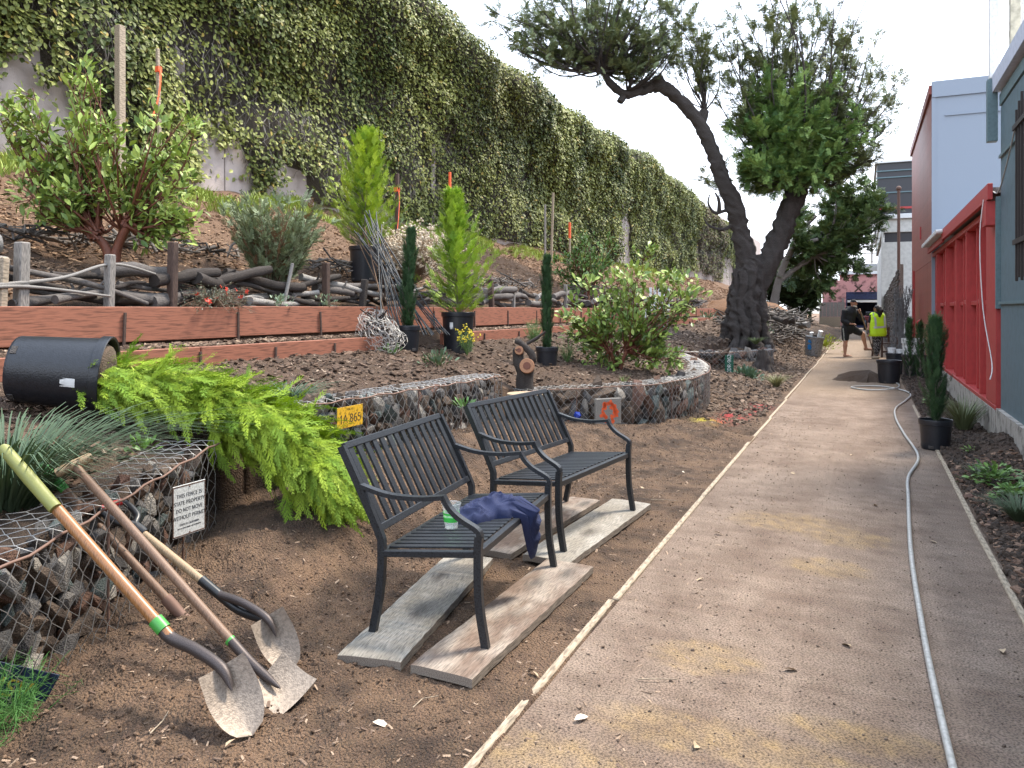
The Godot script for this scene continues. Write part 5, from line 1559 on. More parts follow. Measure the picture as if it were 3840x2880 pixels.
# upright conifer: fronds set round a stem; prof gives the radius for a height from 0 to 1
func conifer(called: String, label: String, at: Vector3, h: float, n: int, prof: Callable, m: Mesh, s0: float, s1: float, rise: float, ca: Color, cb: Color, group: String, lean := Vector3.ZERO) -> Node3D:
	var t := thing(called, label, "conifer", at, group)
	var b := MB.new()
	b.tube(PackedVector3Array([V(0, -0.1, 0), V(0, h * 0.5, 0) + lean * 0.25, V(0, h * 0.97, 0) + lean]), radii(0.018, 0.004, 3), 7)
	for k in int(n / 6.0):
		var u := pow(rng.randf(), 1.2)
		var a := R(0, TAU)
		var rr: float = prof.call(u)
		var q := V(0, u * h, 0) + lean * u * u
		b.tube(PackedVector3Array([q, q + V(cos(a) * rr * 0.7, rr * 0.5 * rise, sin(a) * rr * 0.7)]), radii(0.005, 0.002, 2), 4, false)
	part("stem", b.mesh(), mats.stem, t)
	var xf := []
	var cs := []
	var boughs_n := int(n / 11.0)
	for k in boughs_n:   # each bough is a line of sprays, longest low down
		var u := clampf((k + R(-0.4, 0.4)) / boughs_n, 0, 1)
		u = 1.0 - pow(1.0 - u, 1.25)
		var a := k * 2.4 + R(-0.4, 0.4)
		var rr: float = prof.call(u) * R(0.75, 1.2)
		var up := rise * R(0.7, 1.3) + u * 0.6
		var od := V(cos(a), 0, sin(a))
		var tint := R(-0.2, 0.2)
		for q in 11:
			var f := (q + rng.randf()) / 11.0
			var c := V(0, u * h * 0.96, 0) + lean * u * u + od * rr * f + V(0, rr * up * f * f * 0.8, 0) + rv(0.03 * rr + 0.006)
			var d := od * R(0.6, 1.2) + V(0, up * (0.4 + f), 0) + rv(0.5)
			xf.append(Transform3D(face(d, V(-od.x * 0.7, 1, -od.z * 0.7) + rv(0.4)).scaled(Vector3.ONE * R(s0, s1) * (0.75 + 0.25 * (1 - f))), c))
			cs.append(ca.lerp(cb, clampf(R(0.2, 0.9) + tint, 0, 1)))
	scatter("foliage", m, mats.needle, xf, cs, t)
	return t
func make_pots() -> void:
	var fr := frond_mesh(0.16, 8, 0.0032, 4)
	var lime_a := Color(0.1, 0.22, 0.02)
	var lime_b := Color(0.46, 0.62, 0.07)
	# lime conifers in big pots
	var y := ground_at(-4.7, -8.63)
	make_pot("tall black pot with a white tag holding a lime conifer before the lower board", V(-4.7, y - 0.02, -8.63), 0.215, 0.52, true, Basis(Vector3.UP, -0.4), "black nursery pots", true)
	conifer("lime_conifer", "feathery lime green conifer in the tagged pot, right of the steel bars", V(-4.7, y + 0.44, -8.63), 1.6, 1250, func(u: float) -> float: return 0.54 * pow(1 - u, 1.0) * (0.72 + 0.5 * absf(sin(u * 19.0))) + 0.02, fr, 0.7, 1.25, 0.8, lime_a, lime_b, "lime green conifers", V(-0.06, 0, 0.05))
	y = 1.88
	make_pot("black pot of the upper lime conifer, standing behind the steel bars", V(-6.3, y, -8.85), 0.21, 0.48)
	conifer("lime_conifer", "bushy lime green conifer standing highest, behind the steel bars", V(-6.3, y + 0.44, -8.85), 1.6, 1350, func(u: float) -> float: return 0.52 * pow(1 - u, 0.7) * (0.72 + 0.5 * absf(sin(u * 14.0))) + 0.02, fr, 0.7, 1.3, 1.0, lime_a, Color(0.5, 0.62, 0.06), "lime green conifers", V(0.05, 0, 0))
	# slim dark cypresses
	var cf := frond_mesh(0.09, 6, 0.0022, 9)
	var dk_a := Color(0.015, 0.045, 0.02)
	var dk_b := Color(0.07, 0.14, 0.055)
	for s in [[V(-4.85, 1.0, -7.68), 0.145, 0.3, 1.15, 0.12, "slim dark cypress leaning in the pot beside the wire roll", "small black pot beside the crumpled wire roll", V(0.05, 0, 0)], [V(-3.75, 0.7, -9.3), 0.15, 0.3, 1.2, 0.1, "slim dark cypress in the pot beside the sawn stump", "small black pot beside the sawn stump", Vector3.ZERO], [V(0.7, 0.01, -9.34), 0.165, 0.31, 1.08, 0.16, "dark cypress in the black pot at the path's right edge", "black pot standing on the path's right edge", Vector3.ZERO]]:
		var p: Vector3 = s[0]
		make_pot(s[6], p, s[1], s[2])
		var wd: float = s[4]
		conifer("cypress", s[5], p + V(0, s[2] - 0.05, 0), s[3], 1200, func(u: float) -> float: return wd * (sst(0.0, 0.25, u) * 0.5 + 0.5) * pow(1 - u, 0.4) * (0.85 + 0.2 * sin(u * 11.0)) + 0.01, cf, 0.8, 1.4, 2.4, dk_a, dk_b, "slim dark cypresses", s[7])
	for s in [[V(0.86, 0.1, -17.6), 0.9, "left one of the pair of young cypresses among the buckets"], [V(1.02, 0.1, -17.2), 0.82, "right one of the pair of young cypresses among the buckets"]]:
		conifer("cypress", s[2], s[0], s[1] + 0.25, 420, func(u: float) -> float: return 0.12 * pow(1 - u, 0.4) + 0.01, cf, 0.9, 1.5, 2.4, dk_a, dk_b, "slim dark cypresses")
	# the pot lying on its side and the conifer sprawling from it
	var p0 := V(-4.53, 1.15, -2.9)
	var p1 := V(-4.14, 1.1, -3.2)
	var ax := (p1 - p0).normalized()
	var bs := Basis(ax.cross(Vector3.UP).normalized(), ax, Vector3.ZERO)
	bs.z = bs.x.cross(bs.y)
	make_pot("large black pot lying on its side on the bed", p0, 0.235, 0.5, false, bs * Basis(Vector3.UP, 1.3), "black nursery pots", true)
	var t := thing("lime_conifer", "lime green conifer sprawling out of the fallen pot over the cage", "conifer", V(-4.14, 1.05, -3.2), "lime green conifers")
	var o := t.position
	var line := spline([V(-4.25, 1.08, -3.1), V(-3.82, 1.0, -3.46), V(-3.4, 0.88, -3.62), V(-3.06, 0.68, -3.73), V(-2.83, 0.43, -3.8)], 8)
	var b := MB.new()
	var rl := PackedVector3Array()
	for q in line: rl.append(q - o)
	b.tube(rl, radii(0.02, 0.004, rl.size()), 7)
	part("stem", b.mesh(), mats.stem, t)
	b = MB.new()
	b.lathe(PackedVector2Array([Vector2(0.2, -0.05), Vector2(0.16, 0.02), Vector2(0.07, 0.05), Vector2(0, 0.06)]), 14, Transform3D(bs, V(-0.02, 0.06, 0.0)))
	part("root_ball", b.mesh(), mats.r_brown, t)
	var xf := []
	var cs := []
	for k in 1900:
		var u := pow(rng.randf(), 0.85)
		var i := int(u * (line.size() - 2))
		var q := line[i].lerp(line[i + 1], rng.randf())
		var tg := (line[i + 1] - line[i]).normalized()
		var wd := 0.22 * (1.0 - 0.55 * u) * (0.5 + 0.5 * sst(0.0, 0.2, u)) * (0.75 + 0.7 * absf(nz2.get_noise_2d(u * 9.0, 3.0)) + 0.3 * rng.randf())
		var sdv := tg.cross(Vector3.UP).normalized()
		var off := sdv * R(-1, 1) * wd + Vector3.UP * (R(-0.4, 0.75)) * wd * 0.75
		if u > 0.35: off += Vector3.DOWN * maxf(0.0, R(-0.4, 0.26))
		var d := tg * R(0.5, 1.2) + off.normalized() * R(0.2, 0.8) + Vector3.DOWN * R(-0.2, 0.9) + rv(0.45)
		xf.append(Transform3D(face(d, off.normalized() + Vector3.UP * 0.8 + rv(0.4)).scaled(Vector3.ONE * R(0.8, 1.55)), q + off - o))
		cs.append(lime_a.lerp(Color(0.37, 0.49, 0.04), R(0.25, 1.0)))
	scatter("foliage", frond_mesh(0.19, 12, 0.0021, 14, 0.62), mats.needle, xf, cs, t)
	# steel bars
	var ribbed := MB.new()
	var rb := mat("rebar", lin(0.085, 0.09, 0.095), 0.55, tex.speck, V(6, 6, 6), null, 0, 0.5)
	var rr := mat("rebar_rust", lin(0.2, 0.12, 0.07), 0.7, tex.speck, V(6, 6, 6), null, 0, 0.3)
	for k in 26:
		var f := k / 25.0
		var foot := V(lerpf(-4.97, -4.6, f), 1.2, lerpf(-7.45, -8.2, f)) + V(R(-0.1, 0.1), R(-0.03, 0.02), R(-0.1, 0.1))
		var tp := V(-5.86, R(2.3, 2.8), -8.33) + V(R(-0.1, 0.1), 0, R(-0.16, 0.16) + (f - 0.5) * 0.3)
		b = MB.new()
		var m := 60
		var pts := PackedVector3Array()
		var ra := PackedFloat32Array()
		for i in m:
			pts.append((tp - foot) * (i / float(m - 1)) + V(0, -0.02 * sin(PI * i / (m - 1.0)), 0))
			ra.append(0.0078 if i % 2 else 0.0066)
		b.tube(pts, ra, 6)
		solo("steel_bar", b.mesh(), rr if k % 6 == 2 else rb, "ribbed steel reinforcing bar leaning in the loose bundle between the lime conifers", "steel bar", "bundle of reinforcing bars", Transform3D(Basis(), foot))
	# crumpled roll of hexagon wire
	t = thing("wire_roll", "crumpled bundle of grey hexagon wire netting against the lower board", "wire netting", V(-4.9, 1.02, -7.2))
	b = MB.new()
	for lay in 3:
		var er := V(0.3, 0.25, 0.27) * (1.0 - 0.17 * lay)
		var nu := 17
		var nv := 11
		var pt := func(i: float, j: float) -> Vector3:
			var a := TAU * i / nu + 0.3 * lay
			var e := PI * (0.05 + 0.9 * j / nv)
			var q := V(cos(a) * sin(e), cos(e), sin(a) * sin(e))
			var w := 1.0 + 0.3 * nz.get_noise_3dv(q * 3.0 + V(lay * 9, 0, 0))
			q = q * er * w
			q.y = minf(q.y, 0.14 + 0.06 * sin(a * 2)) - 0.25 * q.x
			return q.rotated(V(0, 0, 1), -0.3) + V(0, 0.22, 0)
		for i in nu:
			for j in nv:
				var oo := 0.5 * (j % 2)
				b.tube(PackedVector3Array([pt.call(i + oo, j), pt.call(i + oo, j + 0.6)]), radii(0.0026, 0.0026, 2), 3, false)
				b.tube(PackedVector3Array([pt.call(i + oo, j + 0.6), pt.call(i + oo + 0.5, j + 1.0)]), radii(0.0026, 0.0026, 2), 3, false)
				b.tube(PackedVector3Array([pt.call(i + oo, j + 0.6), pt.call(i + oo - 0.5, j + 1.0)]), radii(0.0026, 0.0026, 2), 3, false)
	part("netting", b.mesh(), mats.wire, t).set_meta("kind", "stuff")
	b = MB.new()
	for k in 14:
		var c := V(R(-0.15, 0.1), R(0.3, 0.42), R(-0.12, 0.12))
		b.tube(PackedVector3Array([c + rv(0.12), c, c + rv(0.12)]), radii(0.008, 0.008, 3), 5)
	part("twigs", b.mesh(), mats.log_dark, t)
	# sawn stump with lopped limbs, and a flat sawn disc below it
	t = thing("sawn_stump", "dark stump with two fresh orange cut ends between the cages", "stump", V(-3.5, 0.5, -8.02))
	b = MB.new()
	chain(b, [[V(0, -0.15, 0), 0.11], [V(0, 0.1, 0), 0.1], [V(0, 0.27, 0.0), 0.1], [V(0.03, 0.36, 0.02), 0.09]], 16, 0.2)
	chain(b, [[V(-0.02, 0.25, 0), 0.08], [V(-0.08, 0.42, 0), 0.065], [V(-0.08, 0.55, 0.02), 0.06]], 12, 0.25)
	chain(b, [[V(0.0, 0.34, -0.05), 0.05], [V(0.08, 0.45, -0.03), 0.045], [V(-0.04, 0.6, 0.0), 0.035], [V(-0.12, 0.63, 0.0), 0.03]], 10, 0.3)
	chain(b, [[V(0.0, 0.6, -0.05), 0.02], [V(0.1, 0.66, -0.08), 0.018], [V(0.2, 0.74, -0.12), 0.012]], 8, 0.2)
	part("wood", b.mesh(), mats.log_dark, t)
	var cutm := mat("cutwood", lin(0.5, 0.24, 0.12), 0.7, tex.grain, V(9, 9, 9))
	var heart := mat("heartwood", lin(0.22, 0.075, 0.04), 0.7, tex.grain, V(9, 9, 9))
	for s in [[V(0.065, 0.36, 0.1), 0.085], [V(-0.05, 0.53, 0.06), 0.05]]:
		b = MB.new()
		b.lathe(PackedVector2Array([Vector2(s[1] * 0.97, -0.06), Vector2(s[1], 0.0), Vector2(s[1] * 0.96, 0.006), Vector2(0, 0.008)]), 18, Transform3D(face(V(0.35, 0.25, 1), Vector3.UP) * Basis(Vector3.RIGHT, PI / 2), s[0]))
		var cp := part("cut_end", b.mesh(), cutm, t)
		b = MB.new()
		b.lathe(PackedVector2Array([Vector2(s[1] * 0.55, 0.0), Vector2(s[1] * 0.5, 0.0125), Vector2(0, 0.0125)]), 14, Transform3D(face(V(0.35, 0.25, 1), Vector3.UP) * Basis(Vector3.RIGHT, PI / 2), s[0]))
		part("heartwood", b.mesh(), heart, cp)
	t = thing("tree_stump", "low stump with a pale flat sawn top behind the farther bench", "stump", V(-3.25, 0.3, -7.45))
	b = MB.new()
	chain(b, [[V(0, -0.2, 0), 0.22], [V(0, 0.1, 0), 0.2], [V(0, 0.3, 0), 0.2]], 20, 0.2)
	part("bark", b.mesh(), mats.log_dark, t)
	b = MB.new()
	b.lathe(PackedVector2Array([Vector2(0.2, 0.29), Vector2(0.195, 0.308), Vector2(0, 0.312)]), 24)
	part("sawn_top", b.mesh(), mat("sawntop", lin(0.55, 0.4, 0.25), 0.7, tex.grain, V(6, 6, 6)), t)
	# marker stakes with orange tape on the slope
	for s in [[V(-9.2, 3.35, -7.3), 2.0, 0.1, "palewood", "tall weathered post standing by the ivy behind the left shrub", 0.0, false], [V(-9.1, 3.3, -7.85), 1.9, 0.045, "palewood", "thin lath with an orange ribbon beside the tall post", 0.03, true], [V(-8.0, 2.8, -12.3), 1.25, 0.06, "stake", "brown stake with a long orange ribbon left of the potted conifer", 0.0, true], [V(-8.0, 2.8, -14.33), 1.6, 0.035, "palewood", "lath painted orange behind the potted lime conifer's top", 0.0, null], [V(-8.3, 2.9, -21.0), 2.0, 0.06, "palewood", "tall thin lath before the ivy near the middle of the wall", -0.03, false], [V(-7.9, 2.7, -21.4), 1.35, 0.05, "palewood", "short orange-topped lath above the middle shrub", 0.0, null], [V(-8.2, 2.85, -20.2), 1.6, 0.05, "stake_grey", "grey lath left of the tall lath in the middle", 0.0, false]]:
		t = thing("marker_stake", s[3 + 1], "stake", s[0], "marker stakes on the slope")
		b = MB.new()
		b.box(V(s[2], s[1], s[2]), Transform3D(Basis(V(0, 0, 1), s[5]), V(0, s[1] / 2, 0)), 0.005)
		part("post", b.mesh(), mats[s[3]], t)
		if s[6] == null:
			b = MB.new()
			b.box(V(s[2] + 0.006, s[1] * 0.35, s[2] + 0.006), Transform3D(Basis(), V(0, s[1] * 0.83, 0)))
			part("orange_paint", b.mesh(), mats.flag, t)
		elif s[6]:
			b = MB.new()
			b.blade(spline([V(0.03, s[1] - 0.3, 0.0), V(0.08, s[1] - 0.55, 0.05), V(0.1, s[1] - 0.65 - s[2] * 4, 0.12), V(0.14, s[1] - 0.75 - s[2] * 6, 0.22)], 5), radii(0.02, 0.016, 16), V(0.3, 0, 1))
			b.box(V(s[2] + 0.02, 0.08, s[2] + 0.02), Transform3D(Basis(), V(-0.01, s[1] - 0.3, 0)))
			part("ribbon", b.mesh(), mats.flag, t)

# ---------------------------------------------------------------- shrubs and small plants
func shrub(called: String, label: String, at: Vector3, clumps: Array, nb: int, tw: int, per: int, root_r: float, bark: Material, leafm: Mesh, lm: String, ca: Color, cb: Color, singles: int, s0 := 0.75, s1 := 1.25, trunks := 3) -> Node3D:
	var t := thing(called, label, "shrub", at)
	t.rotation_degrees.y = 24.56
	var b := MB.new()
	var lv := []
	var roots := []
	for k in trunks:
		var a := TAU * k / trunks + 0.5
		var top := V(cos(a) * 0.16 + R(-0.05, 0.05), R(0.22, 0.34), sin(a) * 0.14)
		var pts := spline([V(cos(a) * 0.03, -0.12, sin(a) * 0.03), V(cos(a) * 0.05, 0.1, sin(a) * 0.05), top], 5)
		b.tube(pts, radii(root_r, root_r * 0.6, pts.size()), 10, true, 0.25, nz)
		roots.append(top)
	for c in clumps:
		var ctr := V(c[0], c[1], R(-0.3, 0.3) * (c[2] + 0.4))
		var best: Vector3 = roots[0]
		for r in roots: if absf(r.x - ctr.x) < absf(best.x - ctr.x): best = r
		boughs(b, best, [ctr, c[2], c[2] * 0.9, nb], root_r * 0.42, tw, lv, per)
	part("stems", b.mesh(), bark, t)
	var xf := []
	var cs := []
	for p in lv:
		xf.append(Transform3D(face(p[1] + V(0, 0.15, 0), V(R(-0.5, 0.5), 1, R(-0.2, 0.9))).scaled(Vector3.ONE * R(s0, s1)), p[0]))
		var y: float = clampf(rng.randf() * 0.8 + 0.2 * (p[0].y / 1.6), 0, 1)
		cs.append(ca.lerp(cb, y))
	foliage(t, leafm, mats[lm], xf, cs, singles)
	return t
func tuft_mesh(n: int, l: float, w: float, spread: float, droop: float, sd: int) -> ArrayMesh:
	var g := RandomNumberGenerator.new()
	g.seed = sd
	var b := MB.new()
	for k in n:
		var a := g.randf() * TAU
		var o := V(cos(a), 0, sin(a)) * g.randf() * 0.05 * (l / 0.4)
		var ll := l * g.randf_range(0.55, 1.1)
		var out := V(cos(a), 0, sin(a)) * spread * g.randf_range(0.3, 1.1)
		var p := PackedVector3Array()
		for i in 6:
			var t := i / 5.0
			p.append(o + out * ll * t + V(0, ll * (t - droop * t * t), 0))
		var q := g.randf_range(0.7, 1.2)
		b.col = Color(q, q, q)
		b.blade(p, PackedFloat32Array([w, w, w * 0.95, w * 0.8, w * 0.5, w * 0.08]), V(-sin(a), 0, cos(a)))
	return b.mesh()
func tuft(called: String, label: String, cat: String, at: Vector3, n: int, l: float, w: float, spread: float, droop: float, col: Color, group := "", turn := 0.0) -> void:
	var m: StandardMaterial3D = mats.needle.duplicate()
	m.albedo_color = col.linear_to_srgb()
	var t := thing(called, label, cat, at, group, turn)
	part("blades", tuft_mesh(n, l, w, spread, droop, int(absf(at.x * 100) + absf(at.z * 37))), m, t).set_meta("kind", "stuff")
func make_shrubs() -> void:
	var lf := leaf_mesh(0.088, 0.038, 0.2, 0.1)
	var ga := Color(0.075, 0.135, 0.04)
	var gb := Color(0.4, 0.5, 0.11)
	shrub("strawberry_tree", "leafy shrub with red-brown forked stems on the left slope", V(-6.2, 1.93, -4.85), [[-0.46, 1.52, 0.36], [-0.76, 1.26, 0.25], [-0.17, 1.69, 0.25], [0.21, 0.97, 0.42], [-0.04, 1.10, 0.4], [0.63, 1.22, 0.25], [-0.34, 0.93, 0.36], [-0.67, 0.72, 0.30], [0.42, 0.63, 0.34], [-0.51, 0.55, 0.25], [0.63, 0.38, 0.21], [0.25, 0.40, 0.25], [-0.93, 1.39, 0.21]], 6, 6, 10, 0.05, mats.redbark, lf, "gloss", ga, gb, 280)
	shrub("strawberry_tree", "red-stemmed leafy shrub growing inside the curved cage", V(-3.1, 0.62, -10.3), [[0.38, 1.45, 0.38], [-0.4, 1.2, 0.36], [0.8, 1.35, 0.3], [0.06, 0.7, 0.42], [-0.55, 0.75, 0.28], [0.1, 1.25, 0.3], [0.64, 0.77, 0.4], [-0.06, 0.25, 0.32], [1.02, 1.02, 0.26], [0.38, 0.34, 0.3], [0.83, 0.25, 0.22], [-0.19, 0.64, 0.32]], 5, 6, 8, 0.035, mats.redbark, leaf_mesh(0.1, 0.05, 0.2, 0.1), "gloss", ga, Color(0.34, 0.43, 0.09), 220)
	shrub("strawberry_tree", "upper red-stemmed shrub with dense green leaves on the slope behind", V(-6.3, 1.78, -18.2), [[-0.17, 1.35, 0.6], [-0.6, 0.9, 0.45], [0.4, 1.0, 0.55], [-0.05, 0.6, 0.6], [-0.4, 0.25, 0.4]], 8, 5, 7, 0.05, mats.redbark, lf, "gloss", ga, Color(0.14, 0.24, 0.05), 60, 1.0, 1.6)
	# grey-green feathery shrub
	var t := thing("sage_bush", "upright grey-green bush with dry brown stems above the log row", "shrub", V(-6.0, 1.72, -6.7))
	var b := MB.new()
	var xf := []
	var cs := []
	var pal := spray_mesh(0.11, 7, 0.03, 0.005, 0.9)
	for k in 230:
		var a := R(0, TAU)
		var l := R(0.5, 1.1)
		var d := V(cos(a) * R(0.1, 0.75), 1, sin(a) * R(0.1, 0.75)).normalized()
		var o := V(cos(a), 0, sin(a)) * R(0, 0.12)
		var pts := spline([o, o + d * l * 0.5 + rv(0.05), o + d * l + rv(0.08)], 4)
		var dry := rng.randf() < 0.25
		b.col = Color(0.2, 0.12, 0.07) if dry else Color(0.12, 0.1, 0.06)
		b.tube(pts, radii(0.006, 0.002, pts.size()), 4, false)
		for q in (3 if dry else 16):
			var f := R(0.3, 1.0)
			var c := pts[int(f * (pts.size() - 1))]
			xf.append(Transform3D(face(d + rv(0.7), V(R(-1, 1), 1, R(-1, 1))).scaled(Vector3.ONE * R(0.7, 1.3)), c + rv(0.025)))
			cs.append(Color(0.14, 0.18, 0.09).lerp(Color(0.3, 0.35, 0.2), rng.randf()) if not dry else Color(0.2, 0.1, 0.05))
	part("stems", b.mesh(), mats.vine, t)
	scatter("foliage", pal, mats.needle, xf, cs, t)
	# dried cream seed-head bush
	t = thing("dry_bush", "cream dried flower-head bush between the two potted lime conifers", "shrub", V(-6.2, 1.85, -9.9))
	b = MB.new()
	xf = []; cs = []
	for k in 220:
		var a := R(0, TAU)
		var d := V(cos(a) * R(0.2, 1.0), R(0.45, 1.1), sin(a) * R(0.2, 1.0)).normalized()
		var e := d * R(0.4, 1.05)
		b.col = Color(0.2, 0.13, 0.08)
		b.tube(PackedVector3Array([Vector3.ZERO, e * 0.5 + rv(0.03), e]), radii(0.006, 0.002, 3), 3, false)
		for q in 14:
			xf.append(Transform3D(Basis.from_euler(rv(3)).scaled(Vector3.ONE * R(0.6, 1.3)), e * R(0.7, 1.03) + rv(0.05)))
			cs.append(Color(0.46, 0.36, 0.26).lerp(Color(0.68, 0.59, 0.46), rng.randf()))
	part("stems", b.mesh(), mats.vine, t)
	scatter("seed_heads", stone(3, V(0.018, 0.018, 0.018)), mat("seed", Color.WHITE, 0.95, null, V(1, 1, 1), null, 0, 0, true), xf, cs, t)
	# trailing plant with red flowers over the upper board
	t = thing("fuchsia", "straggly grey-green plant with small red flowers trailing over the upper board", "plant", V(-5.52, 1.52, -5.35))
	b = MB.new()
	xf = []; cs = []
	var fx := []
	for k in 150:
		var a := R(0, TAU)
		var d := V(cos(a) * 0.6 + 0.25, R(0.0, 0.9), sin(a)).normalized()
		var l := R(0.2, 0.5)
		var e := d * l + V(0, -0.25 * l, 0)
		b.col = Color(0.16, 0.1, 0.07)
		b.tube(PackedVector3Array([Vector3.ZERO, d * l * 0.55, e]), radii(0.003, 0.0015, 3), 3, false)
		for q in 8:
			xf.append(Transform3D(Basis.from_euler(rv(3)).scaled(Vector3.ONE * R(0.6, 1.2)), (d * l * 0.55).lerp(e, R(-0.6, 1.0)) + rv(0.03)))
			cs.append(Color(0.1, 0.12, 0.07).lerp(Color(0.26, 0.26, 0.18), rng.randf()))
		if k % 11 == 0: fx.append(Transform3D(Basis.from_euler(rv(3)), e + V(0, 0.02, 0)))
	part("stems", b.mesh(), mats.vine, t)
	scatter("foliage", chip_leaf(0.024, 0.01), mats.leaf, xf, cs, t)
	var redp := mat("petal", lin(0.7, 0.06, 0.03), 0.6)
	var fl := MB.new()
	for k in 5:
		var a := TAU * k / 5
		fl.blade(PackedVector3Array([Vector3.ZERO, V(cos(a) * 0.016, 0.006, sin(a) * 0.016), V(cos(a) * 0.026, 0.0, sin(a) * 0.026)]), PackedFloat32Array([0.003, 0.008, 0.003]), V(-sin(a), 0, cos(a)))
	var flm := fl.mesh()
	for x in fx: part("flower", flm, redp, t, x)
	# little grey-leaved plants on the upper board
	for s in [[V(-5.5, 1.52, -6.25), "small grey-leaved plant on the upper board left of the thin pale stake"], [V(-5.5, 1.52, -7.0), "small grey-leaved plant on the upper board at the dark square stake"]]:
		t = thing("seedling", s[1], "plant", s[0], "small grey-leaved plants")
		xf = []; cs = []
		for k in 90:
			var d := (rv(1) + V(0, 0.9, 0)).normalized()
			xf.append(Transform3D(face(d + V(0, 0.4, 0), Vector3.UP + rv(0.4)).scaled(Vector3.ONE * R(0.7, 1.2)), d * R(0.03, 0.15) * V(1, 0.9, 1.2)))
			cs.append(Color(0.15, 0.24, 0.13).lerp(Color(0.34, 0.42, 0.3), rng.randf()))
		scatter("foliage", leaf_mesh(0.035, 0.02), mats.leaf, xf, cs, t)
	# grass-like clumps
	tuft("lily_clump", "large clump of arching dark green strap leaves behind the shovels", "grass clump", V(-3.46, 0.58, -2.16), 700, 0.95, 0.0042, 0.95, 0.62, Color(0.085, 0.13, 0.075), "strap-leaved clumps")
	tuft("lily_clump", "clump of grey-green strap leaves behind the fallen lime conifer", "grass clump", V(-3.75, 0.78, -4.35), 260, 0.42, 0.003, 1.0, 0.6, Color(0.09, 0.15, 0.09), "strap-leaved clumps")
	tuft("grass_clump", "pale feathery grass tussock beside the path near the green plate", "grass clump", V(-1.5, 0.02, -15.3), 300, 0.42, 0.003, 0.9, 0.45, Color(0.24, 0.24, 0.12), "grass tussocks")
	tuft("grass_clump", "small sprouting grass tuft on the curved cage's bed", "grass clump", V(-2.75, 0.55, -9.4), 40, 0.16, 0.002, 0.7, 0.3, Color(0.22, 0.28, 0.1), "grass tussocks")
	tuft("grass_clump", "grass tuft at the foot of the big tree", "grass clump", V(-2.5, 0.6, -20.4), 160, 0.4, 0.005, 1.2, 0.6, Color(0.2, 0.26, 0.12), "grass tussocks")
	# dill, fennel, lavender, weeds
	t = thing("dill_plant", "feathery bright green dill at the left foot of the near cage", "plant", V(-2.68, 0.02, -1.62))
	b = MB.new()
	for k in 130:
		var o := V(R(-0.1, 0.1), 0, R(-0.1, 0.1))
		var d := (V(R(-0.7, 0.7), R(0.5, 1.2), R(-0.7, 0.7))).normalized()
		var l := R(0.12, 0.34)
		b.tube(PackedVector3Array([o, o + d * l * 0.6, o + d * l]), radii(0.0022, 0.0008, 3), 3, false)
		for q in 16:
			var p := o + d * l * R(0.3, 1.0)
			b.tube(PackedVector3Array([p, p + rv(0.05)]), radii(0.0008, 0.0004, 2), 3, false)
	part("fronds", b.mesh(), mat("dill", lin(0.09, 0.24, 0.05), 0.6), t)
	for s in [[V(-4.42, 0.93, -8.35), 26, 0.34, "yellow-flowered weed before the tagged black pot", true], [V(-3.7, 0.75, -9.9), 30, 0.36, "feathery fennel left of the slim potted cypress", false], [V(-4.5, 0.95, -10.6), 60, 0.4, "bright green fennel clump right of the tagged pot", false]]:
		t = thing("fennel", s[3], "plant", s[0])
		b = MB.new()
		var yl := MB.new()
		for k in s[1]:
			var d := (V(R(-0.5, 0.5), 1, R(-0.5, 0.5))).normalized()
			var l: float = s[2] * R(0.5, 1.1)
			b.tube(PackedVector3Array([Vector3.ZERO, d * l * 0.5 + rv(0.02), d * l]), radii(0.003, 0.0015, 3), 3, false)
			for q in 12:
				var p := d * l * R(0.3, 0.95)
				b.tube(PackedVector3Array([p, p + rv(0.06)]), radii(0.0014, 0.0008, 2), 3, false)
			if s[4]:
				for q in 4: yl.box(V(0.014, 0.008, 0.014), Transform3D(Basis.from_euler(rv(1)), d * l + rv(0.022)))
		part("fronds", b.mesh(), mat("fennelgreen", lin(0.14, 0.24, 0.07), 0.6), t)
		if s[4]: part("flowers", yl.mesh(), mat("yellowpetal", lin(0.7, 0.55, 0.03), 0.6), t)
	var herb := leaf_mesh(0.05, 0.02)
	for s in [[V(-4.78, 0.98, -7.25), 50, 0.16, Color(0.16, 0.3, 0.09), "low green weed left of the wire roll's foot"], [V(-4.2, 0.88, -7.25), 140, 0.24, Color(0.1, 0.15, 0.08), "spreading dull green weed patch above the plate cage"], [V(-2.1, 0.1, -15.8), 320, 0.3, Color(0.1, 0.17, 0.11), "grey-green lavender mound below the green plate"], [V(-1.2, 0.2, -27.8), 420, 0.6, Color(0.32, 0.36, 0.05), "yellow-green leafy bush right of the steel bin"], [V(-2.9, 0.8, -25.0), 160, 0.4, Color(0.12, 0.18, 0.07), "low green weeds on the bank right of the big tree"], [V(-8.7, 3.1, -13.2), 220, 0.5, Color(0.14, 0.2, 0.07), "green weed clump at the wall foot behind the lime conifer"], [V(-5.0, 1.1, -27.5), 140, 0.5, Color(0.15, 0.24, 0.15), "pale green bush on the far bank left of the big tree"], [V(-3.2, 0.62, -6.0), 30, 0.09, Color(0.14, 0.26, 0.08), "tiny green sprout on top of the plate cage"], [V(-3.6, 0.72, -3.0), 26, 0.09, Color(0.16, 0.3, 0.06), "tiny bright sprout below the fallen pot"]]:
		t = thing("weed", s[4], "plant", s[0], "weeds and small herbs")
		xf = []; cs = []
		for k in s[1]:
			var d := (rv(1) + V(0, 0.7, 0)).normalized()
			xf.append(Transform3D(face(d + V(0, 0.5, 0), Vector3.UP + rv(0.6)).scaled(Vector3.ONE * R(0.8, 1.5) * (1.0 if s[2] < 0.3 else 1.6)), d * R(0.1, 1.0) * s[2] * V(1, 0.7, 1)))
			cs.append(Color(s[3]) * R(0.6, 1.35))
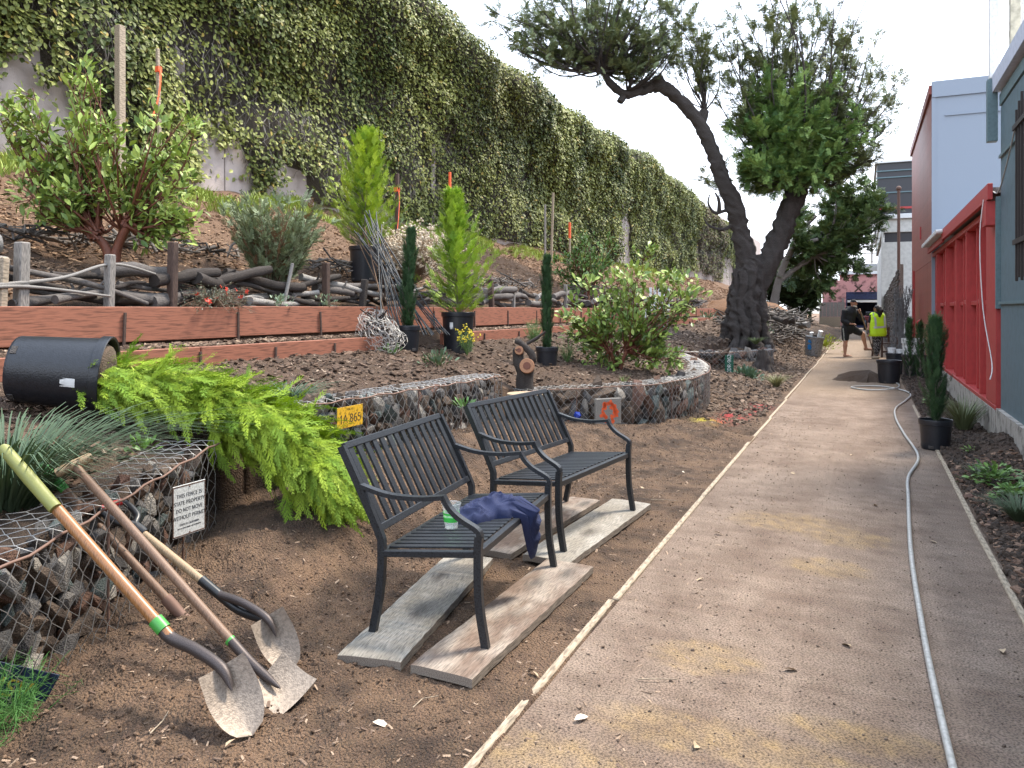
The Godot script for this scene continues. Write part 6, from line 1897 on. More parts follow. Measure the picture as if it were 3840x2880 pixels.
		scatter("foliage", herb, mats.leaf, xf, cs, t)
	# grass along the wall foot
	xf = []; cs = []
	for k in 9000:
		var z := -4.0 - 40.0 * pow(rng.randf(), 1.6)
		var x := -9.85 + absf(R(-1, 1) * R(0, 1)) * (1.5 + 0.6 * nz2.get_noise_1d(z * 0.7))
		if nz.get_noise_2d(x * 1.2, z * 0.8) < -0.05: continue
		xf.append(Transform3D(Basis(Vector3.UP, R(0, TAU)).scaled(Vector3.ONE * R(0.9, 1.9)), V(x, ground_at(x, z) - 0.02, z)))
		cs.append(Color(0.2, 0.28, 0.05).lerp(Color(0.38, 0.45, 0.1), rng.randf()))
	var gr := scatter("grass", tuft_mesh(7, 0.16, 0.005, 0.6, 0.35, 3), mats.needle, xf, cs, self)
	tag(gr, "bright green grass along the foot of the ivy wall", "grass", "", "stuff")
# ---------------------------------------------------------------- planting strip, hose, buckets
func make_right_bed() -> void:
	var b := MB.new()
	var pts := spline([V(0.3, 0.02, 0.5), V(0.29, 0.02, -1.6), V(0.262, 0.02, -2.88), V(0.252, 0.02, -3.48), V(0.25, 0.021, -4.12), V(0.263, 0.02, -5.26), V(0.32, 0.02, -6.78), V(0.36, 0.022, -7.6), V(0.5, 0.022, -8.7), V(0.44, 0.021, -10.2), V(0.4, 0.02, -11.6), V(0.44, 0.021, -12.8), V(0.62, 0.022, -13.9), V(0.74, 0.03, -14.9), V(0.62, 0.022, -15.7), V(0.3, 0.02, -16.3), V(-0.1, 0.02, -16.1), V(-0.2, 0.02, -15.8), V(0.1, 0.022, -15.45), V(0.5, 0.045, -15.6), V(0.62, 0.04, -16.3), V(0.6, 0.03, -17.0)], 10)
	b.tube(pts, radii(0.0135, 0.0135, pts.size()), 12)
	solo("garden_hose", b.mesh(), mat("hose", lin(0.5, 0.49, 0.46), 0.35, tex.soft, V(3, 3, 3), tex.finebump, 0.08), "long grey garden hose snaking along the path and looping by the pots", "hose")
	make_pot("empty black pot at the end of the hose loop", V(0.47, 0.01, -17.25), 0.235, 0.45)
	make_pot("dark pot under the small white pail", V(0.64, 0.0, -19.4), 0.19, 0.5)
	make_pot("dark pot behind the pair of young cypresses", V(1.0, 0.02, -18.7), 0.25, 0.48)
	make_pot("dark pot in the corner by the red building", V(1.18, 0.05, -18.2), 0.2, 0.42)
	for s in [[V(1.02, 0.02, -19.3), 0.24, 0.82, "tall white bucket by the red building with a red tool in it"], [V(0.58, 0.42, -19.4), 0.085, 0.2, "small white pail standing in the dark pot, the taller of two"], [V(0.74, 0.42, -19.42), 0.075, 0.17, "small white tub in the dark pot beside the taller pail"]]:
		var t := thing("bucket", s[3], "bucket", s[0], "white buckets by the red building")
		b = MB.new()
		b.lathe(PackedVector2Array([Vector2(0, 0), Vector2(s[1] * 0.85, 0), Vector2(s[1] * 0.96, s[2] * 0.86), Vector2(s[1] * 1.04, s[2] * 0.87), Vector2(s[1] * 1.04, s[2]), Vector2(s[1] * 0.96, s[2]), Vector2(s[1] * 0.84, 0.02), Vector2(0, 0.02)]), 24)
		part("bucket_wall", b.mesh(), mats.white, t)
		b = MB.new()
		b.tube(spline([V(-s[1], s[2] * 0.8, 0), V(-s[1] * 0.7, s[2] * 0.55, s[1] * 0.8), V(0, s[2] * 0.42, s[1] * 1.08), V(s[1] * 0.7, s[2] * 0.55, s[1] * 0.8), V(s[1], s[2] * 0.8, 0)], 4), radii(0.005, 0.005, 17), 5)
		part("handle", b.mesh(), mats.wire, t)
	var t := thing("hand_tool", "red-handled tool standing in the tall white bucket", "tool", V(1.0, 0.5, -19.55))
	part("handle", bar(V(0, 0, 0), V(0.16, 0.62, -0.02), 0.05, 0.03, 0.006).mesh(), mats.redplastic, t)
	b = MB.new()
	b.tube(spline([V(0.13, 0.55, -0.02), V(0.1, 0.68, -0.02), V(0.17, 0.74, -0.02), V(0.22, 0.66, -0.02), V(0.17, 0.6, -0.02)], 4), radii(0.014, 0.014, 17), 8)
	part("grip", b.mesh(), mats.redplastic, t)
	var hp := MB.new()
	hp.lathe(PackedVector2Array([Vector2(0.6, -0.02), Vector2(0.42, 0.045), Vector2(0.22, 0.1), Vector2(0.0, 0.13)]), 28)
	for i in hp.v.size(): hp.v[i] += V(0.2 * nz.get_noise_3dv(hp.v[i] * 5.0), 0.09 * nz.get_noise_3dv(hp.v[i] * 9.0 + V(9, 0, 0)), 0.2 * nz.get_noise_3dv(hp.v[i] * 5.0 + V(0, 7, 0)))
	hp.smooth(0, hp.v.size())
	solo("soil_heap", hp.mesh(), mat("heapsoil", lin(0.13, 0.085, 0.057), 0.95, tex.speck, V(3, 3, 3), tex.bump, 2.0), "low heap of dark soil on the path beside the empty pot", "soil heap", "", Transform3D(Basis().scaled(V(1.1, 1.5, 0.8)), V(0.0, -0.01, -17.6)))
	# grey netting gathered over a stake
	t = thing("net_bundle", "tall bundle of grey netting propped against the reed screen", "netting", V(0.98, 0, -23.4))
	b = MB.new()
	for k in 420:
		var h := R(0.1, 1.9)
		var a := R(0, TAU)
		var r := 0.12 + 0.16 * exp(-h * 1.6) + 0.1 * sst(1.4, 1.9, h)
		var c := V(cos(a) * r - 0.06 * (1.9 - h), h, sin(a) * r)
		b.tube(PackedVector3Array([c, c + V(R(-0.06, 0.06), R(0.05, 0.25), R(-0.06, 0.06)), c + V(R(-0.1, 0.1), R(0.1, 0.3), R(-0.1, 0.1))]), radii(0.008, 0.005, 3), 3, false)
	part("netting", b.mesh(), mat("net", lin(0.17, 0.17, 0.17), 0.9), t).set_meta("kind", "stuff")
	part("core", slab(V(-0.12, 0, -0.06), V(0.02, 1.8, 0.06), 0.03), mats.net, t)
	# wooden chair behind the woman
	t = thing("wooden_chair", "brown wooden chair standing on the path behind the woman in the vest", "chair", V(0.62, 0, -26.6), "", 0.5)
	var wd := mat("chairwood", lin(0.11, 0.06, 0.045), 0.6, tex.grain, V(6, 6, 6))
	for s in [[-0.24, -0.22, 0.95], [0.24, -0.22, 0.95], [-0.24, 0.22, 0.62], [0.24, 0.22, 0.62]]: part("leg", bar(V(s[0] * 1.1, 0, s[1] * 1.25), V(s[0], s[2], s[1]), 0.05, 0.05, 0.005, Vector3.RIGHT).mesh(), wd, t)
	for k in 5: part("seat_slat", slab(V(-0.26, 0.42, -0.21 + k * 0.09), V(0.26, 0.445, -0.14 + k * 0.09), 0.004), wd, t)
	for y in [0.6, 0.72, 0.84]: part("back_slat", slab(V(-0.22, y, -0.24), V(0.22, y + 0.08, -0.21), 0.004), wd, t)
	for x in [-0.26, 0.22]: part("arm", slab(V(x, 0.62, -0.2), V(x + 0.05, 0.65, 0.25), 0.004), wd, t)
	part("stretcher", slab(V(-0.24, 0.15, 0.22), V(0.24, 0.2, 0.25), 0.004), wd, t)
	# steel dustbin
	t = thing("steel_bin", "tilted galvanised steel dustbin full of pipes beside the path", "bin", V(-1.45, -0.02, -25.9))
	t.rotation = V(0.02, 0, -0.1)
	b = MB.new()
	var seg := 60
	var prof := [[0.2, 0.0], [0.22, 0.04], [0.265, 0.6], [0.275, 0.63]]
	for i in prof.size() - 1:
		var k := b.v.size()
		for j in seg + 1:
			var a := TAU * (j % seg) / seg
			for q in [prof[i], prof[i + 1]]:
				var rr: float = q[0] + (0.008 * (1 if (j % 4) < 2 else -1) if i == 1 else 0.0)
				b.vert(V(cos(a) * rr, q[1], sin(a) * rr), V(cos(a), 0, sin(a)))
		for j in seg:
			var q := k + j * 2
			for e in [q, q + 2, q + 1, q + 1, q + 2, q + 3]: b.ix.append(e)
		b.smooth(k, b.v.size() - k)
	b.lathe(PackedVector2Array([Vector2(0.275, 0.62), Vector2(0.285, 0.64), Vector2(0.275, 0.66), Vector2(0.262, 0.64), Vector2(0.21, 0.05), Vector2(0, 0.05)]), 40)
	part("bin_wall", b.mesh(), mat("galvanised", lin(0.3, 0.31, 0.32), 0.5, tex.stain, V(3, 3, 3), null, 0, 0.6), t)
	for s in [-1.0, 1.0]:
		b = MB.new()
		b.tube(spline([V(-0.06, 0.56, 0.27 * s), V(-0.05, 0.5, 0.3 * s), V(0.05, 0.5, 0.3 * s), V(0.06, 0.56, 0.27 * s)], 4), radii(0.008, 0.008, 13), 6)
		part("handle", b.mesh(), mats.steel, t)
	b = MB.new()
	for k in 16: b.append(splat(R(0.02, 0.045)), Transform3D(Basis(Vector3.UP, -0.45 + R(-0.05, 0.05)), V(-0.115 + R(-0.03, 0.03), R(0.2, 0.52), 0.245)))
	part("blue_paint", b.mesh(), mat("bluepaint", lin(0.02, 0.2, 0.5), 0.5), t)
	for s in [[V(-0.08, 0.5, 0.05), V(-0.1, 0.78, 0.1), 0.06, "white"], [V(0.05, 0.5, 0.0), V(0.0, 0.74, 0.18), 0.055, "log_dark"], [V(0.1, 0.5, -0.05), V(0.16, 0.85, 0.02), 0.07, "white"]]:
		b = MB.new()
		b.tube(PackedVector3Array([s[0], s[1]]), radii(s[2], s[2], 2), 14)
		part("pipe_end", b.mesh(), mats[s[3]], t)
	# burnt root stump near the lavender
	t = thing("root_stump", "gnarled blackened root stump in front of the low cage by the tree", "stump", V(-2.05, 0.1, -18.0))
	b = MB.new()
	for k in 9:
		var a := TAU * k / 9
		chain(b, [[V(cos(a) * 0.28, -0.1, sin(a) * 0.28), 0.05], [V(cos(a) * 0.13, 0.12, sin(a) * 0.13), 0.08], [V(cos(a) * 0.07 + 0.03, 0.35 + R(-0.06, 0.14), sin(a) * 0.07), 0.06]], 8, 0.5)
	part("wood", b.mesh(), mats.log_dark, t)
	# plants in the strip
	tuft("grass_clump", "tall grey-green grass clump against the red wall behind the potted cypress", "grass clump", V(1.1, 0.05, -10.7), 360, 0.62, 0.0035, 0.75, 0.42, Color(0.15, 0.18, 0.09), "grass tussocks")
	tuft("grass_clump", "small grey grass tuft left of the bright leafy plant in the strip", "grass clump", V(0.9, 0.03, -7.75), 120, 0.2, 0.0022, 0.9, 0.4, Color(0.15, 0.19, 0.13), "grass tussocks")
	tuft("grass_clump", "spreading grey-green grass at the strip's near right edge", "grass clump", V(0.98, 0.03, -6.3), 420, 0.3, 0.0024, 1.1, 0.5, Color(0.1, 0.14, 0.08), "grass tussocks")
	tuft("grass_clump", "low grass tuft in the strip's shade beside the hose bend", "grass clump", V(0.95, 0.03, -12.6), 120, 0.25, 0.003, 0.9, 0.4, Color(0.1, 0.14, 0.07), "grass tussocks")
	var lf := leaf_mesh(0.05, 0.034, 0.15, 0.15)
	for s in [[V(1.0, 0.04, -8.75), 70, 0.13, "small bright leafy plant by the soil mound"], [V(1.0, 0.03, -7.5), 260, 0.25, "bushy bright green leafy plant in the middle of the strip"], [V(1.05, 0.03, -6.95), 140, 0.18, "bright leafy plant nearest the camera in the strip"], [V(0.98, 0.04, -13.3), 90, 0.18, "dull leafy plant at the foot of the red wall"]]:
		t = thing("bedding_plant", s[3], "plant", s[0], "leafy plants in the right strip")
		var xf := []
		var cs := []
		for k in s[1]:
			var d := (rv(1) + V(0, 0.9, 0)).normalized()
			xf.append(Transform3D(face(V(d.x, R(-0.1, 0.6), d.z), Vector3.UP + rv(0.4)).scaled(Vector3.ONE * R(0.7, 1.3)), d * R(0.3, 1.0) * s[2] * V(1, 0.75, 1)))
			cs.append(Color(0.06, 0.13, 0.03).lerp(Color(0.2, 0.34, 0.08), rng.randf()))
		foliage(t, lf, mats.leaf, xf, cs, 40)

# ---------------------------------------------------------------- people
func limb(f: Blob, j: Array, k := 0.03) -> void:
	for i in j.size() - 1: f.cap(j[i][0], j[i + 1][0], j[i][1], j[i + 1][1], k)
func hand(b: MB, at: Vector3, dir: Vector3, palm: Vector3, curl: float, flip: float) -> void:   # palm and five fingers
	var f := Blob.new(at - Vector3.ONE * 0.13, at + Vector3.ONE * 0.13, 0.0052)
	var d := dir.normalized()
	var n := (palm - d * palm.dot(d)).normalized()
	var s := d.cross(n) * flip
	for q in [-0.03, -0.01, 0.01, 0.03]: f.cap(at - d * 0.035 + s * q * 0.7, at + d * 0.035 + s * q, 0.015, 0.014, 0.012)
	var ln := [0.058, 0.072, 0.066, 0.05]
	for q in 4:
		var o := at + d * 0.04 + s * (0.03 - 0.02 * q)
		var a := d
		var prev := o
		for m in 3:
			a = a.rotated(s, curl * flip * -0.55)
			var e: Vector3 = prev + a * ln[q] * [0.42, 0.32, 0.26][m]
			f.cap(prev, e, 0.0092 - 0.0008 * m, 0.0084 - 0.0008 * m, 0.004)
			prev = e
	var o := at - d * 0.015 + s * 0.034
	var td := (d * 0.6 + s * 0.75 + n * 0.35).normalized()
	f.cap(o, o + td * 0.035, 0.012, 0.011, 0.008)
	f.cap(o + td * 0.035, o + td * 0.035 + (td + d * 0.7 + n * curl * 0.5).normalized() * 0.03, 0.0105, 0.009, 0.004)
	f.mesh(b)
func head(b: MB, c: Vector3, fwd: Vector3, neck: Vector3) -> void:
	var f := Blob.new(c - V(0.14, 0.24, 0.15), c + V(0.14, 0.15, 0.15), 0.0075)
	var r := fwd.cross(Vector3.UP).normalized()
	var u := r.cross(fwd).normalized()
	f.cap(c + u * 0.035 - fwd * 0.02, c + u * 0.03 + fwd * 0.015, 0.083, 0.076, 0.03)
	f.cap(c + u * 0.0 + fwd * 0.025, c - u * 0.075 + fwd * 0.045, 0.062, 0.035, 0.04)
	f.cap(neck, c - u * 0.05 - fwd * 0.02, 0.056, 0.054, 0.03)
	f.cap(c + u * 0.012 + fwd * 0.092, c - u * 0.022 + fwd * 0.108, 0.01, 0.014, 0.012)
	for s in [-1.0, 1.0]:
		f.cap(c - fwd * 0.01 + r * 0.08 * s + u * 0.02, c - fwd * 0.012 + r * 0.08 * s - u * 0.02, 0.018, 0.013, 0.01)
		f.cap(c + u * 0.03 + fwd * 0.082 + r * 0.022 * s, c + u * 0.026 + fwd * 0.08 + r * 0.042 * s, 0.012, 0.01, 0.01)
	f.cap(c - u * 0.052 + fwd * 0.082 - r * 0.018, c - u * 0.052 + fwd * 0.082 + r * 0.018, 0.009, 0.009, 0.008)
	f.mesh(b)
func make_people() -> void:
	var skin := mat("skin", lin(0.42, 0.22, 0.15), 0.55)
	skin.subsurf_scatter_enabled = true; skin.subsurf_scatter_strength = 0.1
	var blackcloth := mat("blackcloth", lin(0.012, 0.012, 0.014), 0.9)
	var lens := mat("eye", lin(0.02, 0.015, 0.012), 0.2)
	# ---- man resting a foot on his shovel
	var t := thing("person", "person in black hoodie and shorts with a cap, one foot on a shovel", "person", V(-0.47, 0.0, -26.1))
	t.rotation_degrees.y = 24.56
	var b := MB.new()
	var f := Blob.new(V(-0.35, -0.05, -0.4), V(1.0, 1.75, 0.5), 0.014)
	limb(f, [[V(-0.05, 0.9, 0.0), 0.1], [V(-0.05, 0.51, 0.03), 0.062], [V(-0.05, 0.36, 0.0), 0.062], [V(-0.05, 0.09, -0.02), 0.04]])
	limb(f, [[V(-0.06, 0.05, -0.03), 0.042], [V(0.05, 0.035, 0.05), 0.036], [V(0.11, 0.03, 0.07), 0.026]])
	limb(f, [[V(0.19, 0.9, 0.0), 0.1], [V(0.46, 0.72, 0.08), 0.066], [V(0.5, 0.56, 0.06), 0.062], [V(0.58, 0.3, 0.04), 0.04]])
	limb(f, [[V(0.55, 0.26, 0.03), 0.042], [V(0.68, 0.25, 0.06), 0.034], [V(0.76, 0.245, 0.07), 0.026]])
	limb(f, [[V(0.06, 0.92, 0.0), 0.14], [V(0.08, 1.16, 0.0), 0.14], [V(0.12, 1.38, 0.0), 0.14], [V(0.17, 1.5, 0.02), 0.07]], 0.06)
	limb(f, [[V(-0.06, 1.4, 0.0), 0.075], [V(-0.13, 1.12, 0.05), 0.05], [V(0.0, 1.04, 0.24), 0.034]])
	limb(f, [[V(0.31, 1.4, 0.0), 0.075], [V(0.43, 1.19, 0.1), 0.05], [V(0.35, 1.38, 0.14), 0.034]])
	f.mesh(b)
	var hc := V(0.2, 1.665, 0.03)
	var fw := V(0.8, -0.06, 0.55).normalized()
	head(b, hc, fw, V(0.17, 1.48, 0.02))
	hand(b, V(0.05, 1.03, 0.31), V(0.6, 0.1, 0.7), Vector3.UP, 0.35, 1.0)
	hand(b, V(0.325, 1.43, 0.15), V(-0.4, 0.9, -0.1), V(-0.3, 0, -0.9), 1.3, -1.0)
	part("body", b.mesh(), skin, t)
	b = MB.new()
	f = Blob.new(V(-0.4, 0.8, -0.35), V(0.7, 1.7, 0.4), 0.016)
	limb(f, [[V(0.05, 0.88, 0.0), 0.165], [V(0.07, 1.16, 0.0), 0.165], [V(0.12, 1.38, 0.0), 0.17], [V(0.17, 1.5, 0.0), 0.1]], 0.06)
	limb(f, [[V(-0.06, 1.4, 0.0), 0.1], [V(-0.13, 1.12, 0.05), 0.075], [V(-0.03, 1.05, 0.2), 0.055]])
	limb(f, [[V(0.31, 1.4, 0.0), 0.1], [V(0.43, 1.19, 0.1), 0.075], [V(0.37, 1.34, 0.13), 0.052]])
	limb(f, [[V(0.05, 1.52, -0.08), 0.06], [V(0.2, 1.5, -0.1), 0.06]])
	f.mesh(b, func(p: Vector3) -> float: return 0.012 * nz.get_noise_3dv(p * 14.0))
	part("hoodie", b.mesh(), blackcloth, t)
	b = MB.new()
	f = Blob.new(V(-0.3, 0.5, -0.3), V(0.6, 1.1, 0.35), 0.016)
	limb(f, [[V(0.06, 0.95, 0.0), 0.16], [V(0.07, 0.86, 0.0), 0.155]], 0.06)
	limb(f, [[V(-0.04, 0.88, 0.0), 0.125], [V(-0.05, 0.58, 0.02), 0.105]])
	limb(f, [[V(0.17, 0.88, 0.0), 0.125], [V(0.37, 0.76, 0.06), 0.1]])
	f.mesh(b, func(p: Vector3) -> float: return 0.01 * nz.get_noise_3dv(p * 14.0))
	var sh := part("shorts", b.mesh(), blackcloth, t)
	b = MB.new()
	for k in 3: b.tube(spline([V(-0.16 + 0.018 * k, 0.9, 0.075), V(-0.145 + 0.018 * k, 0.74, 0.09), V(-0.13 + 0.018 * k, 0.5, 0.1)], 4), radii(0.0045, 0.0045, 9), 5)
	part("side_stripe", b.mesh(), mats.white, sh)
	b = MB.new()   # cap: crown, brim
	var u := fw.cross(Vector3.UP).normalized().cross(fw).normalized()
	var cb := Basis(fw.cross(Vector3.UP).normalized(), u, -fw)
	var prof := PackedVector2Array()
	for k in 8: prof.append(Vector2(0.1 * cos(k / 7.0 * PI / 2), 0.095 * sin(k / 7.0 * PI / 2)))
	b.lathe(prof, 20, Transform3D(cb, hc + u * 0.04))
	var capo := part("cap", b.mesh(), blackcloth, t)
	b = MB.new()
	b.box(V(0.15, 0.012, 0.09), Transform3D(cb, hc + u * 0.045 + fw * 0.125), 0.005)
	part("brim", b.mesh(), blackcloth, capo)
	b = MB.new()
	b.lathe(PackedVector2Array([Vector2(0.06, 0.0), Vector2(0.045, 0.02), Vector2(0, 0.03)]), 14, Transform3D(cb * Basis(Vector3.RIGHT, -0.9), hc + u * 0.075 + fw * 0.06))
	part("front_panel", b.mesh(), mats.white, capo)
	b = MB.new()
	b.tube(spline([hc - u * 0.07 + fw * 0.02 + cb.x * 0.07, hc - u * 0.1 + fw * 0.09, hc - u * 0.07 + fw * 0.02 - cb.x * 0.07], 5), radii(0.022, 0.022, 11), 8)
	part("face_mask", b.mesh(), mats.white, t)
	for s in [-1.0, 1.0]:
		b = MB.new()
		b.box(V(0.022, 0.012, 0.006), Transform3D(cb, hc + u * 0.012 + fw * 0.085 + cb.x * 0.03 * s))
		part("eye", b.mesh(), lens, t)
	for s in [[V(0.03, 0.012, 0.02), V(0.12, 0.012, 0.26), 0.5], [V(0.66, 0.215, 0.05), V(0.1, 0.012, 0.25), 1.35]]:
		b = MB.new()
		b.box(V(0.1, 0.02, 0.27), Transform3D(Basis(Vector3.UP, s[2]), s[0]), 0.008)
		part("sandal", b.mesh(), mats.palewood, t)
	var gp := t.transform
	# his shovel
	var s3 := thing("shovel", "long shovel held by the person in the cap", "shovel", gp * V(0.84, 0.0, 0.12))
	s3.rotation_degrees.y = 24.56
	var top := V(0.3, 1.5, 0.2) - V(0.84, 0, 0.12)
	var d := (-top).normalized()
	b = MB.new()
	b.tube(PackedVector3Array([top, top * 0.6, top * 0.26]), radii(0.018, 0.019, 3), 8)
	part("handle", b.mesh(), mats.worn, s3)
	b = MB.new()
	b.tube(PackedVector3Array([top * 0.28, top * 0.2, top * 0.12]), radii(0.023, 0.016, 3), 8)
	part("socket", b.mesh(), mats.socket, s3)
	part("blade", blade_mesh(0.28, 0.21, true, 0.03).mesh(), mats.socket, s3, Transform3D(face(d, V(0.8, 0.5, 0.3)), -d * 0.27))
	# ---- woman in a yellow vest, seen from behind
	t = thing("person", "person seen from behind in a neon yellow vest and patterned leggings", "person", V(0.36, 0.0, -25.4))
	t.rotation_degrees.y = 24.56
	b = MB.new()
	f = Blob.new(V(-0.45, -0.05, -0.35), V(0.45, 1.6, 0.35), 0.014)
	limb(f, [[V(-0.06, 0.85, 0.0), 0.1], [V(-0.03, 0.46, 0.0), 0.06], [V(-0.02, 0.3, -0.02), 0.055], [V(0.0, 0.08, 0.0), 0.036]])
	limb(f, [[V(0.09, 0.85, 0.0), 0.1], [V(0.06, 0.46, 0.0), 0.06], [V(0.05, 0.3, -0.02), 0.055], [V(0.06, 0.08, -0.08), 0.036]])
	limb(f, [[V(0.02, 0.88, 0.0), 0.13], [V(0.02, 1.06, 0.0), 0.11], [V(0.02, 1.26, 0.0), 0.125], [V(0.02, 1.36, 0.0), 0.06]], 0.05)
	limb(f, [[V(-0.14, 1.28, 0.0), 0.06], [V(-0.23, 1.04, 0.0), 0.042], [V(-0.27, 0.84, 0.04), 0.032]])
	limb(f, [[V(0.18, 1.28, 0.0), 0.06], [V(0.24, 1.05, -0.06), 0.042], [V(0.14, 0.95, -0.24), 0.032]])
	f.mesh(b)
	hc = V(0.02, 1.48, -0.01)
	head(b, hc, V(-0.45, 0.05, -0.9).normalized(), V(0.02, 1.34, 0.0))
	hand(b, V(-0.28, 0.76, 0.05), V(-0.05, -1, 0.1), V(1, 0, 0), 0.5, 1.0)
	hand(b, V(0.1, 0.94, -0.31), V(-0.3, 0.0, -1), V(0, -1, 0), 0.6, -1.0)
	part("body", b.mesh(), skin, t)
	b = MB.new()
	f = Blob.new(V(-0.3, 0.03, -0.3), V(0.35, 1.0, 0.3), 0.015)
	limb(f, [[V(-0.06, 0.85, 0.0), 0.115], [V(-0.03, 0.46, 0.0), 0.07], [V(-0.02, 0.3, -0.02), 0.063], [V(0.0, 0.12, 0.0), 0.045]])
	limb(f, [[V(0.09, 0.85, 0.0), 0.115], [V(0.06, 0.46, 0.0), 0.07], [V(0.05, 0.3, -0.02), 0.063], [V(0.06, 0.12, -0.08), 0.045]])
	f.mesh(b)
	part("leggings", b.mesh(), mat("leggings", Color.WHITE, 0.85, ntex("floral", [[0.0, grey(0.1)], [0.62, grey(0.1)], [0.66, grey(0.6)], [1.0, grey(0.75)]], 0.03, 41, 2, 256), V(3, 3, 3)), t)
	b = MB.new()
	f = Blob.new(V(-0.4, 0.9, -0.3), V(0.4, 1.45, 0.3), 0.015)
	limb(f, [[V(0.02, 1.0, 0.0), 0.135], [V(0.02, 1.28, 0.0), 0.14], [V(0.02, 1.35, 0.0), 0.075]], 0.05)
	limb(f, [[V(-0.14, 1.28, 0.0), 0.075], [V(-0.2, 1.1, 0.0), 0.065]])
	limb(f, [[V(0.18, 1.28, 0.0), 0.075], [V(0.23, 1.1, -0.05), 0.065]])
	f.mesh(b)
	part("shirt", b.mesh(), blackcloth, t)
	b = MB.new()
	f = Blob.new(V(-0.4, 0.55, -0.35), V(0.45, 1.45, 0.35), 0.015)
	for q in [-0.07, 0.02, 0.11]: limb(f, [[V(q, 0.78, 0.0), 0.175], [V(q, 1.06, 0.0), 0.15], [V(q, 1.24, 0.0), 0.145]], 0.05)
	f.cap(V(-0.13, 1.32, 0.0), V(0.17, 1.32, 0.0), 0.062, 0.062, 0.04)
	# cut the hem level
	for z in f.nzz: for y in f.ny: for x in f.nx:
		var i := (z * f.ny + y) * f.nx + x
		f.f[i] = maxf(f.f[i], 0.68 - (f.o.y + y * f.c))
	f.mesh(b, func(p: Vector3) -> float: return 0.008 * nz.get_noise_3dv(p * 12.0))
	var vest := part("safety_vest", b.mesh(), mat("neon", lin(0.55, 0.85, 0.02), 0.7), t)
	b = MB.new()
	for s in [[V(-0.13, 1.37, 0.07), V(-0.115, 1.2, 0.155), V(-0.1, 0.97, 0.165)], [V(0.16, 1.37, 0.07), V(0.165, 1.2, 0.15), V(0.17, 0.97, 0.16)]]: b.blade(spline([s[0], s[1], s[2]], 4), radii(0.028, 0.028, 9), V(-1, 0, 0))
	b.blade(spline([V(-0.22, 0.93, 0.06), V(-0.12, 0.945, 0.165), V(0.03, 0.955, 0.17), V(0.18, 0.965, 0.16), V(0.25, 0.97, 0.06)], 4), radii(0.028, 0.028, 17), V(0, 1, 0))
	part("silver_stripe", b.mesh(), mat("silver", lin(0.5, 0.5, 0.52), 0.35), vest)
	b = MB.new()
	f = Blob.new(hc - Vector3.ONE * 0.25, hc + Vector3.ONE * 0.2, 0.011)
	f.cap(hc + V(0.01, 0.045, 0.015), hc + V(0.02, 0.01, 0.035), 0.096, 0.085, 0.03)
	limb(f, [[hc + V(0.03, 0.04, 0.1), 0.05], [hc + V(0.05, -0.04, 0.14), 0.055], [hc + V(0.05, -0.13, 0.14), 0.035]])
	f.mesh(b, func(p: Vector3) -> float: return 0.005 * sin(p.x * 200.0))
	part("hair", b.mesh(), mat("darkhair", lin(0.018, 0.011, 0.008), 0.5), t)
	b = MB.new()
	f = Blob.new(V(-0.4, 0.6, -0.1), V(-0.15, 0.9, 0.2), 0.008)
	f.cap(V(-0.27, 0.84, 0.04), V(-0.28, 0.78, 0.05), 0.042, 0.045, 0.02)
	f.mesh(b)
	part("glove_cuff", b.mesh(), mats.r_grey, t)
	for s in [[V(-0.03, 0.035, 0.03), 0.9], [V(0.07, 0.035, -0.05), -0.3]]:
		b = MB.new()
		f = Blob.new(V(-0.08, -0.06, -0.18), V(0.08, 0.12, 0.14), 0.01)
		f.cap(V(0, 0.02, 0.06), V(0, 0.0, -0.1), 0.042, 0.038, 0.02)
		f.mesh(b)
		part("shoe", b.mesh(), mats.palewood, t, Transform3D(Basis(Vector3.UP, s[1]), s[0]))

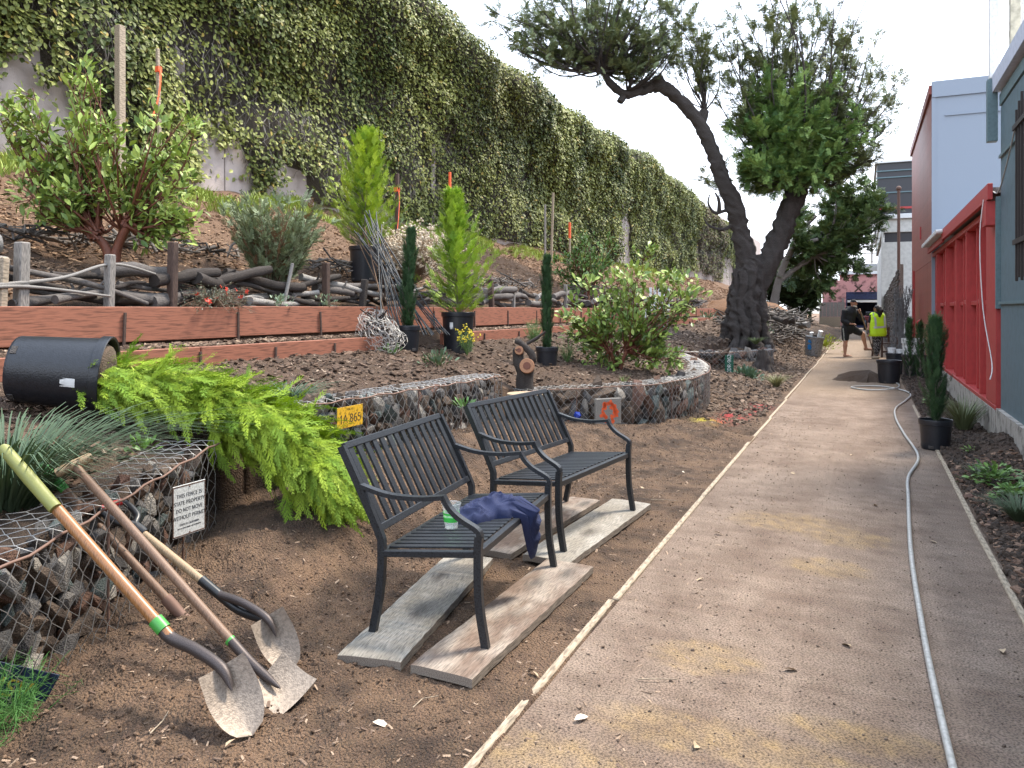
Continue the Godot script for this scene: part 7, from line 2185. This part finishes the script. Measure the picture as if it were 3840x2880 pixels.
# ---------------------------------------------------------------- chips, clods, fallen leaves
func strew(called: String, label: String, cat: String, m: Mesh, mt: Material, n: int, place: Callable, s0: float, s1: float, ca: Color, cb: Color, flat := 0.35, sink := 0.0) -> void:
	var xf := []
	var cs := []
	for k in n:
		var p: Vector2 = place.call()
		if p.x > 900: continue
		var y := path_h(p.x, p.y) if p.x > -1.13 and p.x < 0.72 else ground_at(p.x, p.y)
		var s := R(s0, s1) * (1.0 if rng.randf() < 0.85 else 1.6)
		xf.append(Transform3D((Basis(Vector3.UP, R(0, TAU)) * Basis.from_euler(V(R(-flat, flat), 0, R(-flat, flat)))).scaled(Vector3.ONE * s), V(p.x, y + sink, p.y)))
		cs.append(ca.lerp(cb, rng.randf()))
	var o := scatter(called, m, mt, xf, cs, self)
	tag(o, label, cat, "", "stuff")
func make_litter() -> void:
	var ch := MB.new()
	ch.box(V(0.014, 0.005, 0.05), Transform3D(Basis(Vector3.RIGHT, 0.1)))
	var chip := ch.mesh()
	ch = MB.new()
	ch.box(V(0.03, 0.006, 0.04))
	var flake := ch.mesh()
	var clod := stone(77, V(0.02, 0.014, 0.02), 0.35)
	strew("wood_chips", "orange-brown wood chip mulch covering the upper slope", "mulch", chip, mats.chip, 26000, func() -> Vector2: return Vector2(-9.9 + 4.0 * pow(rng.randf(), 1.0), -3.0 - 24.0 * pow(rng.randf(), 1.5)), 0.8, 1.7, Color(0.22, 0.12, 0.065), Color(0.6, 0.4, 0.25))
	strew("bark_mulch", "dark brown bark and leaf mulch on the beds behind the cages", "mulch", flake, mats.chip, 9000, func() -> Vector2:
		var z := -1.2 - 13.0 * pow(rng.randf(), 1.4)
		return Vector2(R(-5.4, pw(GF, z) - 0.35), z), 0.5, 1.3, Color(0.06, 0.036, 0.023), Color(0.21, 0.13, 0.085), 0.5)
	strew("bark_mulch", "light brown chips on the narrow step between the terrace boards", "mulch", flake, mats.chip, 2600, func() -> Vector2: return Vector2(R(-5.4, -4.97), -1.5 - 18.0 * pow(rng.randf(), 1.3)), 0.5, 1.1, Color(0.16, 0.1, 0.065), Color(0.42, 0.3, 0.2), 0.4)
	strew("bark_mulch", "pale shredded chips scattered through the beds behind the cages", "mulch", chip, mats.chip, 5000, func() -> Vector2:
		var z := -1.2 - 13.0 * pow(rng.randf(), 1.4)
		return Vector2(R(-5.4, pw(GF, z) - 0.35), z), 0.4, 1.0, Color(0.2, 0.13, 0.09), Color(0.5, 0.38, 0.28), 0.4)
	strew("soil_clods", "crumbs and clods of brown earth on the dug ground", "soil", clod, mats.chip, 24000, func() -> Vector2:
		var z := -1.3 - 9.5 * pow(rng.randf(), 1.3)
		var x := R(pw(GF, z) + 0.05, -1.2)
		return Vector2(x if rng.randf() < 0.5 + 0.6 * nz.get_noise_2d(x * 3, z * 3) + (0.3 if x < -2.0 else -0.1) else 999.0, z), 0.08, 0.42, Color(0.08, 0.05, 0.032), Color(0.25, 0.155, 0.095), 1.5)
	strew("soil_clods", "dark crumbs of fresh earth in the strip by the sheds", "soil", clod, mats.chip, 6000, func() -> Vector2: return Vector2(R(0.74, 1.4), -4.0 - 15.0 * pow(rng.randf(), 1.3)), 0.3, 1.3, Color(0.03, 0.02, 0.014), Color(0.09, 0.06, 0.042), 1.5)
	strew("strip_litter", "brown leaf litter and chips in the strip by the sheds", "mulch", flake, mats.chip, 1600, func() -> Vector2: return Vector2(R(0.74, 1.3), -4.0 - 4.5 * rng.randf()), 0.4, 1.1, Color(0.12, 0.06, 0.04), Color(0.38, 0.24, 0.16), 0.5)
	strew("path_grit", "small dark grit and bark bits scattered over the path", "grit", clod, mats.chip, 5200, func() -> Vector2: return Vector2(R(-1.1, 0.7), -1.7 - 10.0 * pow(rng.randf(), 1.6)), 0.06, 0.3, Color(0.09, 0.06, 0.045), Color(0.4, 0.3, 0.22), 1.5)
	strew("dirt_chips", "small wood chips and straw bits scattered over the dug earth", "chips", chip, mats.chip, 3400, func() -> Vector2:
		var z := -1.4 - 11.0 * pow(rng.randf(), 1.3)
		return Vector2(R(pw(GF, z) + 0.05, -0.6), z), 0.2, 0.6, Color(0.16, 0.1, 0.07), Color(0.5, 0.36, 0.25), 0.5)
	strew("bank_litter", "brown bark, chips and leaf litter on the bank around the big tree", "mulch", flake, mats.chip, 9000, func() -> Vector2:
		var z := -11.0 - 24.0 * rng.randf()
		return Vector2(R(-5.0, -1.3), z), 0.8, 2.0, Color(0.06, 0.04, 0.03), Color(0.34, 0.24, 0.17), 0.6)
	strew("bank_clods", "lumps of brown earth on the bank around the big tree", "soil", clod, mats.chip, 7000, func() -> Vector2:
		var z := -10.0 - 22.0 * rng.randf()
		return Vector2(R(-4.0, -1.25), z), 0.5, 1.6, Color(0.07, 0.045, 0.03), Color(0.22, 0.15, 0.1), 1.5)
	strew("wood_chips", "wood chip mulch on the far part of the slope", "mulch", chip, mats.chip, 9000, func() -> Vector2: return Vector2(R(-9.9, -5.6), -18.0 - 36.0 * rng.randf()), 1.6, 3.2, Color(0.2, 0.1, 0.055), Color(0.5, 0.32, 0.2))
	# single fallen leaves on the path
	var lf := leaf_mesh(0.06, 0.03, 0.25, 0.35)
	var dry := mat("dryleaf", lin(0.42, 0.31, 0.2), 0.8)
	var pale := mat("paleleaf", lin(0.6, 0.5, 0.4), 0.8)
	for s in [[-0.28, -2.5, "pale"], [-0.95, -2.62, "pale"], [0.42, -2.62, "pale"], [-0.3, -3.35, "dry"], [-0.05, -3.7, "dry"], [-0.8, -4.3, "dry"], [-0.52, -2.62, "dry"], [0.55, -3.9, "dry"], [0.38, -5.6, "dry"], [-0.9, -5.2, "dry"], [0.1, -6.4, "dry"], [-1.25, -2.9, "dry"], [-1.6, -2.3, "pale"], [-1.9, -1.9, "dry"], [-2.2, -2.2, "dry"], [-0.6, -7.4, "dry"], [-0.1, -8.6, "dry"], [-1.7, -6.3, "dry"], [-1.5, -7.0, "pale"], [-2.3, -2.7, "pale"]]:
		var y := (path_h(s[0], s[1]) if s[0] > -1.13 else ground_at(s[0], s[1])) + 0.012
		solo("fallen_leaf", lf, pale if s[2] == "pale" else dry, "%s curled dry leaf on the %s, %s" % ["pale" if s[2] == "pale" else "brown", "path" if s[0] > -1.13 else "dug earth", "close to the camera" if s[1] > -3.0 else "level with the near bench" if s[1] > -4.4 else "level with the farther bench" if s[1] > -6.0 else "beyond the benches"], "leaf", "fallen leaves on the ground", Transform3D(Basis(Vector3.UP, R(0, TAU)) * Basis.from_euler(V(R(-0.3, 0.1), 0, R(-0.6, 0.6))), V(s[0], y, s[1])))
	var gl := mat("greenleaf", lin(0.3, 0.4, 0.24), 0.7)
	solo("fallen_leaf", leaf_mesh(0.09, 0.055, 0.2, 0.2), gl, "pale green leaf lying alone on the path near the camera", "leaf", "", Transform3D(Basis(Vector3.UP, 0.7), V(-0.07, 0.02, -2.5)))
	for s in [[-0.75, -3.05, 0.16, 0.4], [-1.5, -2.5, 0.12, 1.2], [-2.2, -1.9, 0.14, 2.0], [-1.4, -5.9, 0.2, 0.2], [-1.9, -6.8, 0.25, 1.0], [-2.4, -2.3, 0.16, 2.6]]:
		var b := MB.new()
		b.tube(PackedVector3Array([V(-s[2] / 2, 0, 0), V(0, 0.006, R(-0.02, 0.02)), V(s[2] / 2, 0.002, 0)]), radii(0.0028, 0.0015, 3), 5)
		var y := (path_h(s[0], s[1]) if s[0] > -1.13 else ground_at(s[0], s[1])) + 0.008
		solo("twig", b.mesh(), mats.palewood, "thin dry twig lying on the %s" % ("path" if s[0] > -1.13 else "dug earth"), "twig", "twigs on the ground", Transform3D(Basis(Vector3.UP, s[3]), V(s[0], y, s[1])))
